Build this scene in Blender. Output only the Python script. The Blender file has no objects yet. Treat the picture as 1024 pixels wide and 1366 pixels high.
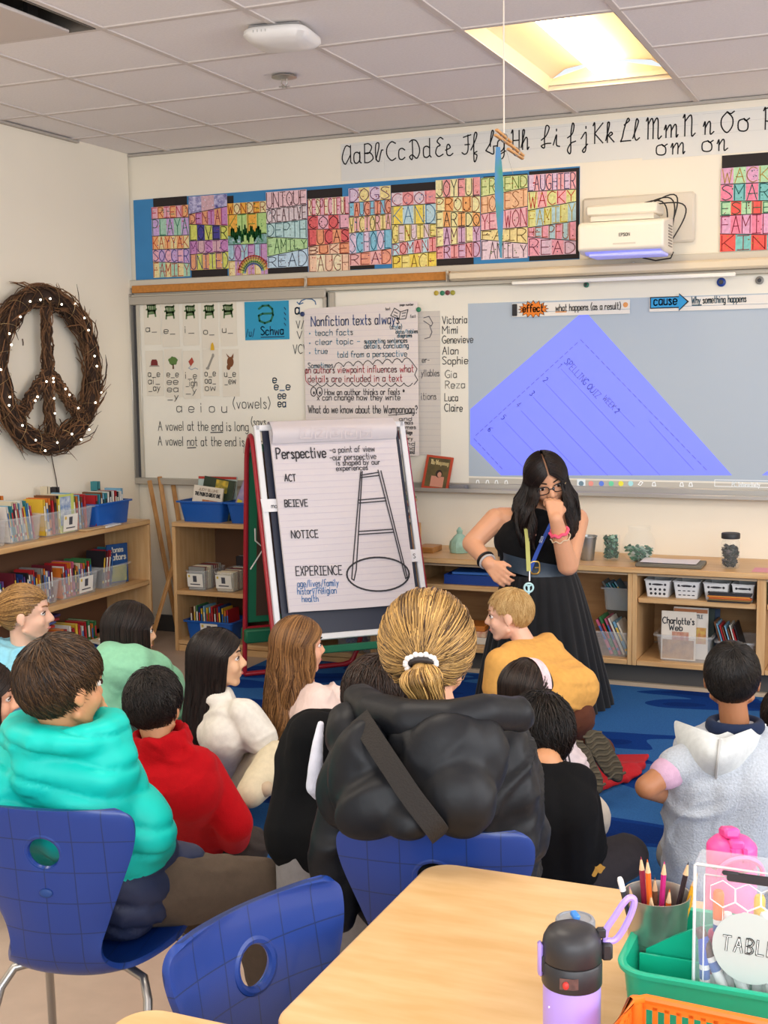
import bpy, bmesh, math, random
import numpy as np
from mathutils import Vector, Matrix

C = bpy.context.scene.collection
SC = bpy.context.scene
random.seed(7)
RNG = np.random.default_rng(11)
A = lambda *p: np.array(p, float)

# ------------------------------------------------------------------ camera
CAM = A(0, 0, 1.556)
YAW, PITCH, ROLL, FPX = math.radians(-23.0387), math.radians(6.285), math.radians(0.7398), 1695.56
FW = A(math.sin(YAW) * math.cos(PITCH), math.cos(YAW) * math.cos(PITCH), -math.sin(PITCH))
_r = A(math.cos(YAW), -math.sin(YAW), 0)
_d = np.cross(FW, _r)
RT = math.cos(ROLL) * _r + math.sin(ROLL) * _d
DN = -math.sin(ROLL) * _r + math.cos(ROLL) * _d
cam_data = bpy.data.cameras.new('camera')
cam = bpy.data.objects.new('camera', cam_data)
C.objects.link(cam)
cam_data.sensor_fit = 'HORIZONTAL'
cam_data.sensor_width = 36
cam_data.lens = 36 * FPX / 1024
cam_data.clip_start = 0.05
mw = Matrix.Identity(4)
for i in range(3):
    mw[i][0], mw[i][1], mw[i][2], mw[i][3] = RT[i], -DN[i], -FW[i], CAM[i]
cam.matrix_world = mw
SC.camera = cam
# horizontal viewing axes, used to say which way people face
HF = A(math.sin(YAW), math.cos(YAW), 0)
HR = A(math.cos(YAW), -math.sin(YAW), 0)
UP = A(0, 0, 1)


def ray(px, py):
    return (px - 512) / FPX * RT + (py - 683) / FPX * DN + FW


def P(px, py, d):            # point at depth d along the optical axis
    return CAM + ray(px, py) * d


def onz(px, py, z):          # point at height z
    r = ray(px, py)
    return CAM + r * ((z - CAM[2]) / r[2])


def ony(px, py, y):          # point on a plane parallel to the front wall
    r = ray(px, py)
    return CAM + r * (y / r[1])


def onx(px, py, x):
    r = ray(px, py)
    return CAM + r * (x / r[0])


# ------------------------------------------------------------------ world, lights, exposure
SC.view_settings.view_transform = 'Standard'
SC.view_settings.look = 'None'
SC.view_settings.exposure = 0.2
SC.view_settings.gamma = 1.0
SC.view_settings.use_curve_mapping = False
SC.cycles.max_bounces = 8
SC.cycles.transparent_max_bounces = 16
SC.cycles.caustics_refractive = False
SC.cycles.caustics_reflective = False
world = bpy.data.worlds.new('daylight')
SC.world = world
world.use_nodes = True
bg = world.node_tree.nodes['Background']
bg.inputs[0].default_value = (0.88, 0.94, 1.0, 1)
bg.inputs[1].default_value = 0.9


def area(name, loc, rot, size, power, color):
    l = bpy.data.lights.new(name, 'AREA')
    l.shape = 'RECTANGLE'
    l.size, l.size_y = size
    l.energy = power
    l.color = color
    o = bpy.data.objects.new(name, l)
    o.location = loc
    o.rotation_euler = rot
    C.objects.link(o)
    return o


CEIL = 2.85
WARM = (1.0, 0.90, 0.76)
# ceiling troffers of the room that lie outside the picture, and the window wall behind the camera
for lx, ly, lp in ((1.65, 5.35, 9), (-1.38, 2.3, 20), (1.65, 2.3, 18), (-3.2, 2.0, 26), (-1.38, -0.4, 12), (1.65, -0.4, 12)):
    area('ceiling_lamp', (lx, ly, CEIL - 0.03), (0, 0, 0), (0.55, 1.1), lp, WARM)
RX_W = 3.35
area('window_light', (1.2, -1.6, 2.0), (math.radians(97), 0, math.radians(18)), (4.5, 1.5), 130, (0.90, 0.95, 1.0))
area('window_light', (RX_W, 2.2, 1.95), (math.radians(97), 0, math.radians(90)), (4.0, 1.5), 112, (0.97, 0.97, 1.0))


# ------------------------------------------------------------------ materials
def lin(h):
    if not isinstance(h, str):
        return tuple(h) + (1,) if len(h) == 3 else tuple(h)
    h = h.lstrip('#')
    o = []
    for i in (0, 2, 4):
        c = int(h[i:i + 2], 16) / 255
        o.append(c / 12.92 if c <= 0.04045 else ((c + 0.055) / 1.055) ** 2.4)
    return tuple(o) + (1,)


_MC = {}


def mat(col, rough=0.55, var=0.0, vs=30, bump=0.0, bs=200, metal=0.0, trans=0.0, alpha=1.0, emit=None, es=0.0,
        sheen=0.0, sss=0.0, coat=0.0, ior=1.45, stretch=None, col2=None, spec=0.5):
    key = (str(col), rough, var, vs, bump, bs, metal, trans, alpha, emit, es, sheen, sss, coat, ior, stretch, col2, spec)
    if key in _MC:
        return _MC[key]
    m = bpy.data.materials.new('surface_%s_%d' % (str(col).strip('#')[:6], len(_MC)))
    m.use_nodes = True
    nt = m.node_tree
    b = nt.nodes['Principled BSDF']
    c = lin(col)
    b.inputs['Base Color'].default_value = c
    b.inputs['Roughness'].default_value = rough
    b.inputs['Metallic'].default_value = metal
    b.inputs['Transmission Weight'].default_value = trans
    b.inputs['Alpha'].default_value = alpha
    b.inputs['IOR'].default_value = ior
    b.inputs['Specular IOR Level'].default_value = spec
    b.inputs['Sheen Weight'].default_value = sheen
    b.inputs['Coat Weight'].default_value = coat
    if sss:
        b.inputs['Subsurface Weight'].default_value = sss
        b.inputs['Subsurface Radius'].default_value = (0.012, 0.005, 0.003)
        b.inputs['Subsurface Scale'].default_value = 0.6
    if emit:
        b.inputs['Emission Color'].default_value = lin(emit)
        b.inputs['Emission Strength'].default_value = es
    if var or bump or col2:
        tc = nt.nodes.new('ShaderNodeTexCoord')
        src = tc.outputs['Object']
        if stretch:
            mp = nt.nodes.new('ShaderNodeMapping')
            mp.inputs['Scale'].default_value = stretch
            nt.links.new(src, mp.inputs[0])
            src = mp.outputs[0]
        if var or col2:
            n = nt.nodes.new('ShaderNodeTexNoise')
            n.inputs['Scale'].default_value = vs
            n.inputs['Detail'].default_value = 4
            nt.links.new(src, n.inputs['Vector'])
            mx = nt.nodes.new('ShaderNodeMix')
            mx.data_type = 'RGBA'
            rp = nt.nodes.new('ShaderNodeMapRange')
            rp.inputs[1].default_value, rp.inputs[2].default_value = 0.3, 0.7
            nt.links.new(n.outputs['Fac'], rp.inputs[0])
            nt.links.new(rp.outputs[0], mx.inputs[0])
            if col2:
                c0, c1 = c, lin(col2)
            else:
                c0 = tuple(min(1, x * (1 + var)) for x in c[:3]) + (1,)
                c1 = tuple(x * (1 - var) for x in c[:3]) + (1,)
            mx.inputs[6].default_value, mx.inputs[7].default_value = c0, c1
            nt.links.new(mx.outputs[2], b.inputs['Base Color'])
        if bump:
            n2 = nt.nodes.new('ShaderNodeTexNoise')
            n2.inputs['Scale'].default_value = bs
            n2.inputs['Detail'].default_value = 3
            nt.links.new(src, n2.inputs['Vector'])
            bp = nt.nodes.new('ShaderNodeBump')
            bp.inputs['Strength'].default_value = bump
            bp.inputs['Distance'].default_value = 0.004
            nt.links.new(n2.outputs['Fac'], bp.inputs['Height'])
            nt.links.new(bp.outputs[0], b.inputs['Normal'])
    _MC[key] = m
    return m


def wood(c1, c2, axis='x', rough=0.38):
    st = {'x': (1.2, 14, 14), 'y': (14, 1.2, 14), 'z': (14, 14, 1.2)}[axis]
    return mat(c1, rough, col2=c2, vs=3.0, stretch=st, bump=0.03, bs=4)


def fabric(c, var=0.06, bump=0.25, bs=350, sheen=0.04, rough=0.9):
    return mat(c, rough, var=var, vs=60, bump=bump, bs=bs, sheen=sheen, spec=0.2)


def plastic(c, rough=0.35, coat=0.1):
    return mat(c, rough, var=0.03, vs=20, coat=coat)


def clear(c='#f2f6f8', alpha=0.28, rough=0.12):
    return mat(c, rough, alpha=alpha, var=0.02, vs=8)


def tint_mat(c1, c2, rough=0.38):          # hair: strands vary by their own 'tint' attribute
    key = ('tint', c1, c2, rough)
    if key in _MC:
        return _MC[key]
    m = bpy.data.materials.new('hair_' + c1.strip('#'))
    m.use_nodes = True
    nt = m.node_tree
    b = nt.nodes['Principled BSDF']
    at = nt.nodes.new('ShaderNodeAttribute')
    at.attribute_name = 'tint'
    mx = nt.nodes.new('ShaderNodeMix')
    mx.data_type = 'RGBA'
    mx.inputs[6].default_value, mx.inputs[7].default_value = lin(c1), lin(c2)
    nt.links.new(at.outputs['Fac'], mx.inputs[0])
    nt.links.new(mx.outputs[2], b.inputs['Base Color'])
    b.inputs['Roughness'].default_value = rough
    b.inputs['Specular IOR Level'].default_value = 0.35
    _MC[key] = m
    return m


# ------------------------------------------------------------------ mesh helpers
def unit(v):
    v = np.asarray(v, float)
    return v / (np.linalg.norm(v) + 1e-12)


def frame(z, hint=None):
    z = unit(z)
    h = A(0, 0, 1) if hint is None else np.asarray(hint, float)
    if abs(np.dot(h, z)) > 0.97:
        h = A(1, 0, 0) if abs(z[0]) < 0.9 else A(0, 1, 0)
    x = unit(np.cross(h, z))
    return np.stack([x, np.cross(z, x), z], 1)


def rotz(a):
    c, s = math.cos(a), math.sin(a)
    return np.array([[c, -s, 0], [s, c, 0], [0, 0, 1.0]])


def rotx(a):
    c, s = math.cos(a), math.sin(a)
    return np.array([[1, 0, 0], [0, c, -s], [0, s, c]])


def roty(a):
    c, s = math.cos(a), math.sin(a)
    return np.array([[c, 0, s], [0, 1, 0], [-s, 0, c]])


class G:
    """collects shapes into one mesh; every face may carry a material slot"""

    def __init__(s):
        s.v, s.f, s.m, s.n, s.slot = [], [], [], 0, 0

    def add(s, vs, fs):
        vs = np.asarray(vs, float).reshape(-1, 3)
        b = s.n
        s.v.append(vs)
        s.f += [tuple(int(i) + b for i in f) for f in fs]
        s.m += [s.slot] * len(fs)
        s.n += len(vs)
        return s

    def box(s, c, size, R=None, bev=0.0):
        hx, hy, hz = [k / 2 for k in size]
        R = np.eye(3) if R is None else R
        c = np.asarray(c, float)
        b = min(bev, hx * 0.9, hy * 0.9, hz * 0.9)
        if b <= 0:
            v = [(x * hx, y * hy, z * hz) for x in (-1, 1) for y in (-1, 1) for z in (-1, 1)]
            f = [(0, 1, 3, 2), (4, 6, 7, 5), (0, 4, 5, 1), (2, 3, 7, 6), (0, 2, 6, 4), (1, 5, 7, 3)]
            return s.add(np.array(v) @ R.T + c, f)
        v, ix = [], {}
        for sx in (-1, 1):
            for sy in (-1, 1):
                for sz in (-1, 1):
                    for k in range(3):
                        p = [sx * (hx - b), sy * (hy - b), sz * (hz - b)]
                        p[k] += (sx, sy, sz)[k] * b
                        ix[(sx, sy, sz, k)] = len(v)
                        v.append(p)
        f = []
        for k in range(3):
            o = [i for i in range(3) if i != k]
            for sg in (-1, 1):
                q = []
                for a, bb in ((-1, -1), (1, -1), (1, 1), (-1, 1)):
                    t = [0, 0, 0]
                    t[k], t[o[0]], t[o[1]] = sg, a, bb
                    q.append(ix[(*t, k)])
                f.append(tuple(q))
            for a in (-1, 1):
                for bb in (-1, 1):
                    t1 = [0, 0, 0]
                    t1[o[0]], t1[o[1]] = a, bb
                    t2 = list(t1)
                    t1[k], t2[k] = -1, 1
                    f.append((ix[(*t1, o[0])], ix[(*t2, o[0])], ix[(*t2, o[1])], ix[(*t1, o[1])]))
        for sx in (-1, 1):
            for sy in (-1, 1):
                for sz in (-1, 1):
                    f.append(tuple(ix[(sx, sy, sz, k)] for k in range(3)))
        return s.add(np.array(v) @ R.T + c, f)

    def tube(s, pts, r, n=8, closed=False, caps=True, flat=1.0, hint=None):
        pts = np.asarray(pts, float)
        k = len(pts)
        r = np.full(k, r) if np.isscalar(r) else np.asarray(r, float)
        t = np.zeros_like(pts)
        t[1:-1] = pts[2:] - pts[:-2]
        t[0], t[-1] = pts[1] - pts[0], pts[-1] - pts[-2]
        if closed:
            t[0] = t[-1] = pts[1] - pts[-1] if not np.allclose(pts[0], pts[-1]) else pts[1] - pts[-2]
        F = frame(t[0], hint)
        x = F[:, 0]
        vs = []
        an = np.arange(n) * 2 * math.pi / n
        for i in range(k):
            z = unit(t[i])
            x = unit(x - z * np.dot(x, z))
            y = np.cross(z, x)
            vs.append(pts[i] + r[i] * (np.cos(an)[:, None] * x + flat * np.sin(an)[:, None] * y))
        vs = np.concatenate(vs)
        f = []
        for i in range(k - 1 + (1 if closed else 0)):
            a, b = i * n, ((i + 1) % k) * n
            for j in range(n):
                f.append((a + j, a + (j + 1) % n, b + (j + 1) % n, b + j))
        if caps and not closed:
            f.append(tuple(range(n - 1, -1, -1)))
            f.append(tuple((k - 1) * n + j for j in range(n)))
        return s.add(vs, f)

    def lathe(s, prof, c=(0, 0, 0), n=24, R=None, sx=1, sy=1):
        R = np.eye(3) if R is None else R
        an = np.arange(n) * 2 * math.pi / n
        vs = []
        for r, z in prof:
            vs.append(np.stack([r * sx * np.cos(an), r * sy * np.sin(an), np.full(n, z)], 1))
        vs = np.concatenate(vs) @ R.T + np.asarray(c, float)
        f = []
        for i in range(len(prof) - 1):
            for j in range(n):
                f.append((i * n + j, i * n + (j + 1) % n, (i + 1) * n + (j + 1) % n, (i + 1) * n + j))
        if prof[0][0] > 1e-6:
            f.append(tuple(range(n - 1, -1, -1)))
        if prof[-1][0] > 1e-6:
            f.append(tuple((len(prof) - 1) * n + j for j in range(n)))
        return s.add(vs, f)

    def ell(s, c, r, R=None, n=16, m=10):
        R = np.eye(3) if R is None else R
        vs = [(0, 0, -1)]
        for i in range(1, m):
            a = -math.pi / 2 + math.pi * i / m
            for j in range(n):
                b = 2 * math.pi * j / n
                vs.append((math.cos(a) * math.cos(b), math.cos(a) * math.sin(b), math.sin(a)))
        vs.append((0, 0, 1))
        f = [(0, 1 + (j + 1) % n, 1 + j) for j in range(n)]
        for i in range(m - 2):
            for j in range(n):
                a, b = 1 + i * n, 1 + (i + 1) * n
                f.append((a + j, a + (j + 1) % n, b + (j + 1) % n, b + j))
        l = len(vs) - 1
        f += [(l, l - n + j, l - n + (j + 1) % n) for j in range(n)]
        rr = np.array([r, r, r] if np.isscalar(r) else r, float)
        return s.add((np.array(vs) * rr) @ R.T + np.asarray(c, float), f)

    def cap(s, p0, r0, p1, r1, n=14):
        p0, p1 = np.asarray(p0, float), np.asarray(p1, float)
        L = np.linalg.norm(p1 - p0)
        if L < 1e-5:
            return s.ell(p0, max(r0, r1))
        R = frame(p1 - p0)
        pr = [(0.0, -r0)]
        pr += [(r0 * math.sin(a), -r0 * math.cos(a)) for a in (0.5, 1.0, 1.45)]
        pr += [(r1 * math.sin(a), L - r1 * math.cos(a)) for a in (1.7, 2.15, 2.65)]
        pr += [(0.0, L + r1)]
        return s.lathe(pr, p0, n, R)

    def poly(s, pts):
        return s.add(pts, [tuple(range(len(pts)))])

    def prism(s, pts, d):
        pts = np.asarray(pts, float)
        d = np.asarray(d, float)
        k = len(pts)
        f = [tuple(range(k)), tuple(range(2 * k - 1, k - 1, -1))]
        f += [(i, k + i, k + (i + 1) % k, (i + 1) % k) for i in range(k)]
        return s.add(np.concatenate([pts, pts + d]), f)

    def sheet(s, grid, wrap=False):
        g = np.asarray(grid, float)
        a, b = g.shape[:2]
        f = []
        for i in range(a - 1):
            for j in range(b if wrap else b - 1):
                f.append((i * b + j, i * b + (j + 1) % b, (i + 1) * b + (j + 1) % b, (i + 1) * b + j))
        return s.add(g.reshape(-1, 3), f)

    def mesh(s, name, mats, smooth=None):
        me = bpy.data.meshes.new(name)
        v = np.concatenate(s.v) if s.v else np.zeros((0, 3))
        me.from_pydata(v.tolist(), [], s.f)
        for m in (mats if isinstance(mats, (list, tuple)) else [mats]):
            me.materials.append(m)
        me.polygons.foreach_set('material_index', s.m)
        fix_normals(me)
        if smooth is not None:
            me.polygons.foreach_set('use_smooth', [True] * len(me.polygons))
            if smooth < 180:
                me.set_sharp_from_angle(angle=math.radians(smooth))
        me.update()
        return me


def fix_normals(me):
    bm = bmesh.new()
    bm.from_mesh(me)
    bmesh.ops.recalc_face_normals(bm, faces=bm.faces)
    bm.to_mesh(me)
    bm.free()


def thing(name, loc, label, cat, group=None, rot=0.0):
    o = bpy.data.objects.new(name, None)
    o.empty_display_size = 0.05
    C.objects.link(o)
    o.location = tuple(loc)
    o.rotation_euler = (0, 0, rot)
    return tag(o, label, cat, group)


def tag(o, label, cat, group=None):
    o['label'] = label
    o['category'] = cat
    if group:
        o['group'] = group
    return o


def link(name, me, parent=None, world=True):
    """links a mesh; vertices given in world space are moved into the (unrotated) parent's space"""
    o = bpy.data.objects.new(name, me)
    C.objects.link(o)
    if parent is not None:
        if world:
            off = Vector((0, 0, 0))
            p = parent
            while p is not None:
                off += p.location
                p = p.parent
            me.transform(Matrix.Translation(-off))
        o.parent = parent
    return o


def part(name, g, m, parent, smooth=40, world=True, label=None):
    o = link(name, g.mesh(name, m, smooth), parent, world)
    if label:
        o['label'] = label
    return o


def solo(name, g, m, label, cat, group=None, smooth=40, origin=None):
    me = g.mesh(name, m, smooth)
    if origin is None:
        v = np.concatenate(g.v)
        origin = A(v[:, 0].mean(), v[:, 1].mean(), v[:, 2].min())
    me.transform(Matrix.Translation(Vector([-float(x) for x in origin])))
    o = bpy.data.objects.new(name, me)
    C.objects.link(o)
    o.location = [float(x) for x in origin]
    return tag(o, label, cat, group)


def struct(name, g, m, smooth=40):
    o = link(name, g.mesh(name, m, smooth))
    o['kind'] = 'structure'
    return o


def copy_tree(o, parent=None):
    c = o.copy()
    C.objects.link(c)
    if parent is not None:
        c.parent = parent
    for ch in [x for x in C.objects if x.parent == o and x != c]:
        copy_tree(ch, c)
    return c


# ------------------------------------------------------------------ continuous surfaces (voxel skin over rough volumes)
def blob(g, vox=0.008, sm=4, sf=0.5):
    me = bpy.data.meshes.new('tmp')
    me.from_pydata(np.concatenate(g.v).tolist(), [], g.f)
    fix_normals(me)
    o = bpy.data.objects.new('tmp', me)
    C.objects.link(o)
    r = o.modifiers.new('r', 'REMESH')
    r.mode = 'VOXEL'
    r.voxel_size = vox
    if sm:
        s_ = o.modifiers.new('s', 'SMOOTH')
        s_.iterations = sm
        s_.factor = sf
    dg = bpy.context.evaluated_depsgraph_get()
    e = bpy.data.meshes.new_from_object(o.evaluated_get(dg), depsgraph=dg)
    bpy.data.objects.remove(o)
    bpy.data.meshes.remove(me)
    return e


def vget(me):
    a = np.zeros(len(me.vertices) * 3)
    me.vertices.foreach_get('co', a)
    n = np.zeros(len(me.vertices) * 3)
    me.vertices.foreach_get('normal', n)
    return a.reshape(-1, 3), n.reshape(-1, 3)


def vset(me, v):
    me.vertices.foreach_set('co', np.asarray(v, float).ravel())
    me.update()


def sines(v, freq, seed, k=7):
    r = np.random.default_rng(seed)
    o = np.zeros(len(v))
    for i in range(k):
        d = unit(r.normal(size=3)) * freq * r.uniform(0.6, 1.5)
        o += np.sin(v @ d + r.uniform(0, 6.3))
    return o / math.sqrt(k)


def folds(me, amp, freq, seed, axis=None):
    """cloth creases: ridged waves pushed along the normals"""
    v, n = vget(me)
    w = v * np.asarray(axis if axis is not None else (.75, .75, 1.15))
    w = w + 0.03 * np.stack([sines(v, 14, seed + 1), sines(v, 14, seed + 2), sines(v, 14, seed + 3)], 1)
    s = sines(w, freq, seed)
    env = np.clip(0.5 + 0.7 * sines(v, 11, seed + 5), .05, 1.2)
    s2 = sines(w * 1.9, freq, seed + 7)
    d = amp * env * (1.3 * np.exp(-(s * 3.0) ** 2) + .45 * np.exp(-(s2 * 3) ** 2) - 0.5)
    vset(me, v + n * d[:, None])


def skin_part(name, g, m, parent, vox=0.008, sm=4, fold=None, fn=None, label=None, world=True):
    me = blob(g, vox, sm)
    if fn:
        fn(me)
    if fold:
        folds(me, *fold)
    for x in (m if isinstance(m, (list, tuple)) else [m]):
        me.materials.append(x)
    me.polygons.foreach_set('use_smooth', [True] * len(me.polygons))
    o = link(name, me, parent, world)
    if label:
        o['label'] = label
    return o


# ------------------------------------------------------------------ handwriting: a single-stroke alphabet
FONT = {
 'a': (4, "~45 26 05 01 20 42|46 40"), 'b': (4, "0a 00|~05 26 45 41 20 01"), 'c': (4, "~45 26 05 01 20 41"),
 'd': (4, "4a 40|~45 26 05 01 20 41"), 'e': (4, "~03 43 45 26 05 01 20 41"), 'f': (3, "~4a 2a 18 14 10|06 36"),
 'g': (4, "~45 26 05 01 20 41|~46 4z 2x 0y"), 'h': (4, "0a 00|~04 26 45 40"), 'i': (1, "06 00|08 09"),
 'j': (2, "~26 2z 1x 0y|28 29"), 'k': (4, "0a 00|46 02|13 40"), 'l': (1, "0a 00"), 'm': (6, "06 00|~04 26 35 30|~34 56 65 60"),
 'n': (4, "06 00|~04 26 45 40"), 'o': (4, "~26 05 01 20 41 45 26"), 'p': (4, "06 0x|~05 26 45 41 20 01"),
 'q': (4, "~45 26 05 01 20 41|46 4x"), 'r': (3, "06 00|~04 26 35"), 's': (3, "~35 16 05 23 31 10 01"),
 't': (3, "1a 11 20 30|06 36"), 'u': (4, "~06 01 20 41|46 40"), 'v': (4, "06 20 46"), 'w': (6, "06 10 35 50 66"),
 'x': (4, "06 40|46 00"), 'y': (4, "06 20|46 0x"), 'z': (4, "06 46 00 40"),
 'A': (6, "00 3a 60|14 54"), 'B': (5, "0a 00|~0a 3a 58 35 05|~05 35 52 30 00"), 'C': (6, "~69 3a 07 03 30 61"),
 'D': (6, "0a 00|~0a 3a 67 63 30 00"), 'E': (5, "5a 0a 00 50|05 45"), 'F': (5, "5a 0a 00|05 45"),
 'G': (6, "~69 3a 07 03 30 61|61 64 34"), 'H': (6, "0a 00|6a 60|05 65"), 'I': (4, "0a 4a|2a 20|00 40"), 'J': (4, "~4a 42 20 02"),
 'K': (5, "0a 00|5a 04|15 50"), 'L': (5, "0a 00 50"), 'M': (7, "00 0a 34 7a 70"), 'N': (6, "00 0a 60 6a"),
 'O': (6, "~3a 07 03 30 63 67 3a"), 'P': (5, "0a 00|~0a 3a 58 35 05"), 'Q': (6, "~3a 07 03 30 63 67 3a|42 60"),
 'R': (5, "0a 00|~0a 3a 58 35 05|25 50"), 'S': (5, "~59 2a 08 35 52 20 01"), 'T': (6, "0a 6a|3a 30"),
 'U': (6, "~0a 02 30 62 6a"), 'V': (6, "0a 30 6a"), 'W': (8, "0a 20 47 60 8a"), 'X': (5, "0a 50|5a 00"),
 'Y': (6, "0a 35 6a|35 30"), 'Z': (5, "0a 5a 00 50"), '-': (4, "04 44"), '/': (4, "0z 4a"), '(': (2, "~2b 05 2z"),
 ')': (2, "~0b 25 0z"), '?': (4, "~08 2a 47 25 24|21 20"), '_': (5, "0z 5z"), '*': (4, "18 34|38 14|06 46"), '.': (1, "00 01"),
 ',': (1, "11 0y"), "'": (1, "0a 08"), ':': (1, "01 02|05 06"), '1': (3, "08 2a 20"), '2': (4, "~08 2a 47 23 00|00 40"),
 '3': (4, "~09 2a 48 25 42 20 01"), '4': (5, "30 3a 03 53"), '5': (4, "4a 0a 06|~06 36 43 20 00"), '6': (4, "~4a 06 02 20 42 25 03"),
 '7': (4, "0a 4a 10"), '8': (4, "~25 08 2a 48 25 02 20 42 25"), '9': (4, "~47 25 07 2a 47 20"), '0': (4, "~2a 07 03 20 43 47 2a"),
 '@': (6, "~15 36 55 52 30 12 15"), '!': (1, "0a 03|00 01"), '~': (5, "~03 15 33 55"),
}
# looped school cursive for the wall alphabet
CURS = {
 'A': (7, "~69 3a 17 03 20 42 65|6a 61 70"), 'a': (5, "~45 26 05 01 20 42 46|~46 41 50"),
 'B': (6, "0a 00|~0a 3a 58 35 05|~05 45 62 30 00"), 'b': (5, "~01 27 2a 09 02 20 33 46|46 56"),
 'C': (6, "~69 3a 07 03 30 61"), 'c': (4, "~45 26 05 01 20 41"),
 'D': (7, "~2a 20 01 22 50 74 59 2a 09"), 'd': (5, "~45 26 05 01 20 41|4a 41 50"),
 'E': (5, "~59 3a 18 36 15 02 20 51"), 'e': (5, "~03 34 35 26 15 11 30 51"),
 'F': (6, "~19 6a|~4a 42 20 01|25 55"), 'f': (5, "~02 37 4a 3b 28 2x 3w 4z 20 41"),
 'G': (7, "~01 35 5a 4b 36 33|~53 5z 20 01|53 73"), 'g': (5, "~45 26 05 01 20 42 46|~46 4y 2w 1y 50"),
 'H': (7, "~09 1a 10|5a 50|15 55"), 'h': (5, "~01 28 2a 19 10|~13 36 45 40 51"),
 'I': (6, "~04 36 5a 3b 25 20 01 32 62"), 'i': (4, "~01 26 21 40|28 29"),
 'J': (6, "~04 36 4a 3b 25 2x 1w 0y 21 52"), 'j': (5, "~03 36 3y 2w 1x 40|38 39"),
 'K': (7, "~09 1a 10|6a 15|15 60"), 'k': (6, "~01 28 2a 19 10|~13 35 44 23|23 50"),
 'L': (6, "~28 5a 4b 26 12 00 10 60"), 'l': (4, "~01 38 3a 2a 13 20 41"),
 'M': (9, "~09 1a 10|~17 3a 48 40|~47 6a 78 70 91"), 'm': (8, "~04 16 10|~13 36 45 40|~43 66 75 70 81"),
 'N': (7, "~09 1a 10|~17 4a 58 50 71"), 'n': (6, "~04 16 10|~13 36 45 40 61"),
 'O': (8, "~4a 17 13 40 73 77 4a 69 8a"), 'o': (6, "~36 05 01 30 51 54 36 45 66"),
 'P': (6, "~09 1a 10|~1a 4a 67 44 14"),
}
_YC = {'z': -1, 'y': -2, 'x': -3, 'w': -4, 'a': 10, 'b': 11}


def glyph(ch, font):
    w, s = font.get(ch, (3, ""))
    out = []
    for st in s.split('|'):
        if not st:
            continue
        sm = st[0] == '~'
        pts = [(int(t[0]), _YC.get(t[1], None) if t[1] in _YC else int(t[1])) for t in st.lstrip('~').split()]
        pts = np.array(pts, float)
        if sm and len(pts) > 2:
            q = np.concatenate([[2 * pts[0] - pts[1]], pts, [2 * pts[-1] - pts[-2]]])
            o = []
            for i in range(1, len(q) - 2):
                for t in (0, 0.25, 0.5, 0.75):
                    a, b, c, d = q[i - 1], q[i], q[i + 1], q[i + 2]
                    o.append(0.5 * (2 * b + (c - a) * t + (2 * a - 5 * b + 4 * c - d) * t * t + (3 * b - a - 3 * c + d) * t ** 3))
            o.append(pts[-1])
            pts = np.array(o)
        out.append(pts)
    return w, out


def stroke(g, pts, w, nrm):
    """a flat marker line lying in a plane with normal nrm"""
    pts = np.asarray(pts, float)
    for i in range(len(pts) - 1):
        d = pts[i + 1] - pts[i]
        L = np.linalg.norm(d)
        if L < 1e-7:
            continue
        d = d / L
        sd = np.cross(nrm, d) * w / 2
        e = d * w * 0.35
        g.add([pts[i] - e - sd, pts[i + 1] + e - sd, pts[i + 1] + e + sd, pts[i] - e + sd], [(0, 1, 2, 3)])


def text_len(t, font=FONT, gap=2.2, space=4):
    return sum(space if c == ' ' else font.get(c, (3, ''))[0] + gap for c in t)


def write(g, t, o, u, v, h, w=0.006, width=None, font=FONT, jit=0.12, gap=2.2, space=4, slant=0.0, lift=0.0):
    """t written from o along u, capitals h tall along v; width stretches the line to fit"""
    u, v = unit(u), unit(v)
    n = np.cross(u, v)
    o = np.asarray(o, float) + n * lift
    k = h / 10
    kx = k if width is None else width / max(1, text_len(t, font, gap, space))
    x = 0
    for ch in t:
        if ch == ' ':
            x += space
            continue
        gw, ss = glyph(ch, font)
        jx, jy = random.uniform(-jit, jit), random.uniform(-jit, jit) * 2
        for s_ in ss:
            stroke(g, [o + u * ((p[0] + x + jx + slant * p[1]) * kx) + v * ((p[1] + jy) * k) for p in s_], w, n)
        x += gw + gap
    return g


ORD = ['first', 'second', 'third', 'fourth', 'fifth', 'sixth', 'seventh', 'eighth', 'ninth', 'tenth', 'eleventh', 'twelfth',
       'thirteenth', 'fourteenth', 'fifteenth', 'sixteenth', 'seventeenth', 'eighteenth']
# ================================================================== THE ROOM
FY, LX, RX = 6.52, -4.38, 3.4          # front wall, left wall, right wall
wall_m = mat('#f3ead8', 0.85, var=0.015, vs=2.0, bump=0.05, bs=400)
struct('wall_front', G().box((-0.49, FY + 0.06, 1.45), (8.0, 0.12, 3.1)), wall_m)
struct('wall_left', G().box((LX - 0.06, 2.2, 1.45), (0.12, 8.6, 3.1)), wall_m)
struct('wall_right', G().box((RX + 0.06, 5.5, 1.45), (0.12, 2.2, 3.1)), wall_m)
struct('floor', G().box((-0.49, 2.1, -0.05), (8.0, 9.0, 0.1)), mat('#b9a493', 0.45, var=0.05, vs=14, bump=0.02, bs=60))
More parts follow.
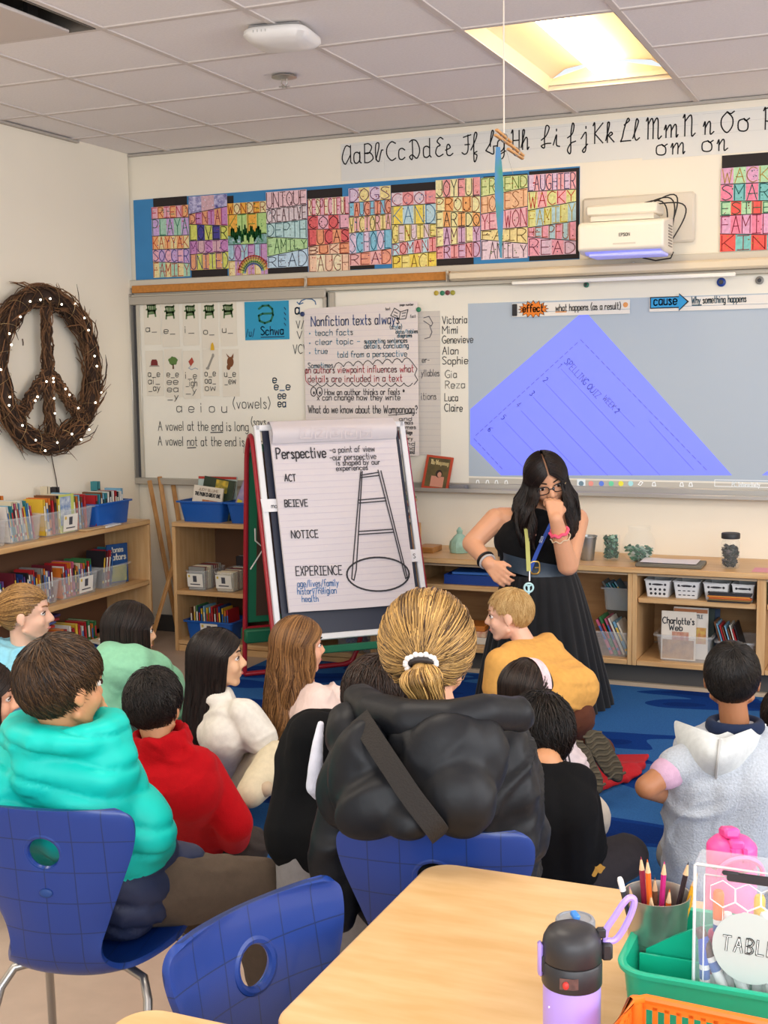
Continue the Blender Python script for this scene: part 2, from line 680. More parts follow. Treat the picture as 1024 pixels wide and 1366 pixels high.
# ceiling: lay-in tiles on a grid, with openings for the lamp and the air diffuser
gx = [-1.68 + 0.605 * k for k in range(-5, 9)]
gy = [5.95 - 0.6 * k for k in range(-1, 14)]
gx[0], gx[-1] = LX, RX
gy[0] = FY
gy = sorted(gy)
tile_m = mat('#eee9e8', 0.95, var=0.03, vs=90, bump=0.25, bs=260)
tg, bar = G(), G()
OPEN = {(-1.38, 5.05), (-1.38, 5.65), (-3.2, 3.85)}
for i in range(len(gx) - 1):
    for j in range(len(gy) - 1):
        cx, cy = (gx[i] + gx[i + 1]) / 2, (gy[j] + gy[j + 1]) / 2
        if any(abs(cx - a) < 0.2 and abs(cy - b) < 0.2 for a, b in OPEN):
            continue
        tg.box((cx, cy, CEIL + 0.012), (gx[i + 1] - gx[i] - 0.004, gy[j + 1] - gy[j] - 0.004, 0.012))
struct('ceiling', tg, tile_m)
struct('ceiling_slab', G().box((-0.49, 2.1, CEIL + 0.32), (8.0, 9.0, 0.1)), mat('#807a74', 0.9))
for x in gx[1:-1]:
    bar.box((x, (gy[0] + FY) / 2, CEIL + 0.003), (0.026, FY - gy[0], 0.006))
for y in gy[1:-1]:
    xs = [LX, RX] if abs(y - 5.35) > 0.1 else [LX, -1.68, -1.08, RX]
    for a, b in zip(xs[::2], xs[1::2]):
        bar.box(((a + b) / 2, y, CEIL + 0.0035), (b - a, 0.026, 0.006))
struct('trim_1', bar, mat('#d3cac4', 0.7))
ang = G().box(((LX + RX) / 2, FY - 0.012, CEIL - 0.006), (RX - LX, 0.024, 0.012)).box((LX + 0.012, 2.0, CEIL - 0.006), (0.024, 8.0, 0.012))
struct('trim_2', ang, mat('#b4aca2', 0.7))
struct('baseboard_left', G().box((LX + 0.008, 2.2, 0.05), (0.016, 8.0, 0.1)), mat('#4c4a48', 0.6))
struct('baseboard_front', G().box((-0.49, FY - 0.008, 0.05), (7.6, 0.016, 0.1)), mat('#4c4a48', 0.6))

# recessed fluorescent lamp
t = thing('ceiling_lamp', (-1.38, 5.35, CEIL), 'glowing recessed fluorescent ceiling lamp in a white tray above the alphabet strip', 'ceiling lamp')
w2, l2, hz = 0.29, 0.592, 0.11
pan = G()
for s in (-1, 1):
    a = [(s * w2, -l2, 0.0), (s * w2, l2, 0.0), (s * (w2 - 0.03), l2 - 0.02, 0.05), (s * (w2 - 0.03), -l2 + 0.02, 0.05)]
    pan.poly(a)
    pan.sheet([[(s * x, y, z) for x, z in ((0.26, 0.05), (0.2, 0.088), (0.12, 0.10), (0.0, hz))] for y in (-l2 + 0.02, l2 - 0.02)])
    pan.poly([(-w2, s * l2, 0), (w2, s * l2, 0), (w2 - 0.03, s * (l2 - 0.02), 0.05), (0, s * (l2 - 0.02), hz), (-w2 + 0.03, s * (l2 - 0.02), 0.05)])
part('reflector_tray', pan, mat('#e2d2b6', 0.6), t, world=False)
tb = G().box((0, 0, 0.055), (0.12, 1.12, 0.03), bev=0.012)
part('diffuser_tube', tb, mat('#fff0c8', 0.5, emit='#ffe8bc', es=15.0), t, world=False)
part('frame', G().box((0, 0.578, 0.03), (0.58, 0.022, 0.02)).box((0, -0.578, 0.03), (0.58, 0.022, 0.02)).box((0, -0.555, 0.05), (0.03, 0.03, 0.03)), mat('#d8cdb8', 0.5), t, world=False)

# air diffuser, upper left
t = thing('ceiling_vent', (-3.2, 3.85, CEIL), 'square plaque air diffuser with a dark gap in the ceiling corner of view', 'ceiling vent')
part('backing_pan', G().box((0, 0, 0.12), (0.58, 0.58, 0.01)).box((0.285, 0, 0.06), (0.008, 0.58, 0.12)).box((-0.285, 0, 0.06), (0.008, 0.58, 0.12)).box((0, 0.285, 0.06), (0.58, 0.008, 0.12)).box((0, -0.285, 0.06), (0.58, 0.008, 0.12)),
     mat('#6d665e', 0.7), t, world=False)
part('plaque', G().box((-0.05, 0.0, 0.0), (0.47, 0.54, 0.014), bev=0.004), mat('#cdc2bb', 0.8), t, world=False)
part('hanger', G().box((0.14, 0.1, 0.06), (0.02, 0.06, 0.11)).box((-0.2, 0.1, 0.06), (0.02, 0.06, 0.11)), mat('#2e2c2a', 0.5), t, world=False)

# wireless access point
c = A(-2.29, 4.46, CEIL)
t = thing('access_point', c, 'white rounded square wireless access point on a ceiling tile', 'access point', rot=math.radians(8))
ap = G()
for i, (s, z) in enumerate([(0.118, -0.012), (0.125, -0.02), (0.125, -0.034), (0.105, -0.052), (0.06, -0.060), (0.0, -0.062)]):
    pass
prof = [(0.118, -0.010), (0.128, -0.018), (0.130, -0.034), (0.108, -0.054), (0.06, -0.064), (0.004, -0.066)]
ring = []
for s, z in prof:
    q = []
    for k in range(40):
        a = 2 * math.pi * k / 40
        cc, ss = math.cos(a), math.sin(a)
        e = 0.42
        q.append((s * math.copysign(abs(cc) ** e, cc), s * math.copysign(abs(ss) ** e, ss), z))
    ring.append(q)
ap.sheet(ring, wrap=True)
ap.poly(ring[-1][::-1])
ap.poly(ring[0])
part('shell', ap, mat('#e9e6e2', 0.4), t, smooth=60, world=False)
part('mount_plate', G().box((0, 0, -0.006), (0.20, 0.20, 0.014)), mat('#8f8b88', 0.6), t, world=False)
led = G()
for k in range(4):
    led.box((-0.07 + 0.016 * k, -0.1285, -0.028), (0.003, 0.004, 0.009))
part('indicator_lamp', led, mat('#b7b4ae', 0.4), t, world=False)

# sprinkler
t = thing('sprinkler', (-2.63, 5.13, CEIL), 'small chrome sprinkler head with a round escutcheon on the ceiling', 'sprinkler')
chrome = mat('#b9b2aa', 0.3, metal=0.9)
part('escutcheon', G().lathe([(0.0, 0.0), (0.055, -0.001), (0.056, -0.006), (0.03, -0.012), (0.0, -0.013)], n=24), chrome, t, world=False)
part('sprinkler_frame', G().tube([(0.012, 0, -0.01), (0.014, 0, -0.03), (0, 0, -0.042)], 0.003).tube([(-0.012, 0, -0.01), (-0.014, 0, -0.03), (0, 0, -0.042)], 0.003), chrome, t, world=False)
df = G().lathe([(0, -0.042), (0.016, -0.043), (0.016, -0.045), (0, -0.046)], n=16)
for k in range(8):
    a = k * math.pi / 4
    df.box((0.02 * math.cos(a), 0.02 * math.sin(a), -0.044), (0.012, 0.005, 0.002), rotz(a))
part('deflector', df, chrome, t, world=False)

# ================================================================== FRONT WALL
EX, EZ = A(1, 0, 0), A(0, 0, 1)
EN = A(0, -1, 0)


def wy(px, py, off=0.0):
    return ony(px, py, FY - off)


def card(g, x0, x1, z0, z1, y, th=0.0012):
    return g.box(((x0 + x1) / 2, y - th / 2, (z0 + z1) / 2), (x1 - x0, th, z1 - z0))


ink = mat('#1d1c1f', 0.6)
paper = mat('#ece6da', 0.85, var=0.015, vs=6)
# cursive alphabet strip cards
cards = [('AaBb', 455, 512), ('CcDdEeFfGg', 513, 660), ('HhIiJjKkLl', 661, 857), ('Mm', 858, 934), ('NnOoPp', 935, 1150)]
letters = [('A', 456), ('a', 472), ('B', 486), ('b', 501), ('C', 516), ('c', 532), ('D', 546), ('d', 565), ('E', 581), ('e', 594), ('F', 616), ('f', 628),
           ('G', 648), ('g', 664), ('H', 682), ('h', 695), ('I', 722), ('i', 738), ('J', 757), ('j', 775), ('K', 791), ('k', 808), ('L', 828), ('l', 844),
           ('M', 862), ('m', 886), ('N', 911), ('n', 938), ('O', 960), ('o', 985), ('P', 1018), ('p', 1046)]
zt, zb = 2.805, 2.595
nm = {'AaBb': 'A and B', 'CcDdEeFfGg': 'C to G', 'HhIiJjKkLl': 'H to L', 'Mm': 'capital and small M', 'NnOoPp': 'N, O and P'}
for k, (cn, a, b) in enumerate(cards):
    x0, x1 = wy(a, 170)[0] - .004, wy(b, 170)[0]
    zlo = zb if cn in ('Mm', 'NnOoPp') else zb + 0.01
    t = thing('alphabet_strip', ((x0 + x1) / 2, FY - 0.001, zlo), 'white cursive alphabet strip showing %s above the art display' % nm[cn], 'alphabet strip', 'cursive alphabet strips')
    part('strip_card', card(G(), x0, x1, zlo, zt, FY - 0.001), mat('#e4e2dc', 0.8), t)
    lg = G()
    for ch, px in letters:
        if not (a - 4 <= px < b):
            continue
        o = wy(px, 170)
        base = 2.695
        hh = 0.098
        write(lg, ch, (o[0], FY - 0.0035, base), EX, EZ, hh, w=0.0065, width=text_len(ch, CURS) * hh / 10 * 0.86, font=CURS, jit=0)
    if cn == 'Mm':
        write(lg, 'om', (wy(876, 200)[0], FY - 0.0035, 2.612), EX, EZ, 0.085, w=0.006, font=CURS, jit=0)
    if cn == 'NnOoPp':
        write(lg, 'on', (wy(937, 195)[0], FY - 0.0035, 2.612), EX, EZ, 0.085, w=0.006, font=CURS, jit=0)
    part('lettering', lg, ink, t)
    gl = G()
    for z in (2.695, 2.745, 2.793):
        card(gl, x0 + 0.01, x1 - 0.01, z - 0.0006, z + 0.0006, FY - 0.0022, 0.0006)
    part('guide_line', gl, mat('#c9c8c6', 0.8), t)

# blue display backing, black sheets, word-art papers
bx0, bx1 = LX + 0.02, wy(773, 300)[0]
solo('display_backing', card(G(), bx0, bx1, 2.118, 2.588, FY - 0.0005, 0.005), mat('#3f86bd', 0.8, var=0.04, vs=8), 'long blue paper backing of the word art display', 'display board')
blk = mat('#2b2423', 0.8)
arts = [
    (203, 252, 276, 371, ['FRIEND', 'PLAYA', 'KAYYAK', 'SOCCER', 'FAMILY'], 'bright many-coloured word art reading FRIEND, leftmost in the row',
     ['#e8b0c0', '#a8d0b8', '#f0b07a', '#c8a8d8', '#e8d8a0'], ['#c22a3a', '#1d7a5a', '#c7401f', '#27459a', '#b8322a']),
    (253, 304, 262, 361, ['', 'DENTAL', 'LOVER', 'MUSIC', 'UNITED'], 'word art with a dark purple starry band along its top',
     ['#4a4392', '#c98ac0', '#d4d66a', '#d8b0b8', '#e6a37a'], ['#d9d4f0', '#a02a5a', '#2b2b2b', '#8a4a7a', '#3a2f7a']),
    (304, 356, 271, 369, ['WONDER', 'KIEL', '', 'JOYFUL', 'FAMILY'], 'word art with orange top, green scribble and rainbow corner',
     ['#f0b04a', '#b8d88a', '#a8cbd8', '#c89ac8', '#eedca8'], ['#a8442a', '#5a8a3a', '#2f7a3a', '#8a3a7a', '#c8a05a']),
    (356, 410, 256, 358, ['UNIQUE', 'CREATIVE', 'DEPTH', 'FAMILY', 'READ'], 'pale word art reading UNIQUE CREATIVE with a green FAMILY band',
     ['#efc9cf', '#e2d2d6', '#bddcdc', '#b9dba0', '#c4dcee'], ['#5a2f33', '#5a2a2a', '#3a6a72', '#3f6a3a', '#1d2a4a']),
    (411, 466, 265, 364, ['RESPECTFUL', 'COOL', 'LUCAS', 'BUKE', 'LAUGH'], 'word art reading RESPECTFUL with pink faces and red LUCAS band',
     ['#f0e2c0', '#eeb4c4', '#e2686a', '#f0a27a', '#f4cdb0'], ['#b3202a', '#3a2a2a', '#5a1d22', '#8a2a1d', '#8a4a3a']),
    (466, 522, 251, 355, ['DOGS', 'LAUGHING', 'VICTORIA', 'SCHOOL', 'READ'], 'word art reading DOGS on top with orange LAUGHING band',
     ['#e3cbe0', '#f0a48a', '#f2dd9a', '#8ac6dc', '#efb6b6'], ['#6a2a6a', '#a8401f', '#7a6a1d', '#1d6a8a', '#8a3a3a']),
    (523, 582, 257, 362, ['COOL', 'KAND', 'GENUINE', 'ROMANT', 'PEACE'], 'word art with red hearts band and yellow PEACE at its foot',
     ['#e6cfd8', '#c0dce4', '#f2e08a', '#f0a0a0', '#f4d860'], ['#b0475a', '#3a7aa8', '#8a7a1d', '#b3202a', '#8a6a1d']),
    (582, 641, 240, 346, ['JOYFUL', 'PROUD', 'FARIDO', 'FAMILY', 'FRIEND'], 'word art reading JOYFUL PROUD with orange second band',
     ['#f2e8b0', '#f4b070', '#f0e6a8', '#d8b0cc', '#f0a4a4'], ['#2a2a2a', '#a8501d', '#2a2a2a', '#6a2a4a', '#8a1d1d']),
    (642, 704, 237, 347, ['FRIEND', 'HONEST', 'YE WON', 'FAIR', 'FAMILY'], 'word art reading HONEST behind the hanging clothespin mobile',
     ['#dbe3a0', '#f6c49a', '#f0b8c0', '#f4dfa0', '#ead2dc'], ['#5a7a1d', '#b0602a', '#a81d3a', '#7a5a1d', '#5a3a4a']),
    (705, 769, 233, 342, ['LAUGHTER', 'WACKY', 'FAMILY', 'HELPFUL', 'READ'], 'word art reading LAUGHTER WACKY, rightmost in the row',
     ['#e3c6dc', '#f0b2b6', '#e0df98', '#b4d4dc', '#eea8bc'], ['#3a2f5a', '#c81d2a', '#c8b01d', '#b5561f', '#7a1d3a']),
    (962, 1046, 224, 336, ['WACKY', 'SMART', 'ESTHER', 'FAMILY', 'KIND'], 'word art reading SMART ESTHER beside the projector',
     ['#e0a8c8', '#7fc4c0', '#b6dcb0', '#f08aa4', '#ef6058'], ['#b8923a', '#1d5a5a', '#1d6a4a', '#8a1d3a', '#8a1414'])]
sheets = [(205, 250, 265, 278), (300, 312, 262, 290), (410, 457, 254, 268), (522, 581, 247, 262), (645, 704, 236, 242), (256, 304, 354, 372),
          (357, 411, 352, 366), (467, 500, 348, 360), (582, 632, 340, 356), (706, 773, 229, 345), (963, 1046, 208, 336)]
sn = ['above the leftmost word art', 'edging the purple starry word art', 'above the pink faces word art', 'above the red hearts word art',
      'above the HONEST word art', 'below the purple starry word art', 'below the pale UNIQUE word art', 'below the DOGS word art',
      'below the JOYFUL word art', 'behind the rightmost word art of the row', 'behind the word art beside the projector']
for k, (a, b, y0, y1) in enumerate(sheets):
    p0, p1 = wy(a, y0), wy((a if k != 9 else 772), y1)
    x1 = wy(b, y0)[0]
    solo('black_sheet', card(G(), p0[0], x1, min(p1[2], p0[2] - 0.02), p0[2], FY - 0.006 - 0.0006 * (k % 2), 0.0012), blk, 'black paper sheet %s' % sn[k], 'paper sheet', 'black sheets of the word art display')


def word_art(x0, x1, z0, z1, y, words, cols, inks, label, seed):
    r = random.Random(seed)
    t = thing('word_art', ((x0 + x1) / 2, y, z0), label, 'word art', 'student word art papers')
    part('art_paper', card(G(), x0, x1, z0, z1, y), mat('#efe3d3', 0.85), t)
    n = len(words)
    hh = (z1 - z0) / n
    lev = [[z1 - k * hh + (r.uniform(-0.25, 0.25) * hh if 0 < k < n else 0) for _ in (0, 1)] for k in range(n + 1)]
    lines = G()
    for k in range(n):
        a0, a1 = lev[k]
        b0, b1 = lev[k + 1]
        band = G().poly([(x0, y - 0.0018, b0), (x1, y - 0.0018, b1), (x1, y - 0.0018, a1), (x0, y - 0.0018, a0)])
        bm_ = mat(cols[k], 0.85, col2=inks[k] if not words[k] else None, var=0.12, vs=70 if words[k] else 38)
        part('colour_band', band, bm_, t)
        wd = words[k]
        # crayon patches between letters: every other letter cell in a shifted tint
        L = len(wd) or 1
        cell = (x1 - x0) / max(L, 3)
        pg = G()
        for q in range(max(L, 3)):
            if (q + k) % 2:
                f0, f1 = q * cell / (x1 - x0), (q + 1) * cell / (x1 - x0)
                pg.poly([(x0 + (x1 - x0) * f, y - 0.0023, (b0 + (b1 - b0) * f)) for f in (f0, f1)] + [(x0 + (x1 - x0) * f, y - 0.0023, (a0 + (a1 - a0) * f)) for f in (f1, f0)])
        part('crayon_patch', pg, mat(cols[(k + 2 + seed) % n], 0.85, var=0.15, vs=60), t)
        lg = G()
        if wd:
            for q, ch in enumerate(wd):
                f0 = (q + 0.12) / L
                f1 = (q + 0.88) / L
                zb0 = max(b0 + (b1 - b0) * f0, b0 + (b1 - b0) * f1) + hh * 0.06
                zt0 = min(a0 + (a1 - a0) * f0, a0 + (a1 - a0) * f1) - hh * 0.06
                gw, ss = glyph(ch, FONT)
                for st in ss:
                    stroke(lg, [(x0 + (x1 - x0) * (f0 + (f1 - f0) * p[0] / max(gw, 3)), y - 0.003, zb0 + (zt0 - zb0) * p[1] / 10) for p in st], 0.0042, EN)
            part('lettering', lg, mat(inks[k], 0.7), t)
        dots = G()
        for _ in range(10 if k else 16):
            f = r.random()
            zz = (b0 + (b1 - b0) * f) + r.uniform(0.15, 0.85) * ((a0 - b0) + (a1 - b1 - a0 + b0) * f)
            q = r.uniform(0.002, 0.004)
            xx = x0 + 0.01 + (x1 - x0 - 0.02) * f
            dots.poly([(xx + q * math.cos(a), y - 0.0034, zz + q * math.sin(a)) for a in np.arange(6) * math.pi / 3])
        part('dot', dots, mat(inks[(k + 1) % n] if words[k] else '#e8e2f4', 0.7), t)['kind'] = 'stuff'
        if k:
            stroke(lines, [(x0, y - 0.0032, a0), (x1, y - 0.0032, a1)], 0.004, EN)
    part('band_line', lines, ink, t)
    return t


for k, (a, b, y0, y1, words, label, cols, inks) in enumerate(arts):
    p0, p1 = wy(a, y0), wy(a, y1)
    art = word_art(p0[0], wy(b, y0)[0], p1[2], p0[2] - 0.004, FY - 0.0085 - 0.0035 * (k % 2), words, cols, inks, label, k)
    if k == 2:                                   # rainbow and green scribble
        x0, x1, z0 = p0[0], wy(b, y0)[0], p1[2]
        yy = FY - 0.0085 - 0.004
        for q, cc in enumerate(['#c8584a', '#e0a04a', '#e6d860', '#7ab06a', '#6a8ac8']):
            rg = G()
            rr = 0.10 - q * 0.011
            stroke(rg, [(x1 - 0.09 + rr * math.cos(w_), yy, z0 + 0.01 + rr * math.sin(w_)) for w_ in np.linspace(0.25, math.pi - 0.1, 16)], 0.009, EN)
            part('rainbow_band', rg, mat(cc, 0.8), art)
        sg = G()
        stroke(sg, [(x0 + 0.02 + 0.2 * q / 60, yy, z0 + 0.235 + 0.03 * math.sin(q * 2.3) + 0.02 * math.sin(q * 0.5)) for q in range(60)], 0.008, EN)
        part('scribble', sg, mat('#2f7d42', 0.8), art)

# ---------------------------------------------------------------- whiteboards
alu = mat('#b9b3a8', 0.4, metal=0.35)
cream_frame = mat('#cfc7b6', 0.5)
cork = mat('#c07f3a', 0.8, var=0.12, vs=60)
ybf = FY - 0.05
bl, br = wy(170, 378)[0], 1.6
bt, bb = 2.118, 0.902
struct('trim_3', G().box(((bl + br) / 2, FY - 0.022, 2.093), (br - bl, 0.044, 0.048), bev=0.004).box(((bl + br) / 2, FY - 0.02, 2.02), (br - bl, 0.04, 0.022), bev=0.003), cream_frame)
x_r = wy(607, 370)[0]
ck = G().box(((bl + 0.06 + br) / 2, FY - 0.046, 2.062), (br - bl - 0.07, 0.02, 0.044), bev=0.003)
solo('tack_rail', ck, cork, 'long orange cork tack rail along the top of the whiteboards', 'tack rail')
for px, wh in ((408, 'over the left whiteboard'), (597, 'left of the screen case'), (845, 'over the projected slide')):
    q = wy(px, 366, 0.06)
    g = G().box((q[0], FY - 0.066, 2.062), (0.016, 0.012, 0.06), bev=0.003).tube([(q[0], FY - 0.072, 2.075), (q[0] + 0.006, FY - 0.086, 2.06), (q[0], FY - 0.08, 2.03)], 0.004)
    solo('rail_hook', g, mat('#c8c2b4', 0.35, metal=0.6), 'small metal map hook on the tack rail %s' % wh, 'hook', 'map hooks on the tack rail')
# screen case (long cream tube box) right of centre
xs0, xs1 = x_r, 1.4
cs = G().box(((xs0 + xs1) / 2, FY - 0.085, 2.055), (xs1 - xs0, 0.055, 0.05), bev=0.012)
t = thing('screen_case', ((xs0 + xs1) / 2, FY - 0.085, 2.02), 'long cream case of a rolled-up screen under the projector', 'screen case')
part('case', cs, mat('#e2d2b6', 0.5), t)
part('pull_bar', G().box(((wy(690, 370)[0] + wy(985, 350)[0]) / 2, FY - 0.10, 2.005), (wy(985, 350)[0] - wy(690, 370)[0], 0.012, 0.02), bev=0.004), mat('#f0ece4', 0.4), t)

wb_m = mat('#f1ecdf', 0.4, var=0.012, vs=1.2)
# left board: its frame, the sliding panel that leaves a dark channel at the left
t = thing('whiteboard', ((bl + wy(440, 500)[0]) / 2, FY, bb), 'left whiteboard with vowel cards and the vowel rules written on it', 'whiteboard')
lx1 = wy(440, 420)[0]
fr = G().box((bl + 0.025, FY - 0.03, (bt + bb) / 2 - 0.04), (0.05, 0.06, bt - bb - 0.08), bev=0.004)
fr.box(((bl + lx1) / 2, FY - 0.03, 1.995), (lx1 - bl, 0.055, 0.05), bev=0.004).box(((bl + lx1) / 2, FY - 0.03, bb + 0.02), (lx1 - bl, 0.06, 0.04), bev=0.004)
part('frame', fr, alu, t)
part('channel', G().box((bl + 0.08, FY - 0.012, 1.45), (0.06, 0.02, 1.05)), mat('#5b5a5c', 0.6), t)
pl0 = wy(190, 500)[0]
part('writing_surface', G().box(((pl0 + lx1) / 2, FY - 0.03, 1.45), (lx1 - pl0, 0.02, 1.06)), wb_m, t)
part('panel_edge', G().box((pl0 + 0.012, FY - 0.036, 1.45), (0.024, 0.03, 1.07), bev=0.003), mat('#c9c3b6', 0.4, metal=0.3), t)
yb = FY - 0.0415
dk, bluei, green, redi = mat('#3b3a3d', 0.6), mat('#3f6f9f', 0.6), mat('#2a6e62', 0.6), mat('#c04650', 0.6)


def wr(g, txt, px, py, pxend, hpx, y=yb, w=0.0042, **k):
    """write so the line starts at pixel column px and ends at pxend on the board plane y"""
    o = ony(px, py, y)
    e = ony(pxend, py, y)
    hh = ony(px, py - hpx, y)[2] - o[2]
    return write(g, txt, (o[0], y, o[2]), EX, EZ, hh, w, width=(e[0] - o[0]), **k)


g = G()
wr(g, 'a e i o u', 236, 550, 306, 13)
wr(g, '(vowels)', 311, 545, 363, 14)
wr(g, 'A vowel at the end is long', 211, 574, 333, 12)
wr(g, 'A vowel not at the end is short', 211, 594, 356, 12)
wr(g, '(says', 335, 568, 356, 11)
stroke(g, [ony(281, 577, yb), ony(297, 576.6, yb)], 0.006, EN)
stroke(g, [ony(250, 597.5, yb), ony(261, 597, yb)], 0.006, EN)
wr(g, 'VCV', 391, 472, 412, 12)
wr(g, 'V', 396, 452, 405, 10)
wr(g, 'V/', 395, 438, 407, 10)
part('handwriting', g, dk, t)
g = G()
for txt, px, py, pe in (('e', 364, 511, 371), ('e_e', 366, 520, 389), ('ee', 371, 532, 383), ('ea', 371, 543, 383)):
    wr(g, txt, px, py, pe, 11, w=0.006)
wr(g, 'a', 394, 419, 402, 14, w=0.008)
stroke(g, [ony(x_, y_, yb) for x_, y_ in ((399, 405), (402, 401), (408, 398.5), (416, 399), (420, 402), (421, 406))], 0.006, EN)
stroke(g, [ony(x_, y_, yb) for x_, y_ in ((396, 403), (399, 406), (404, 404))], 0.006, EN)
part('handwriting', g, bluei, t, label='blue handwriting')

# card pictures
def chair_sketch(g, c, s, y):
    q = lambda pts: [(c[0] + a * s, y, c[2] + b * s) for a, b in pts]
    for pts in ([(-.5, .5), (-.3, .55), (.3, .5), (.45, .6)], [(-.45, .5), (-.4, 0), (.35, .0), (.42, .55)], [(-.6, .1), (-.4, .15), (-.35, -.1), (.35, -.1), (.5, .15)],
                [(-.4, -.1), (-.45, -.6)], [(.35, -.1), (.42, -.55)], [(-.4, -.3), (.4, -.25)], [(-.2, .5), (-.2, 0)], [(0, .5), (0, 0)], [(.2, .5), (.2, 0)]):
        stroke(g, q(pts), s * 0.16, EN)


top = [('a_', 191, 213, 398, 460), ('e_', 215, 238, 400, 463), ('i_', 243, 264, 400, 461), ('o_', 268, 290, 398, 465), ('u_', 293, 315, 398, 462)]
pics = {'a_': 'a green chair and the letter a', 'e_': 'a green chair and the letter e', 'i_': 'a green chair and the letter i',
        'o_': 'a green chair and the letter o', 'u_': 'a green chair and the letter u'}


def vowel_card(a, b, y0, y1, lines, label, pic, yoff):
    p0, p1 = ony(a, y0, FY - 0.042), ony(a, y1, FY - 0.042)
    x1 = ony(b, y0, FY - 0.042)[0]
    y = FY - 0.042 - yoff
    t = thing('vowel_card', ((p0[0] + x1) / 2, y, p1[2]), label, 'vowel card', 'vowel picture cards')
    part('card', card(G(), p0[0], x1, p1[2], p0[2], y), mat('#e8e0d0', 0.6), t)
    lg = G()
    w_ = x1 - p0[0]
    hh = p0[2] - p1[2]
    k = len(lines)
    for i, s in enumerate(lines):
        z = p0[2] - hh * (0.72 if k == 1 else 0.58 + 0.155 * i)
        lw = min(w_ * 0.75, text_len(s) * 0.0075)
        write(lg, s, (p0[0] + (w_ - lw) / 2, y - 0.0025, z), EX, EZ, 0.04, w=0.004, width=lw)
    part('lettering', lg, mat('#4b4744', 0.6), t)
    c_ = A((p0[0] + x1) / 2, y - 0.0025, p0[2] - hh * 0.27)
    return t, c_, y - 0.0025


for s, a, b, y0, y1 in top:
    t, c_, y_ = vowel_card(a, b, y0, y1, [s], 'white card on left whiteboard with %s' % pics[s], 'chair', 0.0)
    pg = G()
    chair_sketch(pg, c_, 0.062, y_)
    part('picture', pg, mat('#5d7a4a', 0.7), t, label='green chair picture')
low = [(['a_e', 'ai_', '_ay'], 194, 217, 468, 528, 'white card with a red cake picture and letters a_e', ),
       (['e_e', 'ee', 'ea', '_y'], 219, 242, 466, 530, 'white card with a green tree picture and letters e_e'),
       (['i_e', '_igh', '_y'], 244, 266, 468, 532, 'white card with a red kite picture and letters i_e'),
       (['o_e', 'oa_', 'ow'], 270, 291, 466, 528, 'white card with a grey bone picture and letters o_e'),
       (['u_e', '_ew'], 296, 318, 466, 529, 'white card with a brown mule picture and letters u_e')]
for i, (ls, a, b, y0, y1, label) in enumerate(low):
    t, c_, y_ = vowel_card(a, b, y0, y1, ls, label, '', 0.0)
    pg = G()
    q = lambda pts, s=0.05: [(c_[0] + u_ * s, y_, c_[2] + v_ * s) for u_, v_ in pts]
    if i == 0:
        pg.poly(q([(-.5, -.3), (.5, -.3), (.45, .15), (.3, .4), (-.3, .4), (-.45, .15)]))
        part('picture', pg, mat('#7a2b2a', 0.7), t)
        part('plate_line', G().poly(q([(-.75, -.45), (.75, -.45), (.6, -.3), (-.6, -.3)])), mat('#9b948a', 0.7), t)
    if i == 1:
        pg.poly(q([(.62 * math.cos(w_) * (1 + .12 * math.sin(5 * w_)), .15 + .5 * math.sin(w_) * (1 + .1 * math.cos(7 * w_))) for w_ in np.linspace(0, 6.1, 22)]))
        part('picture', pg, mat('#5f7f3f', 0.7), t)
        part('trunk', G().poly(q([(-.12, -.8), (.12, -.8), (.08, -.2), (-.08, -.2)])), mat('#6a4a2c', 0.7), t)
    if i == 2:
        part('picture', pg.poly(q([(-.1, -.3), (.35, .2), (.1, .75), (-.4, .25)])), mat('#b04a3a', 0.7), t)
        tl = G()
        stroke(tl, q([(-.1, -.3), (-.4, -.5), (.0, -.7), (.5, -.5), (.85, -.65)]), 0.003, EN)
        part('kite_tail', tl, mat('#6a8ab0', 0.7), t)
    if i == 3:
        stroke(pg, q([(-.35, -.7), (.3, .6)]), 0.013, EN)
        pg.ell(q([(.36, .72)])[0], (0.008, 0.0006, 0.012)).ell(q([(-.4, -.75)])[0], (0.012, 0.0006, 0.008))
        part('picture', pg, mat('#9b968c', 0.7), t)
    if i == 4:
        pg.ell(q([(0, 0)])[0], (0.022, 0.0006, 0.03)).ell(q([(-.25, -.6)])[0], (0.013, 0.0006, 0.016))
        pg.poly(q([(-.3, .5), (-.55, 1.0), (-.1, .6)])).poly(q([(.1, .55), (.45, 1.0), (.4, .4)]))
        part('picture', pg, mat('#7a4a2a', 0.7), t)
# duck-yellow magnet between the o cards
q = ony(283.5, 462, FY - 0.046)
solo('magnet', G().prism([q + A(-.011, 0, -.022), q + A(.011, 0, -.022), q + A(.009, 0, 0), q + A(0.002, 0, .022), q + A(-.007, 0, .01)], (0, -0.006, 0)), mat('#e2b32f', 0.5), 'yellow pear shaped magnet above the bone card', 'magnet')
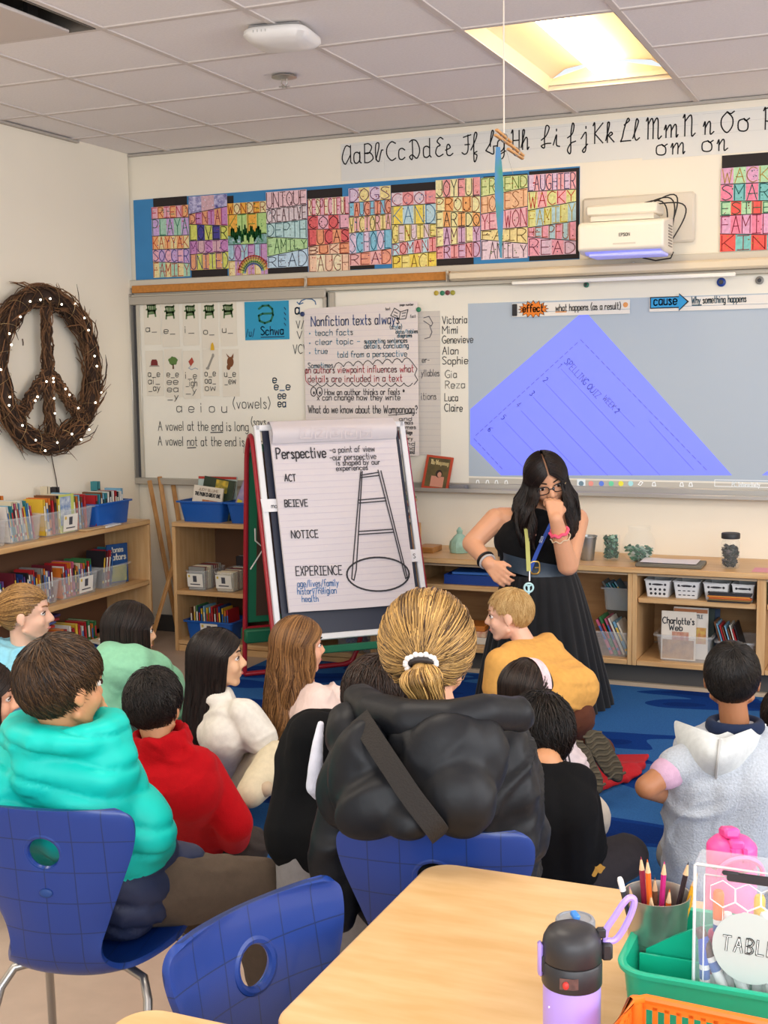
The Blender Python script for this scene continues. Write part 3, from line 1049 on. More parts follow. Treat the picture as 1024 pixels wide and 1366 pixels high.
# blue schwa card
p0, p1, p2 = ony(326, 403, FY - 0.042), ony(326, 454, FY - 0.042), ony(385, 402, FY - 0.042)
t = thing('schwa_card', ((p0[0] + p2[0]) / 2, FY - 0.042, p1[2]), 'bright blue card reading Schwa on the left whiteboard', 'card')
part('card', card(G(), p0[0], p2[0], p1[2], p0[2], FY - 0.042), mat('#2c9ac4', 0.6), t)
g = G()
ys = FY - 0.0445
stroke(g, [ony(x_, y_, ys) for x_, y_ in ((345, 412), (350, 408), (358, 407.5), (363, 412), (364, 420), (361, 428), (353, 431), (346, 428), (345, 421), (350, 418.5), (363, 418))], 0.012, EN)
part('lettering', g, mat('#1f6d55', 0.6), t)
g = G()
wr(g, 'Schwa', 348, 447, 380, 11, y=ys, w=0.006)
stroke(g, [ony(348, 450, ys), ony(379, 449, ys)], 0.005, EN)
wr(g, '/u/', 328, 449, 341, 10, y=ys, w=0.004)
for yy_ in (410, 417, 424, 431):
    stroke(g, [ony(379, yy_, ys), ony(381, yy_ + 3, ys)], 0.005, EN)
part('lettering', g, mat('#1b3a5a', 0.6), t, label='dark blue Schwa lettering')

# middle and right board
cx0, cx1 = lx1 + 0.0, 1.55
t = thing('whiteboard', ((cx0 + cx1) / 2, FY, bb), 'right whiteboard carrying the chart paper, the name list and the projected slide', 'whiteboard')
part('writing_surface', G().box(((cx0 + cx1) / 2, FY - 0.014, 1.47), (cx1 - cx0, 0.014, 1.06)), mat('#ebe6d9', 0.4, var=0.01, vs=1), t)
part('divider', G().box((wy(445, 420)[0] + 0.005, FY - 0.028, 1.47), (0.035, 0.02, 1.06), bev=0.004).box((lx1 - 0.01, FY - 0.036, 1.47), (0.02, 0.032, 1.07), bev=0.004), alu, t)
tr = G().box(((cx0 + cx1) / 2, FY - 0.05, bb + 0.008), (cx1 - cx0, 0.09, 0.012), bev=0.004).box(((cx0 + cx1) / 2, FY - 0.094, bb + 0.014), (cx1 - cx0, 0.008, 0.022), bev=0.003)
tr.box(((cx0 + cx1) / 2, FY - 0.016, bb + 0.03), (cx1 - cx0, 0.03, 0.04), bev=0.004)
part('marker_tray', tr, mat('#c2beb8', 0.3, metal=0.5), t)
g, g2 = G(), G()
ym = FY - 0.0225
for k, (nme, py, x1_) in enumerate([('Victoria', 432, 624), ('Mimi', 445, 613), ('Genevieve', 458, 632), ('Alan', 473, 613), ('Sophie', 486, 626)]):
    wr(g, nme, 590, py, x1_, 10, y=ym)
for nme, py, x1_ in (('Luca', 535, 612), ('Claire', 549, 618)):
    wr(g, nme, 593, py, x1_, 10, y=ym)
part('handwriting', g, dk, t)
for nme, py, x1_ in (('Gia', 504, 611), ('Reza', 518, 622)):
    wr(g2, nme, 594, py, x1_, 10, y=ym, w=0.004)
part('handwriting', g2, mat('#9a958c', 0.6), t, label='faint grey handwriting')

# magnets along the board top
for k, (px, py, c_) in enumerate([(582, 391, '#b9a23a'), (590, 391, '#2f7d5a'), (597, 390.5, '#7a3a3c'), (604, 390.5, '#a8a03a')]):
    q = ony(px, py, FY - 0.021)
    nmn = ['first yellow', 'green', 'maroon', 'second yellow']
    solo('magnet', G().lathe([(0, 0), (0.013, 0.0), (0.013, 0.006), (0.009, 0.009), (0, 0.009)], q, 16, rotx(math.pi / 2)), mat(c_, 0.4), '%s round magnet in the row of four below the tack rail' % nmn[k], 'magnet', 'round magnets on the whiteboard')
for px, py, c_, r_, lab in ((962, 376.5, '#1f3f8f', 0.022, 'dark blue round magnet clip above the cause strip'), (1013, 374, '#8d8b86', 0.02, 'grey round magnet with a dark centre at the right picture edge'),
                            (782, 380, '#3b7a66', 0.014, 'small green magnet below the screen case')):
    q = ony(px, py, FY - 0.021)
    g = G().lathe([(0, 0), (r_, 0.0), (r_, 0.008), (r_ * 0.6, 0.014), (0, 0.014)], q, 18, rotx(math.pi / 2))
    g.slot = 1
    g.lathe([(0, 0.0145), (r_ * 0.5, 0.0145), (r_ * 0.45, 0.019), (0, 0.019)], q, 14, rotx(math.pi / 2))
    solo('magnet', g, [mat(c_, 0.35), mat('#35353a', 0.4)], lab, 'magnet', 'round magnets on the whiteboard')

# chart paper
yc = FY - 0.024


def lined(t, x0, x1, z0, z1, y, step=0.032, col='#c9c6d4'):
    g = G()
    z = z1 - step
    while z > z0 + 0.01:
        g.add([(x0, y, z), (x1, y, z), (x1, y, z + 0.0015), (x0, y, z + 0.0015)], [(0, 1, 2, 3)])
        z -= step
    o = part('ruled_lines', g, mat(col, 0.8), t)
    return o


q0, q1 = ony(480, 418, yc), ony(588, 607, yc)
t = thing('chart_paper', ((q0[0] + q1[0]) / 2, yc, q1[2]), 'grey lined chart sheet sticking out behind the Nonfiction chart', 'chart paper')
part('sheet', card(G(), q0[0], q1[0], q1[2], q0[2], yc), mat('#cfc8c0', 0.8), t)
lined(t, q0[0], q1[0], q1[2], q0[2], yc - 0.0018, col='#b3adb0')
g = G()
yk = yc - 0.003
wr(g, 'yllables', 562, 502, 587, 9, y=yk, w=0.0031)
wr(g, 'er-', 563, 484, 574, 8, y=yk, w=0.0031)
wr(g, 'itions', 562, 533, 583, 9, y=yk, w=0.0031)
stroke(g, [ony(x_, y_, yk) for x_, y_ in ((565, 424), (572, 422), (577, 431), (575, 435), (565, 428))], 0.004, EN)
stroke(g, [ony(x_, y_, yk) for x_, y_ in ((573, 435), (576, 443), (573, 450), (566, 452))], 0.004, EN)
part('handwriting', g, mat('#57535c', 0.6), t)

yn = FY - 0.055
q0, q1 = ony(405, 412, yn), ony(560, 608, yn)
t = thing('chart_paper', ((q0[0] + q1[0]) / 2, yn, q1[2]), 'large white chart headed Nonfiction texts always, behind the easel', 'chart paper')
cp = G()
c_r = 0.03
x0, x1, z0, z1 = q0[0], ony(557, 412, yn)[0], q1[2], ony(405, 412, yn)[2]
pts = [(x0, yn, z0), (x1, yn, z0), (x1, yn, z1 + 0.02)] + [(x0 + c_r - c_r * math.sin(a), yn, z1 - c_r + c_r * math.cos(a)) for a in np.linspace(0, math.pi / 2, 6)]
cp.prism(pts, (0, -0.001, 0))
part('sheet', cp, mat('#e6dcd8', 0.8), t)
lined(t, x0, x1, z0, z1, yn - 0.002, col='#d3c8d0')
yk = yn - 0.0035
g = G()
wr(g, 'Nonfiction texts always', 415, 435, 534, 13, y=yk, w=0.0051)
part('handwriting', g, mat('#2c4a86', 0.6), t, label='dark blue heading')
g = G()
for txt, a, py, b, h_ in (('teach facts', 420, 448, 472, 8), ('clear topic -', 421, 460, 482, 8), ('supporting sentences', 486, 458, 544, 6), ('details, concluding', 486, 465, 546, 7),
                          ('true', 420, 472, 438, 8), ('told from a perspective', 450, 477, 544, 8), ('Sometimes', 411, 491, 445, 7), ('(style)', 520, 439, 537, 6), ('data/tables', 528, 445, 558, 5), ('diagrams', 530, 450, 550, 5)):
    wr(g, txt, a, py, b, h_, y=yk, w=0.0035)
for py in (445, 458, 471):
    q = ony(413, py, yk)
    g.poly([q + A(0.005 * math.cos(a), 0, 0.005 * math.sin(a)) for a in np.arange(6)])
part('handwriting', g, mat('#4f90ad', 0.6), t, label='light blue handwriting')
g = G()
wr(g, 'an authors viewpoint influences what', 407, 498, 553, 9, y=yk, w=0.0039)
wr(g, 'details are included in a text', 411, 510, 538, 9, y=yk, w=0.0039)
stroke(g, [ony(x_, y_, yk) for x_, y_ in ((409, 492), (407, 500), (408, 508), (412, 513))], 0.004, EN)
part('handwriting', g, redi, t, label='red handwriting')
g = G()
wr(g, 'How an author thinks or feels *', 433, 527, 541, 8, y=yk, w=0.0037)
wr(g, 'x can change how they write', 423, 534, 535, 8, y=yk, w=0.0037)
wr(g, 'What do we know about the Wampanoag?', 411, 551, 558, 10, y=yk, w=0.0041)
stroke(g, [ony(518, 554, yk), ony(553, 551, yk)], 0.004, EN)
for txt, py in (('and', 561), ('animals', 566), ('homes', 572), ('the Village', 579), ('history', 587), ('land', 594), ('food', 600), ('people land', 605)):
    wr(g, txt, 529 + random.uniform(0, 4), py, 553 + random.uniform(-4, 4), 5, y=yk, w=0.0031)
for ex in (418, 426):
    stroke(g, [ony(ex + 3.6 * math.cos(a), 522.5 + 6 * math.sin(a), yk) for a in np.linspace(0, 6.28, 16)], 0.0045, EN)
    q = ony(ex + 0.5, 524, yk)
    g.poly([q + A(0.006 * math.cos(a), 0, 0.009 * math.sin(a)) for a in np.arange(8) * math.pi / 4])
sc_ = [(445, 491)] + [(445 + 13 * i + 13 * f, 489 - i * 0.9 - 5.5 * math.sin(math.pi * f)) for i in range(8) for f in (0.25, 0.5, 0.75, 1.0)] + [(556, 492), (553, 500), (557, 507), (552, 513)]
stroke(g, [ony(x_, y_, yk) for x_, y_ in sc_], 0.004, EN)
sc_ = [(412, 512)] + [(412 + 11.5 * i + 11.5 * f, 511 + 4.5 * math.sin(math.pi * f)) for i in range(12) for f in (0.25, 0.5, 0.75, 1.0)]
stroke(g, [ony(x_, y_, yk) for x_, y_ in sc_], 0.004, EN)
for pts in ([(521, 421), (526, 411), (534, 416), (544, 413), (541, 425), (532, 426), (521, 421)], [(534, 416), (532, 426)], [(526, 416), (530, 418)], [(525, 420), (530, 422)], [(536, 418), (541, 417)], [(536, 422), (540, 421)]):
    stroke(g, [ony(x_, y_, yk) for x_, y_ in pts], 0.0045, EN)
wr(g, 'text', 514, 414, 521, 4, y=yk, w=0.0020)
wr(g, 'page number', 533, 408, 552, 3, y=yk, w=0.0020)
wr(g, 'fact', 547, 424, 555, 4, y=yk, w=0.0020)
part('handwriting', g, dk, t, label='black handwriting and open book drawing')
for px, py, c_, lab in ((403.5, 419, '#2b3a66', 'dark blue round magnet holding the chart at its left corner'), (558.5, 413, '#2f7d5a', 'green round magnet at the right corner of the Nonfiction chart')):
    q = ony(px, py, yn - 0.002)
    solo('magnet', G().lathe([(0, 0), (0.013, 0.0), (0.013, 0.007), (0.009, 0.01), (0, 0.01)], q, 16, rotx(math.pi / 2)), mat(c_, 0.4), lab, 'magnet', 'round magnets on the whiteboard')
yv = yn - 0.006
q0, q1 = ony(518, 586, yv), ony(540, 606, yv)
t = thing('sticky_note', ((q0[0] + q1[0]) / 2, yv, q1[2]), 'white paper slip stuck low on the Nonfiction chart beside the easel', 'note')
part('slip', card(G(), q0[0], q1[0], q1[2], q0[2], yv), mat('#e9e4ee', 0.8), t)
part('handwriting', wr(G(), 'sts', 526, 602, 535, 7, y=yv - 0.003, w=0.0031), mat('#6a78a0', 0.6), t)

# projected slide
ysl = FY - 0.0216
x0, z1 = ony(624, 405, ysl)[0], ony(624, 405, ysl)[2]
x1, z0 = 0.35, ony(624, 635, ysl)[2]
t = thing('projected_slide', ((x0 + x1) / 2, ysl, z0), 'pale projected screen image showing a tilted purple spelling quiz sheet', 'projected image')
lit = mat('#a5adb6', 0.4, emit='#a6c2dc', es=0.13)
part('background', card(G(), x0, x1, z0, z1, ysl + 0.0004, 0.0006), lit, t)
yq = ysl - 0.0008
cw = lambda x_, y_: ony(x_, y_, yq)
vio = mat('#7c86e6', 0.4, emit='#5f6cff', es=0.52)
part('quiz_sheet', G().poly([cw(779, 414), cw(976, 634), cw(668, 634), cw(627, 592), cw(627, 546)]), vio, t)
part('quiz_sheet', G().poly([cw(1016, 634), cw(1060, 600), cw(1060, 634)]), vio, t)
g = G()
yq2 = yq - 0.001
cw2 = lambda x_, y_: ony(x_, y_, yq2)


def dashes(a, b, n):
    a, b = cw2(*a), cw2(*b)
    for i in range(n):
        stroke(g, [a + (b - a) * (i / n), a + (b - a) * ((i + 0.6) / n)], 0.004, EN)


dashes((774, 453), (945, 630), 24)
dashes((770, 457), (632, 583), 22)
dashes((632, 585), (672, 628), 7)
for a, b in (((748, 492), (880, 634)), ((728, 512), (843, 634)), ((711, 530), (810, 634)), ((695, 548), (776, 634)), ((674, 563), (742, 634)), ((656, 580), (708, 634)), ((818, 540), (846, 569)), ((866, 562), (925, 627))):
    stroke(g, [cw2(*a), cw2(*b)], 0.0022, EN)
u_ = unit(cw2(840, 540) - cw2(740, 430))
v_ = unit(np.cross(EN, u_))
write(g, 'SPELLING QUIZ', cw2(752, 484), u_, v_, 0.035, w=0.0035, width=0.26)
write(g, 'WEEK 2', cw2(803, 532), u_, v_, 0.03, w=0.0035, width=0.11)
for i, (x_, y_) in enumerate([(743, 490), (724, 508), (706, 526), (688, 541), (668, 558), (650, 574)]):
    write(g, str(i + 1), cw2(x_, y_), u_, v_, 0.03, w=0.0035)
part('quiz_lines', g, mat('#6f70b8', 0.5, emit='#4a4ad0', es=0.2), t)
# tool bar under the image
zt0, zt1 = ony(700, 655, ysl)[2], ony(700, 639, ysl)[2]
part('tool_bar', card(G(), x0, x1, zt0, zt1, ysl + 0.0004, 0.0006), mat('#bdb8ae', 0.4, emit='#a8a49c', es=0.08), t)
g = G()
for px in (637, 650, 662, 675, 872, 909, 921):
    q = cw2(px, 643 + (px - 637) * 0.012)
    stroke(g, [q + A(-.009, 0, -.009), q + A(.009, 0, -.009), q + A(.004, 0, .01), q + A(-.006, 0, .008), q + A(-.009, 0, -.009)], 0.004, EN)
q = cw2(854, 645)
stroke(g, [q + A(-.012, 0, -.006), q + A(0, 0, .01), q + A(.012, 0, .006), q + A(0, 0, -.01), q + A(-.012, 0, -.006)], 0.004, EN)
a, b = cw2(953, 640), cw2(1100, 652)
stroke(g, [(a[0], yq2, a[2]), (b[0], yq2, a[2])], 0.003, EN)
stroke(g, [(a[0], yq2, b[2]), (b[0], yq2, b[2])], 0.003, EN)
stroke(g, [(a[0], yq2, a[2]), (a[0], yq2, b[2])], 0.003, EN)
wr(g, 'PC Interactivity', 976, 649, 1014, 6, y=yq2, w=0.003)
part('tool_icon', g, mat('#eef0f0', 0.4, emit='#ffffff', es=0.15), t)
q = cw2(775, 645)
part('tool_icon', card(G(), q[0] - 0.022, q[0] + 0.022, q[2] - 0.022, q[2] + 0.022, yq2), mat('#dfe9ee', 0.4, emit='#ffffff', es=0.15), t)
for px, c_ in ((788, '#e8958a'), (802, '#5f7fe0'), (815, '#6fcfa0'), (828, '#e8e04a'), (841, '#a8dce0'), (775, '#6f8a98')):
    q = cw2(px, 645) + A(0, -0.0016, 0)
    part('colour_button', G().poly([q + A(0.0135 * math.cos(a), 0, 0.0135 * math.sin(a)) for a in np.arange(16) * math.pi / 8]), mat(c_, 0.4, emit=c_, es=0.15), t)

# effect / cause sentence strips on the slide
def sent_strip(px0, px1, py0, py1, label, slope):
    y = FY - 0.03
    a, b = ony(px0, py0, y), ony(px0, py1, y)
    x1 = ony(px1, py0, y)[0]
    t = thing('sentence_strip', ((a[0] + x1) / 2, y, b[2]), label, 'sentence strip')
    part('strip', card(G(), a[0], x1, b[2], a[2], y), mat('#e6e2dc', 0.7), t)
    rl = G()
    stroke(rl, [ony(px0, py1 - 6, y - 0.0018) + A(0, 0, 0), A(x1, y - 0.0018, ony(px0, py1 - 6, y)[2])], 0.002, EN)
    part('ruled_lines', rl, mat('#8a9ab0', 0.7), t)
    return t, y - 0.003


t, y_ = sent_strip(683, 840, 405, 423, 'white strip reading what happens with an orange effect burst', 0)
c_ = ony(711, 414, y_)
c_[2] = t.location[2] + 0.038
part('clip', G().box((ony(686.5, 414, y_)[0], y_ - 0.004, t.location[2] + 0.036), (0.026, 0.01, 0.062), bev=0.003), mat('#242226', 0.5), t)
bt_ = [(c_[0] + (0.078 if i % 2 == 0 else 0.062) * math.cos(a) * 1.0, y_, c_[2] + (0.042 if i % 2 == 0 else 0.026) * math.sin(a)) for i, a in enumerate(np.linspace(0, 2 * math.pi, 33)[:-1])]
part('burst', G().poly([(x_ + (x_ - c_[0]) * .08, y, z + (z - c_[2]) * .12) for x_, y, z in bt_]), ink, t)
part('burst', G().poly([(x_, y - 0.0008, z) for x_, y, z in bt_]), mat('#e87f22', 0.6), t, label='orange burst')
write(lg := G(), 'effect', (c_[0] - 0.055, y_ - 0.0016, c_[2] - 0.014), EX, EZ, 0.036, w=0.006, width=0.115)
part('lettering', lg, ink, t)
g = G()
write(g, 'what happens (as a result)', (ony(741, 412, y_)[0], y_, t.location[2] + 0.024), EX, EZ, 0.034, w=0.004, width=ony(829, 410, y_)[0] - ony(741, 412, y_)[0])
part('handwriting', g, dk, t)
g = G()
stroke(g, [A(ony(741, 412, y_)[0], y_, t.location[2] + 0.019), A(ony(755, 412, y_)[0], y_, t.location[2] + 0.019)], 0.006, EN)
q = A(ony(834, 408, y_)[0], y_, t.location[2] + 0.045)
g.poly([q + A(0.013 * math.cos(a), 0, 0.013 * math.sin(a)) for a in np.arange(12) * math.pi / 6])
part('dot', g, mat('#e09a5a', 0.6), t)
t, y_ = sent_strip(866, 1080, 398, 416, 'white strip reading Why something happens with a blue cause arrow', 0)
zb_ = t.location[2]
xa, xb = ony(868, 405, y_)[0], ony(916, 405, y_)[0]
arrow = lambda m, y: [(xa - m, y, zb_ + 0.02 - m), (xb - 0.04, y, zb_ + 0.02 - m), (xb - 0.04, y, zb_ + 0.005 - m), (xb + m * 2, y, zb_ + 0.045), (xb - 0.04, y, zb_ + 0.083 + m), (xb - 0.04, y, zb_ + 0.068 + m), (xa - m, y, zb_ + 0.068 + m)]
part('arrow', G().poly(arrow(0.005, y_)), ink, t)
part('arrow', G().poly(arrow(0, y_ - 0.0008)), mat('#2e9ad6', 0.6), t, label='blue arrow')
write(lg := G(), 'cause', (xa + 0.016, y_ - 0.0018, zb_ + 0.032), EX, EZ, 0.046, w=0.006, width=0.12)
part('lettering', lg, mat('#16324a', 0.6), t)
g = G()
write(g, 'Why something happens', (ony(922, 403, y_)[0], y_, zb_ + 0.034), EX, EZ, 0.034, w=0.004, width=ony(996, 400, y_)[0] - ony(922, 403, y_)[0])
stroke(g, [A(ony(923, 405, y_)[0], y_, zb_ + 0.026), A(ony(935, 405, y_)[0], y_, zb_ + 0.026)], 0.006, EN)
part('handwriting', g, mat('#3a5a6a', 0.6), t)

# ---------------------------------------------------------------- projector
pc = A(-1.37, FY, 2.27)
xm0, xm1 = wy(778, 260)[0], wy(928, 260)[0]
t = thing('projector_mount', ((xm0 + xm1) / 2, FY, 2.17), 'flat white wall plate behind the projector', 'wall plate')
part('plate', G().box(((xm0 + xm1) / 2, FY - 0.016, 2.30), (xm1 - xm0, 0.032, 0.245), bev=0.012), mat('#ded4c4', 0.5), t)
part('arm', G().box((-1.37, FY - 0.07, 2.345), (0.12, 0.09, 0.05), bev=0.006), mat('#d8d0c2', 0.5), t)
d_ = 6.22
py_front = FY - 0.36
t = thing('projector', (-1.33, FY - 0.23, 2.17), 'white short-throw projector mounted on the wall above the whiteboard', 'projector')
fx0, fx1 = ony(770, 315, py_front)[0], ony(885, 315, py_front)[0]
fz0, fz1 = ony(830, 336, py_front)[2], ony(830, 298, py_front)[2]
body = G()
pr = [(py_front, fz0 + 0.016), (py_front, fz1), (py_front + 0.02, fz1 + 0.014), (FY - 0.11, fz1 + 0.045), (FY - 0.11, fz0 - 0.004), (py_front + 0.05, fz0 - 0.002)]
bmx = blob_src = G().prism([(fx0, y, z) for y, z in pr], (fx1 - fx0, 0, 0))
ob = part('case', bmx, mat('#ece4d6', 0.4), t)
bv = ob.modifiers.new('bevel', 'BEVEL')
bv.width, bv.segments = 0.012, 3
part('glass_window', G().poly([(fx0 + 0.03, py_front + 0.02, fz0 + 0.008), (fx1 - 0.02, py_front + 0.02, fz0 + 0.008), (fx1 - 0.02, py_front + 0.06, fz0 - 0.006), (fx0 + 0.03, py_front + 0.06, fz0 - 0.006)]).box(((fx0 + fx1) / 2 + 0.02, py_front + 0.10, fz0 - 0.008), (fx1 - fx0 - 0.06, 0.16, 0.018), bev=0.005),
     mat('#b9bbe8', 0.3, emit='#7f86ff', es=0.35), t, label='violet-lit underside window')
cv = G().box(((fx0 + fx1) / 2 - 0.01, FY - 0.21, fz1 + 0.075), (fx1 - fx0 - 0.07, 0.18, 0.05), bev=0.008)
cv.box(((fx0 + fx1) / 2 - 0.01, FY - 0.2, fz1 + 0.04), (fx1 - fx0 - 0.11, 0.16, 0.03))
part('slide_bracket', cv, mat('#e3dbcd', 0.45), t)
vt = G()
for k in range(8):
    vt.box((fx1 + 0.001, FY - 0.2 + 0.0, fz0 + 0.03 + k * 0.014), (0.004, 0.09, 0.005))
part('vent_slats', vt, mat('#8d857a', 0.6), t)
write(lg := G(), 'EPSON', ((fx0 + fx1) / 2 - 0.005, py_front - 0.0015, fz0 + 0.075), EX, EZ, 0.014, w=0.0028, width=0.055, jit=0)
part('logo', lg, mat('#77716a', 0.5), t)
part('front_slot', G().box(((fx0 + fx1) / 2 + 0.02, py_front - 0.0005, fz0 + 0.04), (0.11, 0.002, 0.008)), mat('#d3cabc', 0.5), t)
for k in range(4):
    a = A(fx1 - 0.16 + 0.03 * k, FY - 0.2, fz1 + 0.10)
    b = A(fx1 - 0.03 + 0.02 * (k % 2), FY - 0.12, fz0 + 0.12 - 0.02 * k)
    mid = (a + b) / 2 + A(0.04 + 0.015 * k, 0.02, 0.06 + 0.018 * (k % 3))
    cb = [a + (b - a) * s + (mid - (a + b) / 2) * math.sin(math.pi * s) * 1.2 for s in np.linspace(0, 1, 14)]
    cb.append(A(cb[-1][0], FY - 0.10, cb[-1][2] - 0.01))
    part('cable', G().tube(cb, 0.0035, 6), mat('#25211f', 0.5), t)
cb = [A(fx1 - 0.14, FY - 0.16, fz0 - 0.015), A(fx1 - 0.08, FY - 0.14, fz0 - 0.03), A(fx1 - 0.01, FY - 0.12, fz0 - 0.02), A(fx1, FY - 0.11, fz0 + 0.01)]
part('cable', G().tube(cb, 0.004, 6), mat('#25211f', 0.5), t)

# ---------------------------------------------------------------- clothespin mobile on a string
d_ = 3.6
tp = P(672, 178, d_)
t = thing('hanging_mobile', tp, 'wooden clothespins on a white string holding a thin painted paper strip', 'mobile')
part('string', G().tube([tp, tp + A(0, 0, CEIL - tp[2])], 0.0022, 6), mat('#cfc4b8', 0.8), t)
dirp = unit(P(694, 200, d_ + 0.05) - P(655, 170, d_ - 0.05))
pin = mat('#c79a68', 0.6, col2='#a87440', vs=20, stretch=(4, 20, 20))
for k, off in enumerate((A(0, 0, 0.0), dirp * 0.035 + A(0.012, 0.012, -0.022))):
    c_ = P(671, 184, d_) + off
    R_ = frame(dirp)
    g = G()
    for s in (-1, 1):
        g.box(c_ + R_[:, 1] * 0.0062 * s, (0.011, 0.007, 0.074), R_ @ rotx(0.05 * s), bev=0.002)
    part('clothespin', g, pin, t)
    part('spring', G().tube([c_ + R_[:, 1] * 0.012 * math.cos(a) + R_[:, 2] * (0.012 * math.sin(a)) + R_[:, 0] * (0.002 * a / 3 - 0.006) for a in np.linspace(0, 12, 30)], 0.0012, 5), mat('#9a9a98', 0.3, metal=0.9), t)
rows = []
for s in np.linspace(0, 1, 14):
    c_ = P(664 + 4 * s, 196 + 148 * s, d_)
    w_ = 0.006 + 0.008 * math.sin(math.pi * min(1, s * 1.1))
    rows.append([c_ + (RT * math.cos(0.9 * s) + FW * math.sin(0.9 * s)) * (w_ * q) for q in (-1, 0, 1)])
part('paper_strip', G().sheet(rows), mat('#2f7a48', 0.7, col2='#4468a8', vs=9, stretch=(3, 3, 1)), t, label='green and blue painted strip')
part('thread', G().tube([P(675, 200, d_), P(684, 232, d_)], 0.0006, 5), mat('#8a847c', 0.7), t)
# ================================================================== FURNITURE ALONG THE WALLS
MAPLE = ('#d9b483', '#c89a66')
wx, wy_, wz = wood(*MAPLE, 'x'), wood(*MAPLE, 'y'), wood(*MAPLE, 'z')
PAL = {'red': '#b3272d', 'dark blue': '#27407a', 'orange': '#d9772b', 'yellow': '#e0b93a', 'green': '#3f7d4a', 'purple': '#5d417e', 'teal': '#3a8a92',
       'cream': '#e0d2b4', 'white': '#e4e0d6', 'black': '#26242a', 'pink': '#c9607e', 'light blue': '#7fb0cc', 'brown': '#7a4f33', 'grey': '#8b8a86', 'maroon': '#6d2430'}
pages_m = mat('#e3d8bf', 0.9, var=0.1, vs=120, stretch=(8, 1, 1))


def book_mesh(th, h, d, col):
    """upright book: thickness on x, spine towards -y, height on z"""
    g = G()
    c_ = min(0.0022, th * 0.2)
    g.box((-th / 2 + c_ / 2, 0, h / 2), (c_, d, h)).box((th / 2 - c_ / 2, 0, h / 2), (c_, d, h)).box((0, -d / 2 + c_ / 2, h / 2), (th, c_, h))
    g.slot = 2
    if th > 0.009:
        g.box((0, -d / 2 - 0.0004, h * 0.62), (th * 0.6, 0.0008, h * 0.4)).box((0, -d / 2 - 0.0004, h * 0.15), (th * 0.7, 0.0008, h * 0.07))
    g.slot = 1
    g.box((0, c_ / 2, h / 2), (th - 2 * c_, d - 2 * c_, h - 0.006))
    lc = random.choice(['#efe6d2', '#e8c24a', '#2a2a30', '#f2efe8', '#c23b3b', '#3b6fb0'])
    return g.mesh('book', [mat(PAL[col], 0.45, coat=0.2), pages_m, mat(lc, 0.5)])


def place_book(me, p, R, label, group):
    o = bpy.data.objects.new('book', me)
    C.objects.link(o)
    m = Matrix.Identity(4)
    for i in range(3):
        for j in range(3):
            m[i][j] = R[i][j]
        m[i][3] = p[i]
    o.matrix_world = m
    return tag(o, label, 'book', group)


def row_of_books(start, u, out, length, n, hr, dr, where, group, lean=0.12, cols=None, seed=0, tiers=None):
    """n upright books from start along u (left to right as seen), spines towards out"""
    r = random.Random(seed)
    u, out = unit(u), unit(out)
    names = cols or list(PAL)
    step = length / n
    prev = None
    for i in range(n):
        c_ = r.choice([x for x in names if x != prev] or names)
        prev = c_
        th = step * r.uniform(0.62, 0.86)
        h, d = r.uniform(*hr), r.uniform(*dr)
        me = book_mesh(th, h, d, c_)
        a = lean + r.uniform(-0.02, 0.02)
        X = u * math.cos(a) - UP * math.sin(a)
        Zv = UP * math.cos(a) + u * math.sin(a)
        Y = -out
        R = np.stack([X, Y, Zv], 1)
        p = np.asarray(start, float) + u * (step * (i + 0.45)) - out * (d / 2 - r.uniform(0, 0.006)) + UP * (math.sin(abs(a)) * th / 2 + 0.003)
        place_book(me, p, R, '%s %s-spined book, %s from left %s' % ('slim' if th < 0.011 else 'thick', c_, ORD[i], where), group)


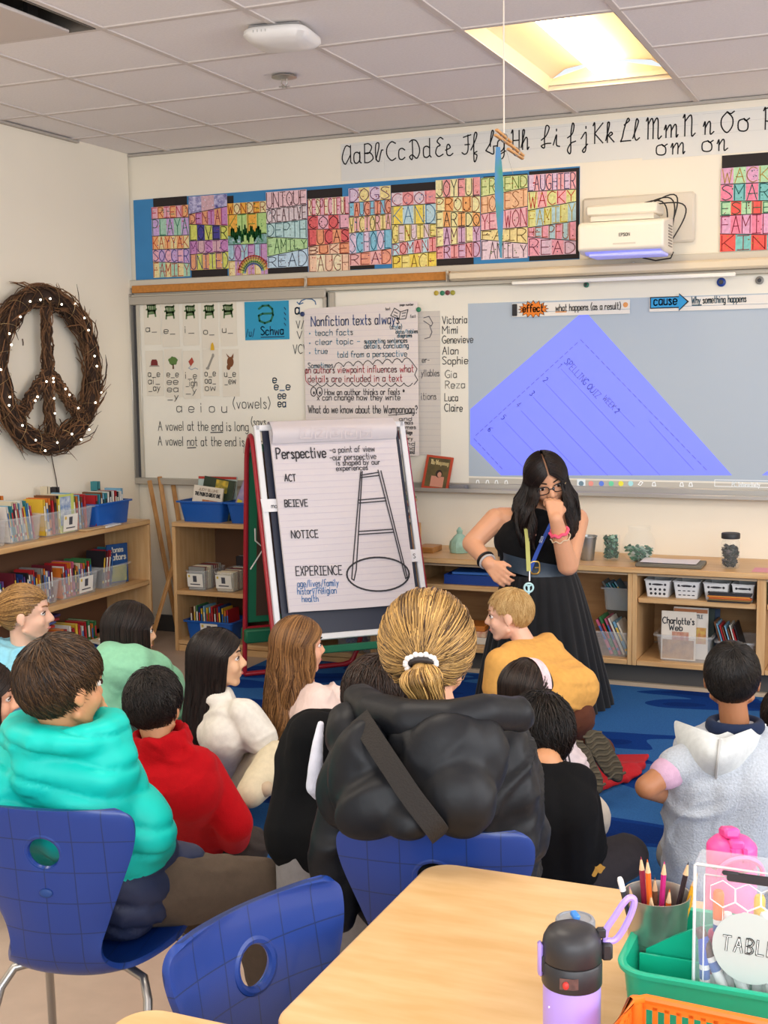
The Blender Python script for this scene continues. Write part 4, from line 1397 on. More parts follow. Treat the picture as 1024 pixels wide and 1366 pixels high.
def bin_box(name, c, u, out, L, D, Hh, m, label, group=None, th=0.0025, taper=0.9, lip=0.012, plate=None, handle=False):
    """open bin; c = middle of its underside; u runs along its long side, out faces the viewer"""
    u, out = unit(u), unit(out)
    t = thing(name, c, label, 'bin', group)
    c = np.asarray(c, float)

    def ring(s, z, off=0.0):
        a, b = L / 2 * s - off, D / 2 * s - off
        rr = 0.02
        pts = []
        for k, (sx, sy) in enumerate(((1, 1), (-1, 1), (-1, -1), (1, -1))):
            for q in np.linspace(0, math.pi / 2, 4):
                an = k * math.pi / 2 + q
                pts.append(c + u * (sx * (a - rr) + rr * math.cos(an)) + out * (sy * (b - rr) + rr * math.sin(an)) + UP * z)
        return pts
    g = G().sheet([ring(taper, 0), ring(1, Hh), ring(1, Hh, th), ring(taper, th, th)], wrap=True)
    g.poly(ring(taper, 0)).poly(ring(taper, th, th))
    part('tub', g, m, t)
    if lip:
        part('rim', G().sheet([ring(1, Hh - 0.008), ring(1, Hh - 0.006, -lip), ring(1, Hh + 0.003, -lip), ring(1, Hh + 0.003, th)], wrap=True), m, t)
    if plate:
        a, b, z0, z1 = plate
        g = G()
        f = lambda x, z: c + u * x + out * (D / 2 * (taper + (1 - taper) * z / Hh) + 0.003) + UP * z
        g.add([f(a, z0), f(b, z0), f(b, z1), f(a, z1)], [(0, 1, 2, 3)])
        part('label_card', g, mat('#ece8de', 0.7), t)
        g = G()
        f2 = lambda x, z: f(x, z) + out * 0.0012
        w_ = b - a
        g.add([f2(a + w_ * .38, z0 + (z1 - z0) * .38), f2(a + w_ * .62, z0 + (z1 - z0) * .38), f2(a + w_ * .62, z0 + (z1 - z0) * .85), f2(a + w_ * .38, z0 + (z1 - z0) * .85)], [(0, 1, 2, 3)])
        stroke(g, [f2(a + w_ * .2, z0 + (z1 - z0) * .2), f2(a + w_ * .8, z0 + (z1 - z0) * .2)], 0.006, np.cross(u, UP))
        part('label_print', g, mat('#4a4a52', 0.7), t)
        g = G()
        g.add([f2(a + w_ * .08, z0 + (z1 - z0) * .72), f2(a + w_ * .2, z0 + (z1 - z0) * .72), f2(a + w_ * .2, z0 + (z1 - z0) * .9), f2(a + w_ * .08, z0 + (z1 - z0) * .9)], [(0, 1, 2, 3)])
        part('label_sticker', g, mat('#d8b84a', 0.7), t)
    return t


CLR = clear('#f0f3f4', 0.17, 0.15)
BLU = plastic('#1d5bb0')
# ---------------------------------------------------------------- left bookcase along the left wall
SX = LX + 0.32
ys0, ys1 = 4.05, 6.13
t = thing('bookcase', ((LX + SX) / 2, (ys0 + ys1) / 2, 0), 'long low maple bookcase along the left wall below the twig peace sign', 'bookcase')
zs = [0.735, 0.388, 0.075]
part('top_board', G().box(((LX + SX) / 2 + 0.002, (ys0 + ys1) / 2, zs[0] - 0.014), (0.316, ys1 - ys0, 0.028), bev=0.004), wy_, t)
for z in zs[1:]:
    part('shelf', G().box(((LX + SX) / 2 + 0.002, (ys0 + ys1) / 2, z - 0.014), (0.306, ys1 - ys0 - 0.04, 0.028), bev=0.003), wy_, t)
for y in (ys0 + 0.01, ys1 - 0.01):
    part('side_panel', G().box(((LX + SX) / 2 + 0.002, y, zs[0] / 2 - 0.014), (0.312, 0.02, zs[0] - 0.03), bev=0.002), wz, t)
part('back_panel', G().box((LX + 0.010, (ys0 + ys1) / 2, 0.36), (0.012, ys1 - ys0 - 0.04, 0.68)), mat('#6b4a33', 0.7), t)
part('plinth', G().box(((LX + SX) / 2 - 0.01, (ys0 + ys1) / 2, 0.028), (0.28, ys1 - ys0 - 0.05, 0.05)), wy_, t)

fx = SX - 0.05         # front of the bins


def yl(px, py):
    return onx(px, py, fx)[1]


def left_bin(px0, py0, px1, py1, z, D, Hh, m, label, **k):
    a, b = yl(px0, py0), yl(px1, py1)
    return bin_box('book_bin', (fx - D / 2, (a + b) / 2, z), (0, 1, 0), (1, 0, 0), (b - a) - 0.012, D, Hh, m, label, **k), a, b


top_bins = [(-28, 726, 13, 718, CLR, 'clear bin of books at the left picture edge, top of left bookcase', 'of clear bin at left picture edge', 9, False),
            (15, 718, 59, 707, CLR, 'clear bin of slanting pale books on the left bookcase top', 'of clear bin with slanting pale books', 12, False),
            (61, 706, 127, 698, CLR, 'long clear bin with a white label card on the left bookcase top', 'of labelled clear bin on bookcase top', 16, True),
            (130, 697, 176, 690, BLU, 'blue bin of books at the far end of the left bookcase top', 'of blue bin on left bookcase', 12, False)]
for k, (a, b, c_, d_, m, lab, wh, n, pl) in enumerate(top_bins):
    t, y0, y1 = left_bin(a, b, c_, d_, zs[0], 0.21, 0.125, m, lab, group=None, plate=(-0.06, 0.06, 0.012, 0.1) if pl else None)
    row_of_books((fx - 0.025, y0 + 0.02, zs[0] + 0.004), (0, 1, 0), (1, 0, 0), y1 - y0 - 0.06, n, (0.165, 0.2) if k < 3 else (0.165, 0.185), (0.11, 0.14), wh, 'books in the bins on the left bookcase', lean=0.0 if k == 3 else (-0.16 if k == 1 else -0.05),
                 cols=[['pink', 'light blue', 'white', 'teal', 'red'], ['cream', 'white', 'teal', 'pink', 'light blue', 'yellow'], ['red', 'orange', 'yellow', 'cream', 'light blue', 'black', 'brown', 'green'], ['brown', 'teal', 'pink', 'light blue', 'red', 'grey', 'white', 'black']][k], seed=20 + k)
# taller books at the back of the bins
for k, (y, c_, hh, lab) in enumerate([(yl(22, 700), 'maroon', 0.235, 'tall maroon book behind the slanting pale books'), (yl(28, 700), 'purple', 0.225, 'tall purple book behind the slanting pale books'),
                                      (yl(38, 700), 'orange', 0.22, 'tall orange book behind the slanting pale books'), (yl(100, 700), 'cream', 0.235, 'tall cream book at the back of the labelled bin'),
                                      (yl(112, 700), 'black', 0.225, 'tall black book at the back of the labelled bin'), (yl(165, 690), 'teal', 0.225, 'tall teal book at the back of the blue bin')]):
    place_book(book_mesh(0.022, hh, 0.05, c_), (fx - 0.183, y, zs[0] + 0.004), np.stack([A(0, 1, 0), A(-1, 0, 0), UP], 1), lab, 'tall books at the back of the bins')
# picture-book face standing in the labelled bin and loose books on the board
q = onx(92, 670, fx)
t = thing('picture_book', (fx - 0.02, yl(92, 690), zs[0] + 0.004), 'picture book with a blue and white cover facing out of the labelled bin', 'book')
part('cover', G().box((fx - 0.018, yl(93, 690), zs[0] + 0.105), (0.006, 0.12, 0.2)), mat('#c8cf6a', 0.5), t)
part('cover_picture', G().box((fx - 0.0145, yl(91, 690), zs[0] + 0.12), (0.001, 0.09, 0.15)), mat('#e8ebe6', 0.5, col2='#3f6fae', vs=25), t)
for k, (y, z, c_, w_, rz, lab) in enumerate([(yl(120, 700), 0.006, '#c9a77a', 0.2, 0.0, 'tan book lying flat in front of the blue bin'), (yl(142, 700), 0.005, '#e4e2de', 0.16, 0.1, 'thin white booklet lying flat at the bookcase edge')]):
    g = G().box((SX - 0.028, y, zs[0] + z), (0.052, w_, 0.009), rotz(rz), bev=0.002)
    solo('flat_book', g, mat(c_, 0.5), lab, 'book')

mid_bins = [(-25, 812, 20, 803, CLR, 'clear bin of books left on the bookcase middle shelf', 'of left clear bin, middle shelf', 10, False),
            (22, 803, 83, 791, CLR, 'clear bin of purple and white books on the middle shelf', 'of second clear bin, middle shelf', 16, False),
            (84, 790, 134, 776, CLR, 'clear bin with a white picture label on the middle shelf', 'of labelled clear bin, middle shelf', 14, True)]
for k, (a, b, c_, d_, m, lab, wh, n, pl) in enumerate(mid_bins):
    t, y0, y1 = left_bin(a, b, c_, d_, zs[1], 0.2, 0.12, m, lab, plate=(-0.02, 0.10, 0.015, 0.1) if pl else None)
    row_of_books((fx - 0.025, y0 + 0.02, zs[1] + 0.004), (0, 1, 0), (1, 0, 0), y1 - y0 - 0.06, n, (0.15, 0.19), (0.11, 0.14), wh, 'books in the bins on the left bookcase', lean=-0.04,
                 cols=[['dark blue', 'white', 'teal', 'purple'], ['purple', 'white', 'dark blue', 'orange', 'black', 'red', 'maroon', 'grey'], ['red', 'orange', 'cream', 'pink', 'brown', 'white', 'green', 'light blue']][k], seed=40 + k)
# right end of the middle shelf: bin with a face-out gator book
t, y0, y1 = left_bin(139, 775, 174, 766, zs[1], 0.2, 0.12, CLR, 'clear bin at the right end of the middle shelf holding a face-out blue book')
for k, (c_, off) in enumerate([('black', 0.02), ('maroon', 0.045), ('red', 0.07), ('dark blue', 0.095)]):
    place_book(book_mesh(0.016, 0.2, 0.12, c_), (fx - 0.1, y0 + off + 0.02, zs[1] + 0.004), np.stack([unit(A(0, 1, -0.18)), A(-1, 0, 0), unit(A(0, 0.18, 1))], 1), '%s book, %s from left in bin with the blue gator book' % (c_, ORD[k]), 'books beside the gator book')
t = thing('picture_book', (fx - 0.03, (y0 + y1) / 2 + 0.03, zs[1] + 0.004), 'blue picture book titled with gators facing out on the middle shelf', 'book')
R_ = rotz(-0.35)
bc = A(fx - 0.035, (y0 + y1) / 2 + 0.05, zs[1] + 0.12)
part('cover', G().box(bc, (0.008, 0.14, 0.22), R_), mat('#24508a', 0.45, col2='#1c3d6e', vs=20), t)
nx, ux = R_ @ A(1, 0, 0), R_ @ A(0, 1, 0)
cp = bc + nx * 0.0048
g = G()
g.add([cp + ux * a + UP * b for a, b in ((-.06, -.10), (.06, -.10), (.06, -.01), (-.06, -.01))], [(0, 1, 2, 3)])
part('cover_picture', g, mat('#b9b05a', 0.5, col2='#6f8a5a', vs=30), t)
write(g := G(), 'Jones', cp + nx * 0.001 - ux * 0.045 + UP * 0.065, ux, UP, 0.028, w=0.006, width=0.09)
write(g, 'Gators', cp + nx * 0.001 - ux * 0.058 + UP * 0.022, ux, UP, 0.032, w=0.007, width=0.12)
part('lettering', g, mat('#efe9dc', 0.5), t)
place_book(book_mesh(0.012, 0.2, 0.1, 'teal'), (fx - 0.13, y1 - 0.05, zs[1] + 0.004), np.stack([A(0, 1, 0), A(-1, 0, 0), UP], 1), 'teal book behind the blue gator picture book', None)

# lowest shelf: bright books and a blue bin
ya, ybb = yl(58, 865), yl(136, 845)
row_of_books((fx - 0.03, ya, zs[2] + 0.002), (0, 1, 0), (1, 0, 0), ybb - ya, 18, (0.13, 0.16), (0.12, 0.15), 'on lowest shelf of left bookcase', 'books on the lowest shelf', lean=-0.06, cols=['red', 'orange', 'yellow', 'red', 'green', 'white', 'black'], seed=61)
for k in range(4):
    g = G().box((fx - 0.13, ya + 0.12 + 0.02 * k, zs[2] + 0.172 + k * 0.016), (0.1, 0.16, 0.013), rotz(0.2 * (k % 2) - 0.1), bev=0.002)
    solo('flat_book', g, mat(['#c23b30', '#5a6fae', '#a83a3a', '#4a3a6a'][k], 0.5), ['lowest red', 'second blue', 'third dark red', 'topmost purple'][k] + ' flat book on the upright books of the lowest shelf', 'book', 'flat books on the lowest shelf')
yy0 = yl(100, 880)
t = bin_box('book_bin', (SX + 0.12, yy0 + 0.12, 0.0), (0, 1, 0), (1, 0, 0), 0.34, 0.2, 0.15, BLU, 'blue bin with a white barcode label on the floor before the left bookcase', plate=(0.02, 0.12, 0.02, 0.12))
for k in range(3):
    g = G().box((SX + 0.10 + 0.012 * k, yy0 + 0.09 + 0.015 * k, 0.158 + 0.007 * k), (0.12, 0.18, 0.006), rotz(0.3 * k - 0.3) @ roty(0.05))
    solo('booklet', g, mat(['#d8d4c8', '#c9b89a', '#e6e2da'][k], 0.6), ['lowest grey', 'middle tan', 'topmost white'][k] + ' booklet lying on the floor blue bin', 'booklet', 'booklets on the blue floor bin')

# ---------------------------------------------------------------- wooden poles leaning in the corner
for k, (b_, t_, lab) in enumerate([((-4.02, 6.33, 0.0), (-4.25, 6.42, 0.93), 'leftmost of the wooden sticks leaning in the corner'), ((-3.97, 6.30, 0.0), (-4.21, 6.47, 0.95), 'second of the wooden sticks leaning in the corner'),
                                   ((-3.93, 6.38, 0.0), (-4.13, 6.49, 0.9), 'third of the wooden sticks leaning in the corner'), ((-4.18, 6.22, 0.0), (-4.30, 6.30, 0.62), 'short broad board leaning in the corner'),
                                   ((-4.0, 5.98, 0.0), (-3.905, 6.2, 0.62), 'pale metre stick leaning on the side of the small bookcase')]):
    b_, t_ = A(*b_), A(*t_)
    b_, t_ = b_ + A(0, 0, 0.016), t_
    g = G().box((b_ + t_) / 2, (0.045 if k == 3 else 0.026, 0.014 if k != 3 else 0.016, np.linalg.norm(t_ - b_)), frame(t_ - b_), bev=0.002)
    solo('wooden_stick', g, wood('#c99a62', '#a87645', 'z'), lab, 'wooden stick', 'wooden sticks in the corner')

# ---------------------------------------------------------------- small bookcase on the front wall
F2 = 6.05
x0, x1 = -3.87, -2.64
zc = [0.735, ony(233, 787, F2)[2], ony(235, 853, F2)[2]]
t = thing('bookcase', ((x0 + x1) / 2, (F2 + FY) / 2, 0), 'small maple bookcase under the left whiteboard behind the easel', 'bookcase')
ym_ = (F2 + FY - 0.02) / 2
dp = FY - 0.02 - F2
part('top_board', G().box(((x0 + x1) / 2, ym_, zc[0] - 0.013), (x1 - x0, dp, 0.026), bev=0.004), wx, t)
for z in zc[1:]:
    part('shelf', G().box(((x0 + x1) / 2, ym_, z - 0.013), (x1 - x0 - 0.04, dp - 0.006, 0.026), bev=0.003), wx, t)
for x in (x0 + 0.011, (x0 + x1) / 2, x1 - 0.011):
    part('side_panel', G().box((x, ym_, zc[0] / 2 - 0.013), (0.022, dp - 0.002, zc[0] - 0.028), bev=0.002), wz, t)
part('back_panel', G().box(((x0 + x1) / 2, FY - 0.03, 0.37), (x1 - x0 - 0.04, 0.012, 0.7)), mat('#6b4a33', 0.7), t)
part('plinth', G().box(((x0 + x1) / 2, F2 + 0.02, zc[2] / 2 - 0.014), (x1 - x0 - 0.042, 0.025, zc[2] - 0.03)), wx, t)
bw = ony(313, 690, F2)[0] - ony(230, 690, F2)[0]
bc0 = ony(270, 690, F2)[0]
ty = F2 + 0.16
for k, (bx, lab) in enumerate([(bc0 - 0.035, 'blue tub of picture books on the small bookcase, left of the easel'), (bc0 + 0.27, 'blue tub half hidden behind the easel on the small bookcase')]):
    bin_box('book_tub', (bx, ty, zc[0]), (1, 0, 0), (0, -1, 0), 0.285, 0.25, 0.115, BLU, lab, group=None, taper=0.86, lip=0.014)


def face_book(name, c, w_, h_, th, tilt, yaw, roll, cover, label, group=None):
    """book seen from its cover; returns thing plus the cover plane (origin, u, v, n)"""
    R = rotz(yaw) @ rotx(-tilt) @ roty(roll)
    t = thing(name, c, label, 'book', group)
    c = np.asarray(c, float)
    u, n, v = R @ A(1, 0, 0), R @ A(0, -1, 0), R @ A(0, 0, 1)
    mid = c + v * h_ / 2
    part('pages', G().box(mid, (w_ - 0.006, th * 0.7, h_ - 0.006), R), pages_m, t)
    g = G().box(mid + n * (th * 0.42), (w_, th * 0.16, h_), R).box(mid - n * (th * 0.42), (w_, th * 0.16, h_), R).box(mid - u * (w_ / 2 - 0.001), (0.002, th, h_), R)
    part('cover', g, cover, t)
    return t, mid + n * (th * 0.5 + 0.0006), u, v, n


def patch(t, name, o, u, v, n, a0, a1, b0, b1, m, lift=0.0):
    part(name, G().add([o + u * a + v * b + n * lift for a, b in ((a0, b0), (a1, b0), (a1, b1), (a0, b1))], [(0, 1, 2, 3)]), m, t)


zb_ = zc[0] + 0.006
bx = ony(274, 650, F2 + 0.1)[0]
t, o, u, v, n = face_book('picture_book', (bx, F2 + 0.085, zb_), 0.19, 0.19, 0.012, 0.12, 0.0, 0.10, mat('#e6dac8', 0.5), 'cream picture book about pain facing out of the left blue tub')
patch(t, 'cover_picture', o, u, v, n, -.03, .07, -.05, .02, mat('#b8683a', 0.5, col2='#d99a6a', vs=40), 0.0004)
g = write(G(), 'JUDY BLUME', o - u * 0.06 + v * 0.068 + n * 0.001, u, v, 0.014, w=0.003, width=0.13)
part('lettering', g, mat('#b5a08a', 0.6), t)
g = write(G(), 'THE PAIN IS GREAT ONE', o - u * 0.08 + v * 0.04 + n * 0.001, u, v, 0.018, w=0.0045, width=0.165)
part('lettering', g, mat('#2d2a2c', 0.6), t, label='black title lettering')
t, o, u, v, n = face_book('picture_book', (bx + 0.03, F2 + 0.125, zb_), 0.2, 0.235, 0.012, 0.15, 0.0, 0.14, mat('#2f3d2c', 0.5), 'dark green picture book with a yellow flower standing in the left blue tub')
patch(t, 'cover_picture', o, u, v, n, -.02, .06, .04, .11, mat('#d8b63a', 0.5, col2='#4a5a2c', vs=30), 0.0006)
t, o, u, v, n = face_book('picture_book', (bx + 0.02, F2 + 0.17, zb_), 0.25, 0.24, 0.01, 0.15, 0.0, 0.0, mat('#b8c9c4', 0.5), 'pale book with a red top edge at the back of the left blue tub')
patch(t, 'cover_band', o, u, v, n, -.124, .124, .105, .119, mat('#b83a2e', 0.5), 0.0006)
t, o, u, v, n = face_book('picture_book', (bx + 0.25, F2 + 0.1, zb_), 0.2, 0.24, 0.012, 0.16, 0.0, 0.35, mat('#8d86b4', 0.5, col2='#b4a6c0', vs=22), 'lavender picture book tilted in the tub beside the easel')
patch(t, 'sticker', o, u, v, n, -.09, -.06, -.05, -.02, mat('#e0cf3a', 0.5), 0.0006)
for k, (px, lab) in enumerate([(257, 'clear bin with a white picture label, left on the small bookcase shelf'), (295, 'clear bin with a cut-corner label, right on the small bookcase shelf')]):
    bx = ony(px, 770, F2)[0]
    t = bin_box('book_bin', (bx, F2 + 0.14, zc[1]), (1, 0, 0), (0, -1, 0), 0.125, 0.24, 0.11, CLR, lab, plate=(-0.05, 0.05, 0.02, 0.095), lip=0.004)
    for q in range(9):
        me = book_mesh(0.014, 0.125 - 0.02 * k, 0.1, random.choice(['cream', 'brown', 'cream', 'grey', 'maroon']))
        place_book(me, (bx, F2 + 0.045 + q * 0.022, zc[1] + 0.005), np.stack([A(0, 1, 0), A(1, 0, 0), UP], 1), 'tan paperback, %s from front in the %s clear bin of the small bookcase' % (ORD[q], ('left', 'right')[k]), 'paperbacks in the small bookcase bins')
for k in range(3):
    me = book_mesh(0.018, 0.16, 0.11, ['black', 'grey', 'black'][k])
    place_book(me, (ony(285, 750, F2)[0] + 0.03, F2 + 0.30 + 0.03 * k, zc[1] + 0.002), np.stack([A(0, 1, 0), A(1, 0, 0), UP], 1), '%s dark book, %s from front behind the labelled clear bins' % (['black', 'grey', 'black-backed'][k], ORD[k]), 'dark books behind the labelled bins')
bx = ony(275, 840, F2)[0]
t = bin_box('book_bin', (bx, F2 + 0.13, zc[2]), (1, 0, 0), (0, -1, 0), 0.30, 0.22, 0.11, BLU, 'blue bin with a paper label at the bottom of the small bookcase', plate=(-0.05, 0.06, 0.02, 0.1))
row_of_books((bx - 0.125, F2 + 0.05, zc[2] + 0.004), (1, 0, 0), (0, -1, 0), 0.25, 15, (0.165, 0.19), (0.11, 0.13), 'of blue bin in small bookcase', 'paperbacks in the lower blue bin', lean=-0.03,
             cols=['red', 'yellow', 'light blue', 'cream', 'brown', 'dark blue', 'white', 'orange', 'green'], seed=77)
for k, (px, c_, lab) in enumerate([(462, '#b9c4dc', 'clear tub of blue pieces at the bottom, under the easel board'), (492, '#d9d2bf', 'clear tub of pale pieces at the bottom, right of the red easel leg')]):
    bx = ony(px, 850, F2)[0]
    t = bin_box('supply_tub', (bx, F2 + 0.12, zc[2]), (1, 0, 0), (0, -1, 0), 0.125 if k else 0.15, 0.2, 0.11, CLR, lab)
    g = G()
    r = random.Random(k)
    for q in range(26):
        g.box((bx + r.uniform(-.045, .045), F2 + 0.12 + r.uniform(-.07, .07), zc[2] + 0.02 + r.uniform(0, .06)), (0.05, 0.012, 0.02), rotz(r.uniform(0, 3)) @ roty(r.uniform(-.5, .5)))
    o = solo('building_pieces', g, mat(['#2f4f9e', '#c9bf9a'][k], 0.4), 'heap of %s pieces inside the clear tub under the easel' % ['dark blue', 'pale yellow'][k], 'building pieces')
    o['kind'] = 'stuff'

# ---------------------------------------------------------------- low counter under the slide
F3 = 6.06
cz = 0.604
c0 = ony(549, 752, F3)[0]
c1 = 1.3
d1, d2 = ony(836.7, 800, F3)[0], ony(849, 800, F3)[0]
e1, e2 = ony(1009, 800, F3)[0], ony(1021, 800, F3)[0]
lowz = ony(824, 879, F3)[2]
solo('counter_top', G().box(((c0 + c1) / 2, (F3 + FY) / 2 - 0.012, cz - 0.014), (c1 - c0, FY - F3 + 0.016, 0.028), bev=0.004), wx, 'long maple counter top under the projected slide', 'counter top', origin=A((c0 + c1) / 2, 6.3, cz - 0.028))


def cabinet(x0, x1, shelf_z, label):
    t = thing('shelf_cabinet', ((x0 + x1) / 2, 6.3, 0.1), label, 'shelf cabinet', 'open shelf cabinets under the counter')
    dp_ = FY - 0.006 - F3
    ym = (F3 + FY - 0.006) / 2
    zt_ = cz - 0.029
    for x in (x0 + 0.011, x1 - 0.011):
        part('side_panel', G().box((x, ym, (zt_ + lowz - 0.026) / 2), (0.022, dp_, zt_ - lowz + 0.026), bev=0.002), wz, t)
    part('bottom_board', G().box(((x0 + x1) / 2, ym, lowz - 0.013), (x1 - x0 - 0.046, dp_, 0.026), bev=0.003), wx, t)
    part('top_rail', G().box(((x0 + x1) / 2, ym, zt_ - 0.006), (x1 - x0 - 0.046, dp_, 0.011)), mat('#b9a184', 0.5), t)
    part('back_panel', G().box(((x0 + x1) / 2, FY - 0.014, (zt_ + lowz) / 2 - 0.01), (x1 - x0 - 0.046, 0.012, zt_ - lowz - 0.03)), wood('#c79d6d', '#b58a5b', 'x'), t)
    for z, a, b in shelf_z:
        part('shelf', G().box(((a + b) / 2, ym + 0.005, z - 0.013), (b - a - 0.002, dp_ - 0.02, 0.026), bev=0.003), wx, t)
    return t


sh_l = ony(602, 781, F3)[2]
sh_r = ony(849.4, 797.6, F3)[2]
xp = ony(705, 800, F3)[0]
cabinet(c0, xp, [(sh_l, c0 + 0.023, xp - 0.023)], 'open shelf cabinet with the blue tray, left end of the counter')
cabinet(xp, d1 + 0.022, [], 'open cabinet behind the teacher with stacked clear bins')
cabinet(d2 - 0.022, e1 + 0.022, [(sh_r, d2 + 0.003, e1 - 0.003)], 'open shelf cabinet with the white baskets and clear book bins')
cabinet(e2 - 0.022, c1, [(sh_r, e2 + 0.003, c1 - 0.023)], 'open shelf cabinet cut by the right picture edge')
solo('plinth', G().box(((c0 + c1) / 2, F3 + 0.10, (lowz - 0.026) / 2), (c1 - c0, 0.03, lowz - 0.03)), mat('#4e4c4a', 0.6), 'dark grey toe kick under the counter cabinets', 'toe kick')
struct('trim_4', G().box(((c0 + c1) / 2, F3 + 0.07, 0.01), (c1 - c0, 0.025, 0.02)), mat('#bfae98', 0.5))

# things on the shelves of the counter
bx = ony(625, 770, F3)[0]
t = thing('paper_tray', (bx, F3 + 0.16, sh_l), 'dark blue tray of papers on the counter shelf beside the teacher', 'tray')
part('tray', G().box((bx, F3 + 0.16, sh_l + 0.004), (0.30, 0.24, 0.006)).box((bx, F3 + 0.045, sh_l + 0.025), (0.30, 0.008, 0.05), bev=0.002).box((bx, F3 + 0.275, sh_l + 0.025), (0.30, 0.008, 0.05), bev=0.002)
     .box((bx - 0.146, F3 + 0.16, sh_l + 0.025), (0.008, 0.23, 0.05), bev=0.002).box((bx + 0.146, F3 + 0.16, sh_l + 0.025), (0.008, 0.23, 0.05), bev=0.002), plastic('#20418f'), t)
for k in range(3):
    g = G().box((bx + 0.01 * k - .04, F3 + 0.16, sh_l + 0.02 + k * 0.018), (0.2, 0.2, 0.014), rotz(0.05 * k), bev=0.003)
    solo('folder', g, mat(['#2c56a8', '#9db4cc', '#3a6fc0'][k], 0.5), ['lowest blue', 'middle pale', 'topmost bright blue'][k] + ' folder lying in the dark blue tray', 'folder', 'folders in the blue tray')
bx = ony(617, 820, F3)[0]
for k, (dz, hh, c_, lab) in enumerate([(0.0, 0.035, '#d6d2c8', 'pale bottom box of the red box stack under the blue tray'), (0.036, 0.03, '#b8423a', 'red middle box of the stack under the blue tray'), (0.067, 0.028, '#c9782f', 'orange topmost box of the stack under the blue tray')]):
    o = G().box((bx + 0.006 * k, F3 + 0.16, lowz + dz + hh / 2 + 0.001), (0.2 - 0.03 * k, 0.16, hh), rotz(0.04 * k), bev=0.003)
    solo('game_box', o, mat(c_, 0.5, col2='#e2d0b0' if k == 1 else None, vs=30), lab, 'box', 'game boxes on the counter bottom shelf')
bx2 = ony(648, 822, F3)[0]
solo('red_book', G().box((bx2, F3 + 0.22, lowz + 0.09), (0.02, 0.15, 0.18), rotz(0.1), bev=0.003), mat('#8e2a2c', 0.5), 'dark red book standing behind the game boxes', 'book')
# two stacked clear bins right of the teacher, with slanting books
bx = ony(812, 855, F3)[0]
bin_box('book_bin', (bx, F3 + 0.16, lowz), (1, 0, 0), (0, -1, 0), 0.19, 0.26, 0.125, CLR, 'lower clear bin of slanting books just right of the teacher')
row_of_books((bx - 0.005, F3 + 0.05, lowz + 0.006), (1, 0, 0), (0, -1, 0), 0.12, 6, (0.17, 0.2), (0.13, 0.16), 'in lower clear bin beside teacher', 'books in the lower clear bin beside the teacher', lean=-0.42, cols=['white', 'pink', 'red', 'light blue', 'green'], seed=90)
bx3 = ony(815, 800, F3)[0]
t = bin_box('book_bin', (bx3 - 0.005, F3 + 0.3, lowz + 0.20), (1, 0, 0), (0, -1, 0), 0.17, 0.2, 0.115, clear('#cfd6da', 0.4), 'upper grey clear bin standing behind the lower bin of slanting books')
solo('bin_riser', G().box((bx3, F3 + 0.32, lowz + 0.1), (0.15, 0.16, 0.198), bev=0.004), mat('#5a4a3c', 0.7), 'dark box under the upper grey bin in the cabinet beside the teacher', 'box')
row_of_books((bx3 - 0.01, F3 + 0.215, lowz + 0.206), (1, 0, 0), (0, -1, 0), 0.075, 5, (0.14, 0.16), (0.1, 0.12), 'in upper grey bin beside teacher', 'books in the upper grey bin', lean=-0.6, cols=['grey', 'light blue', 'white', 'teal'], seed=91)

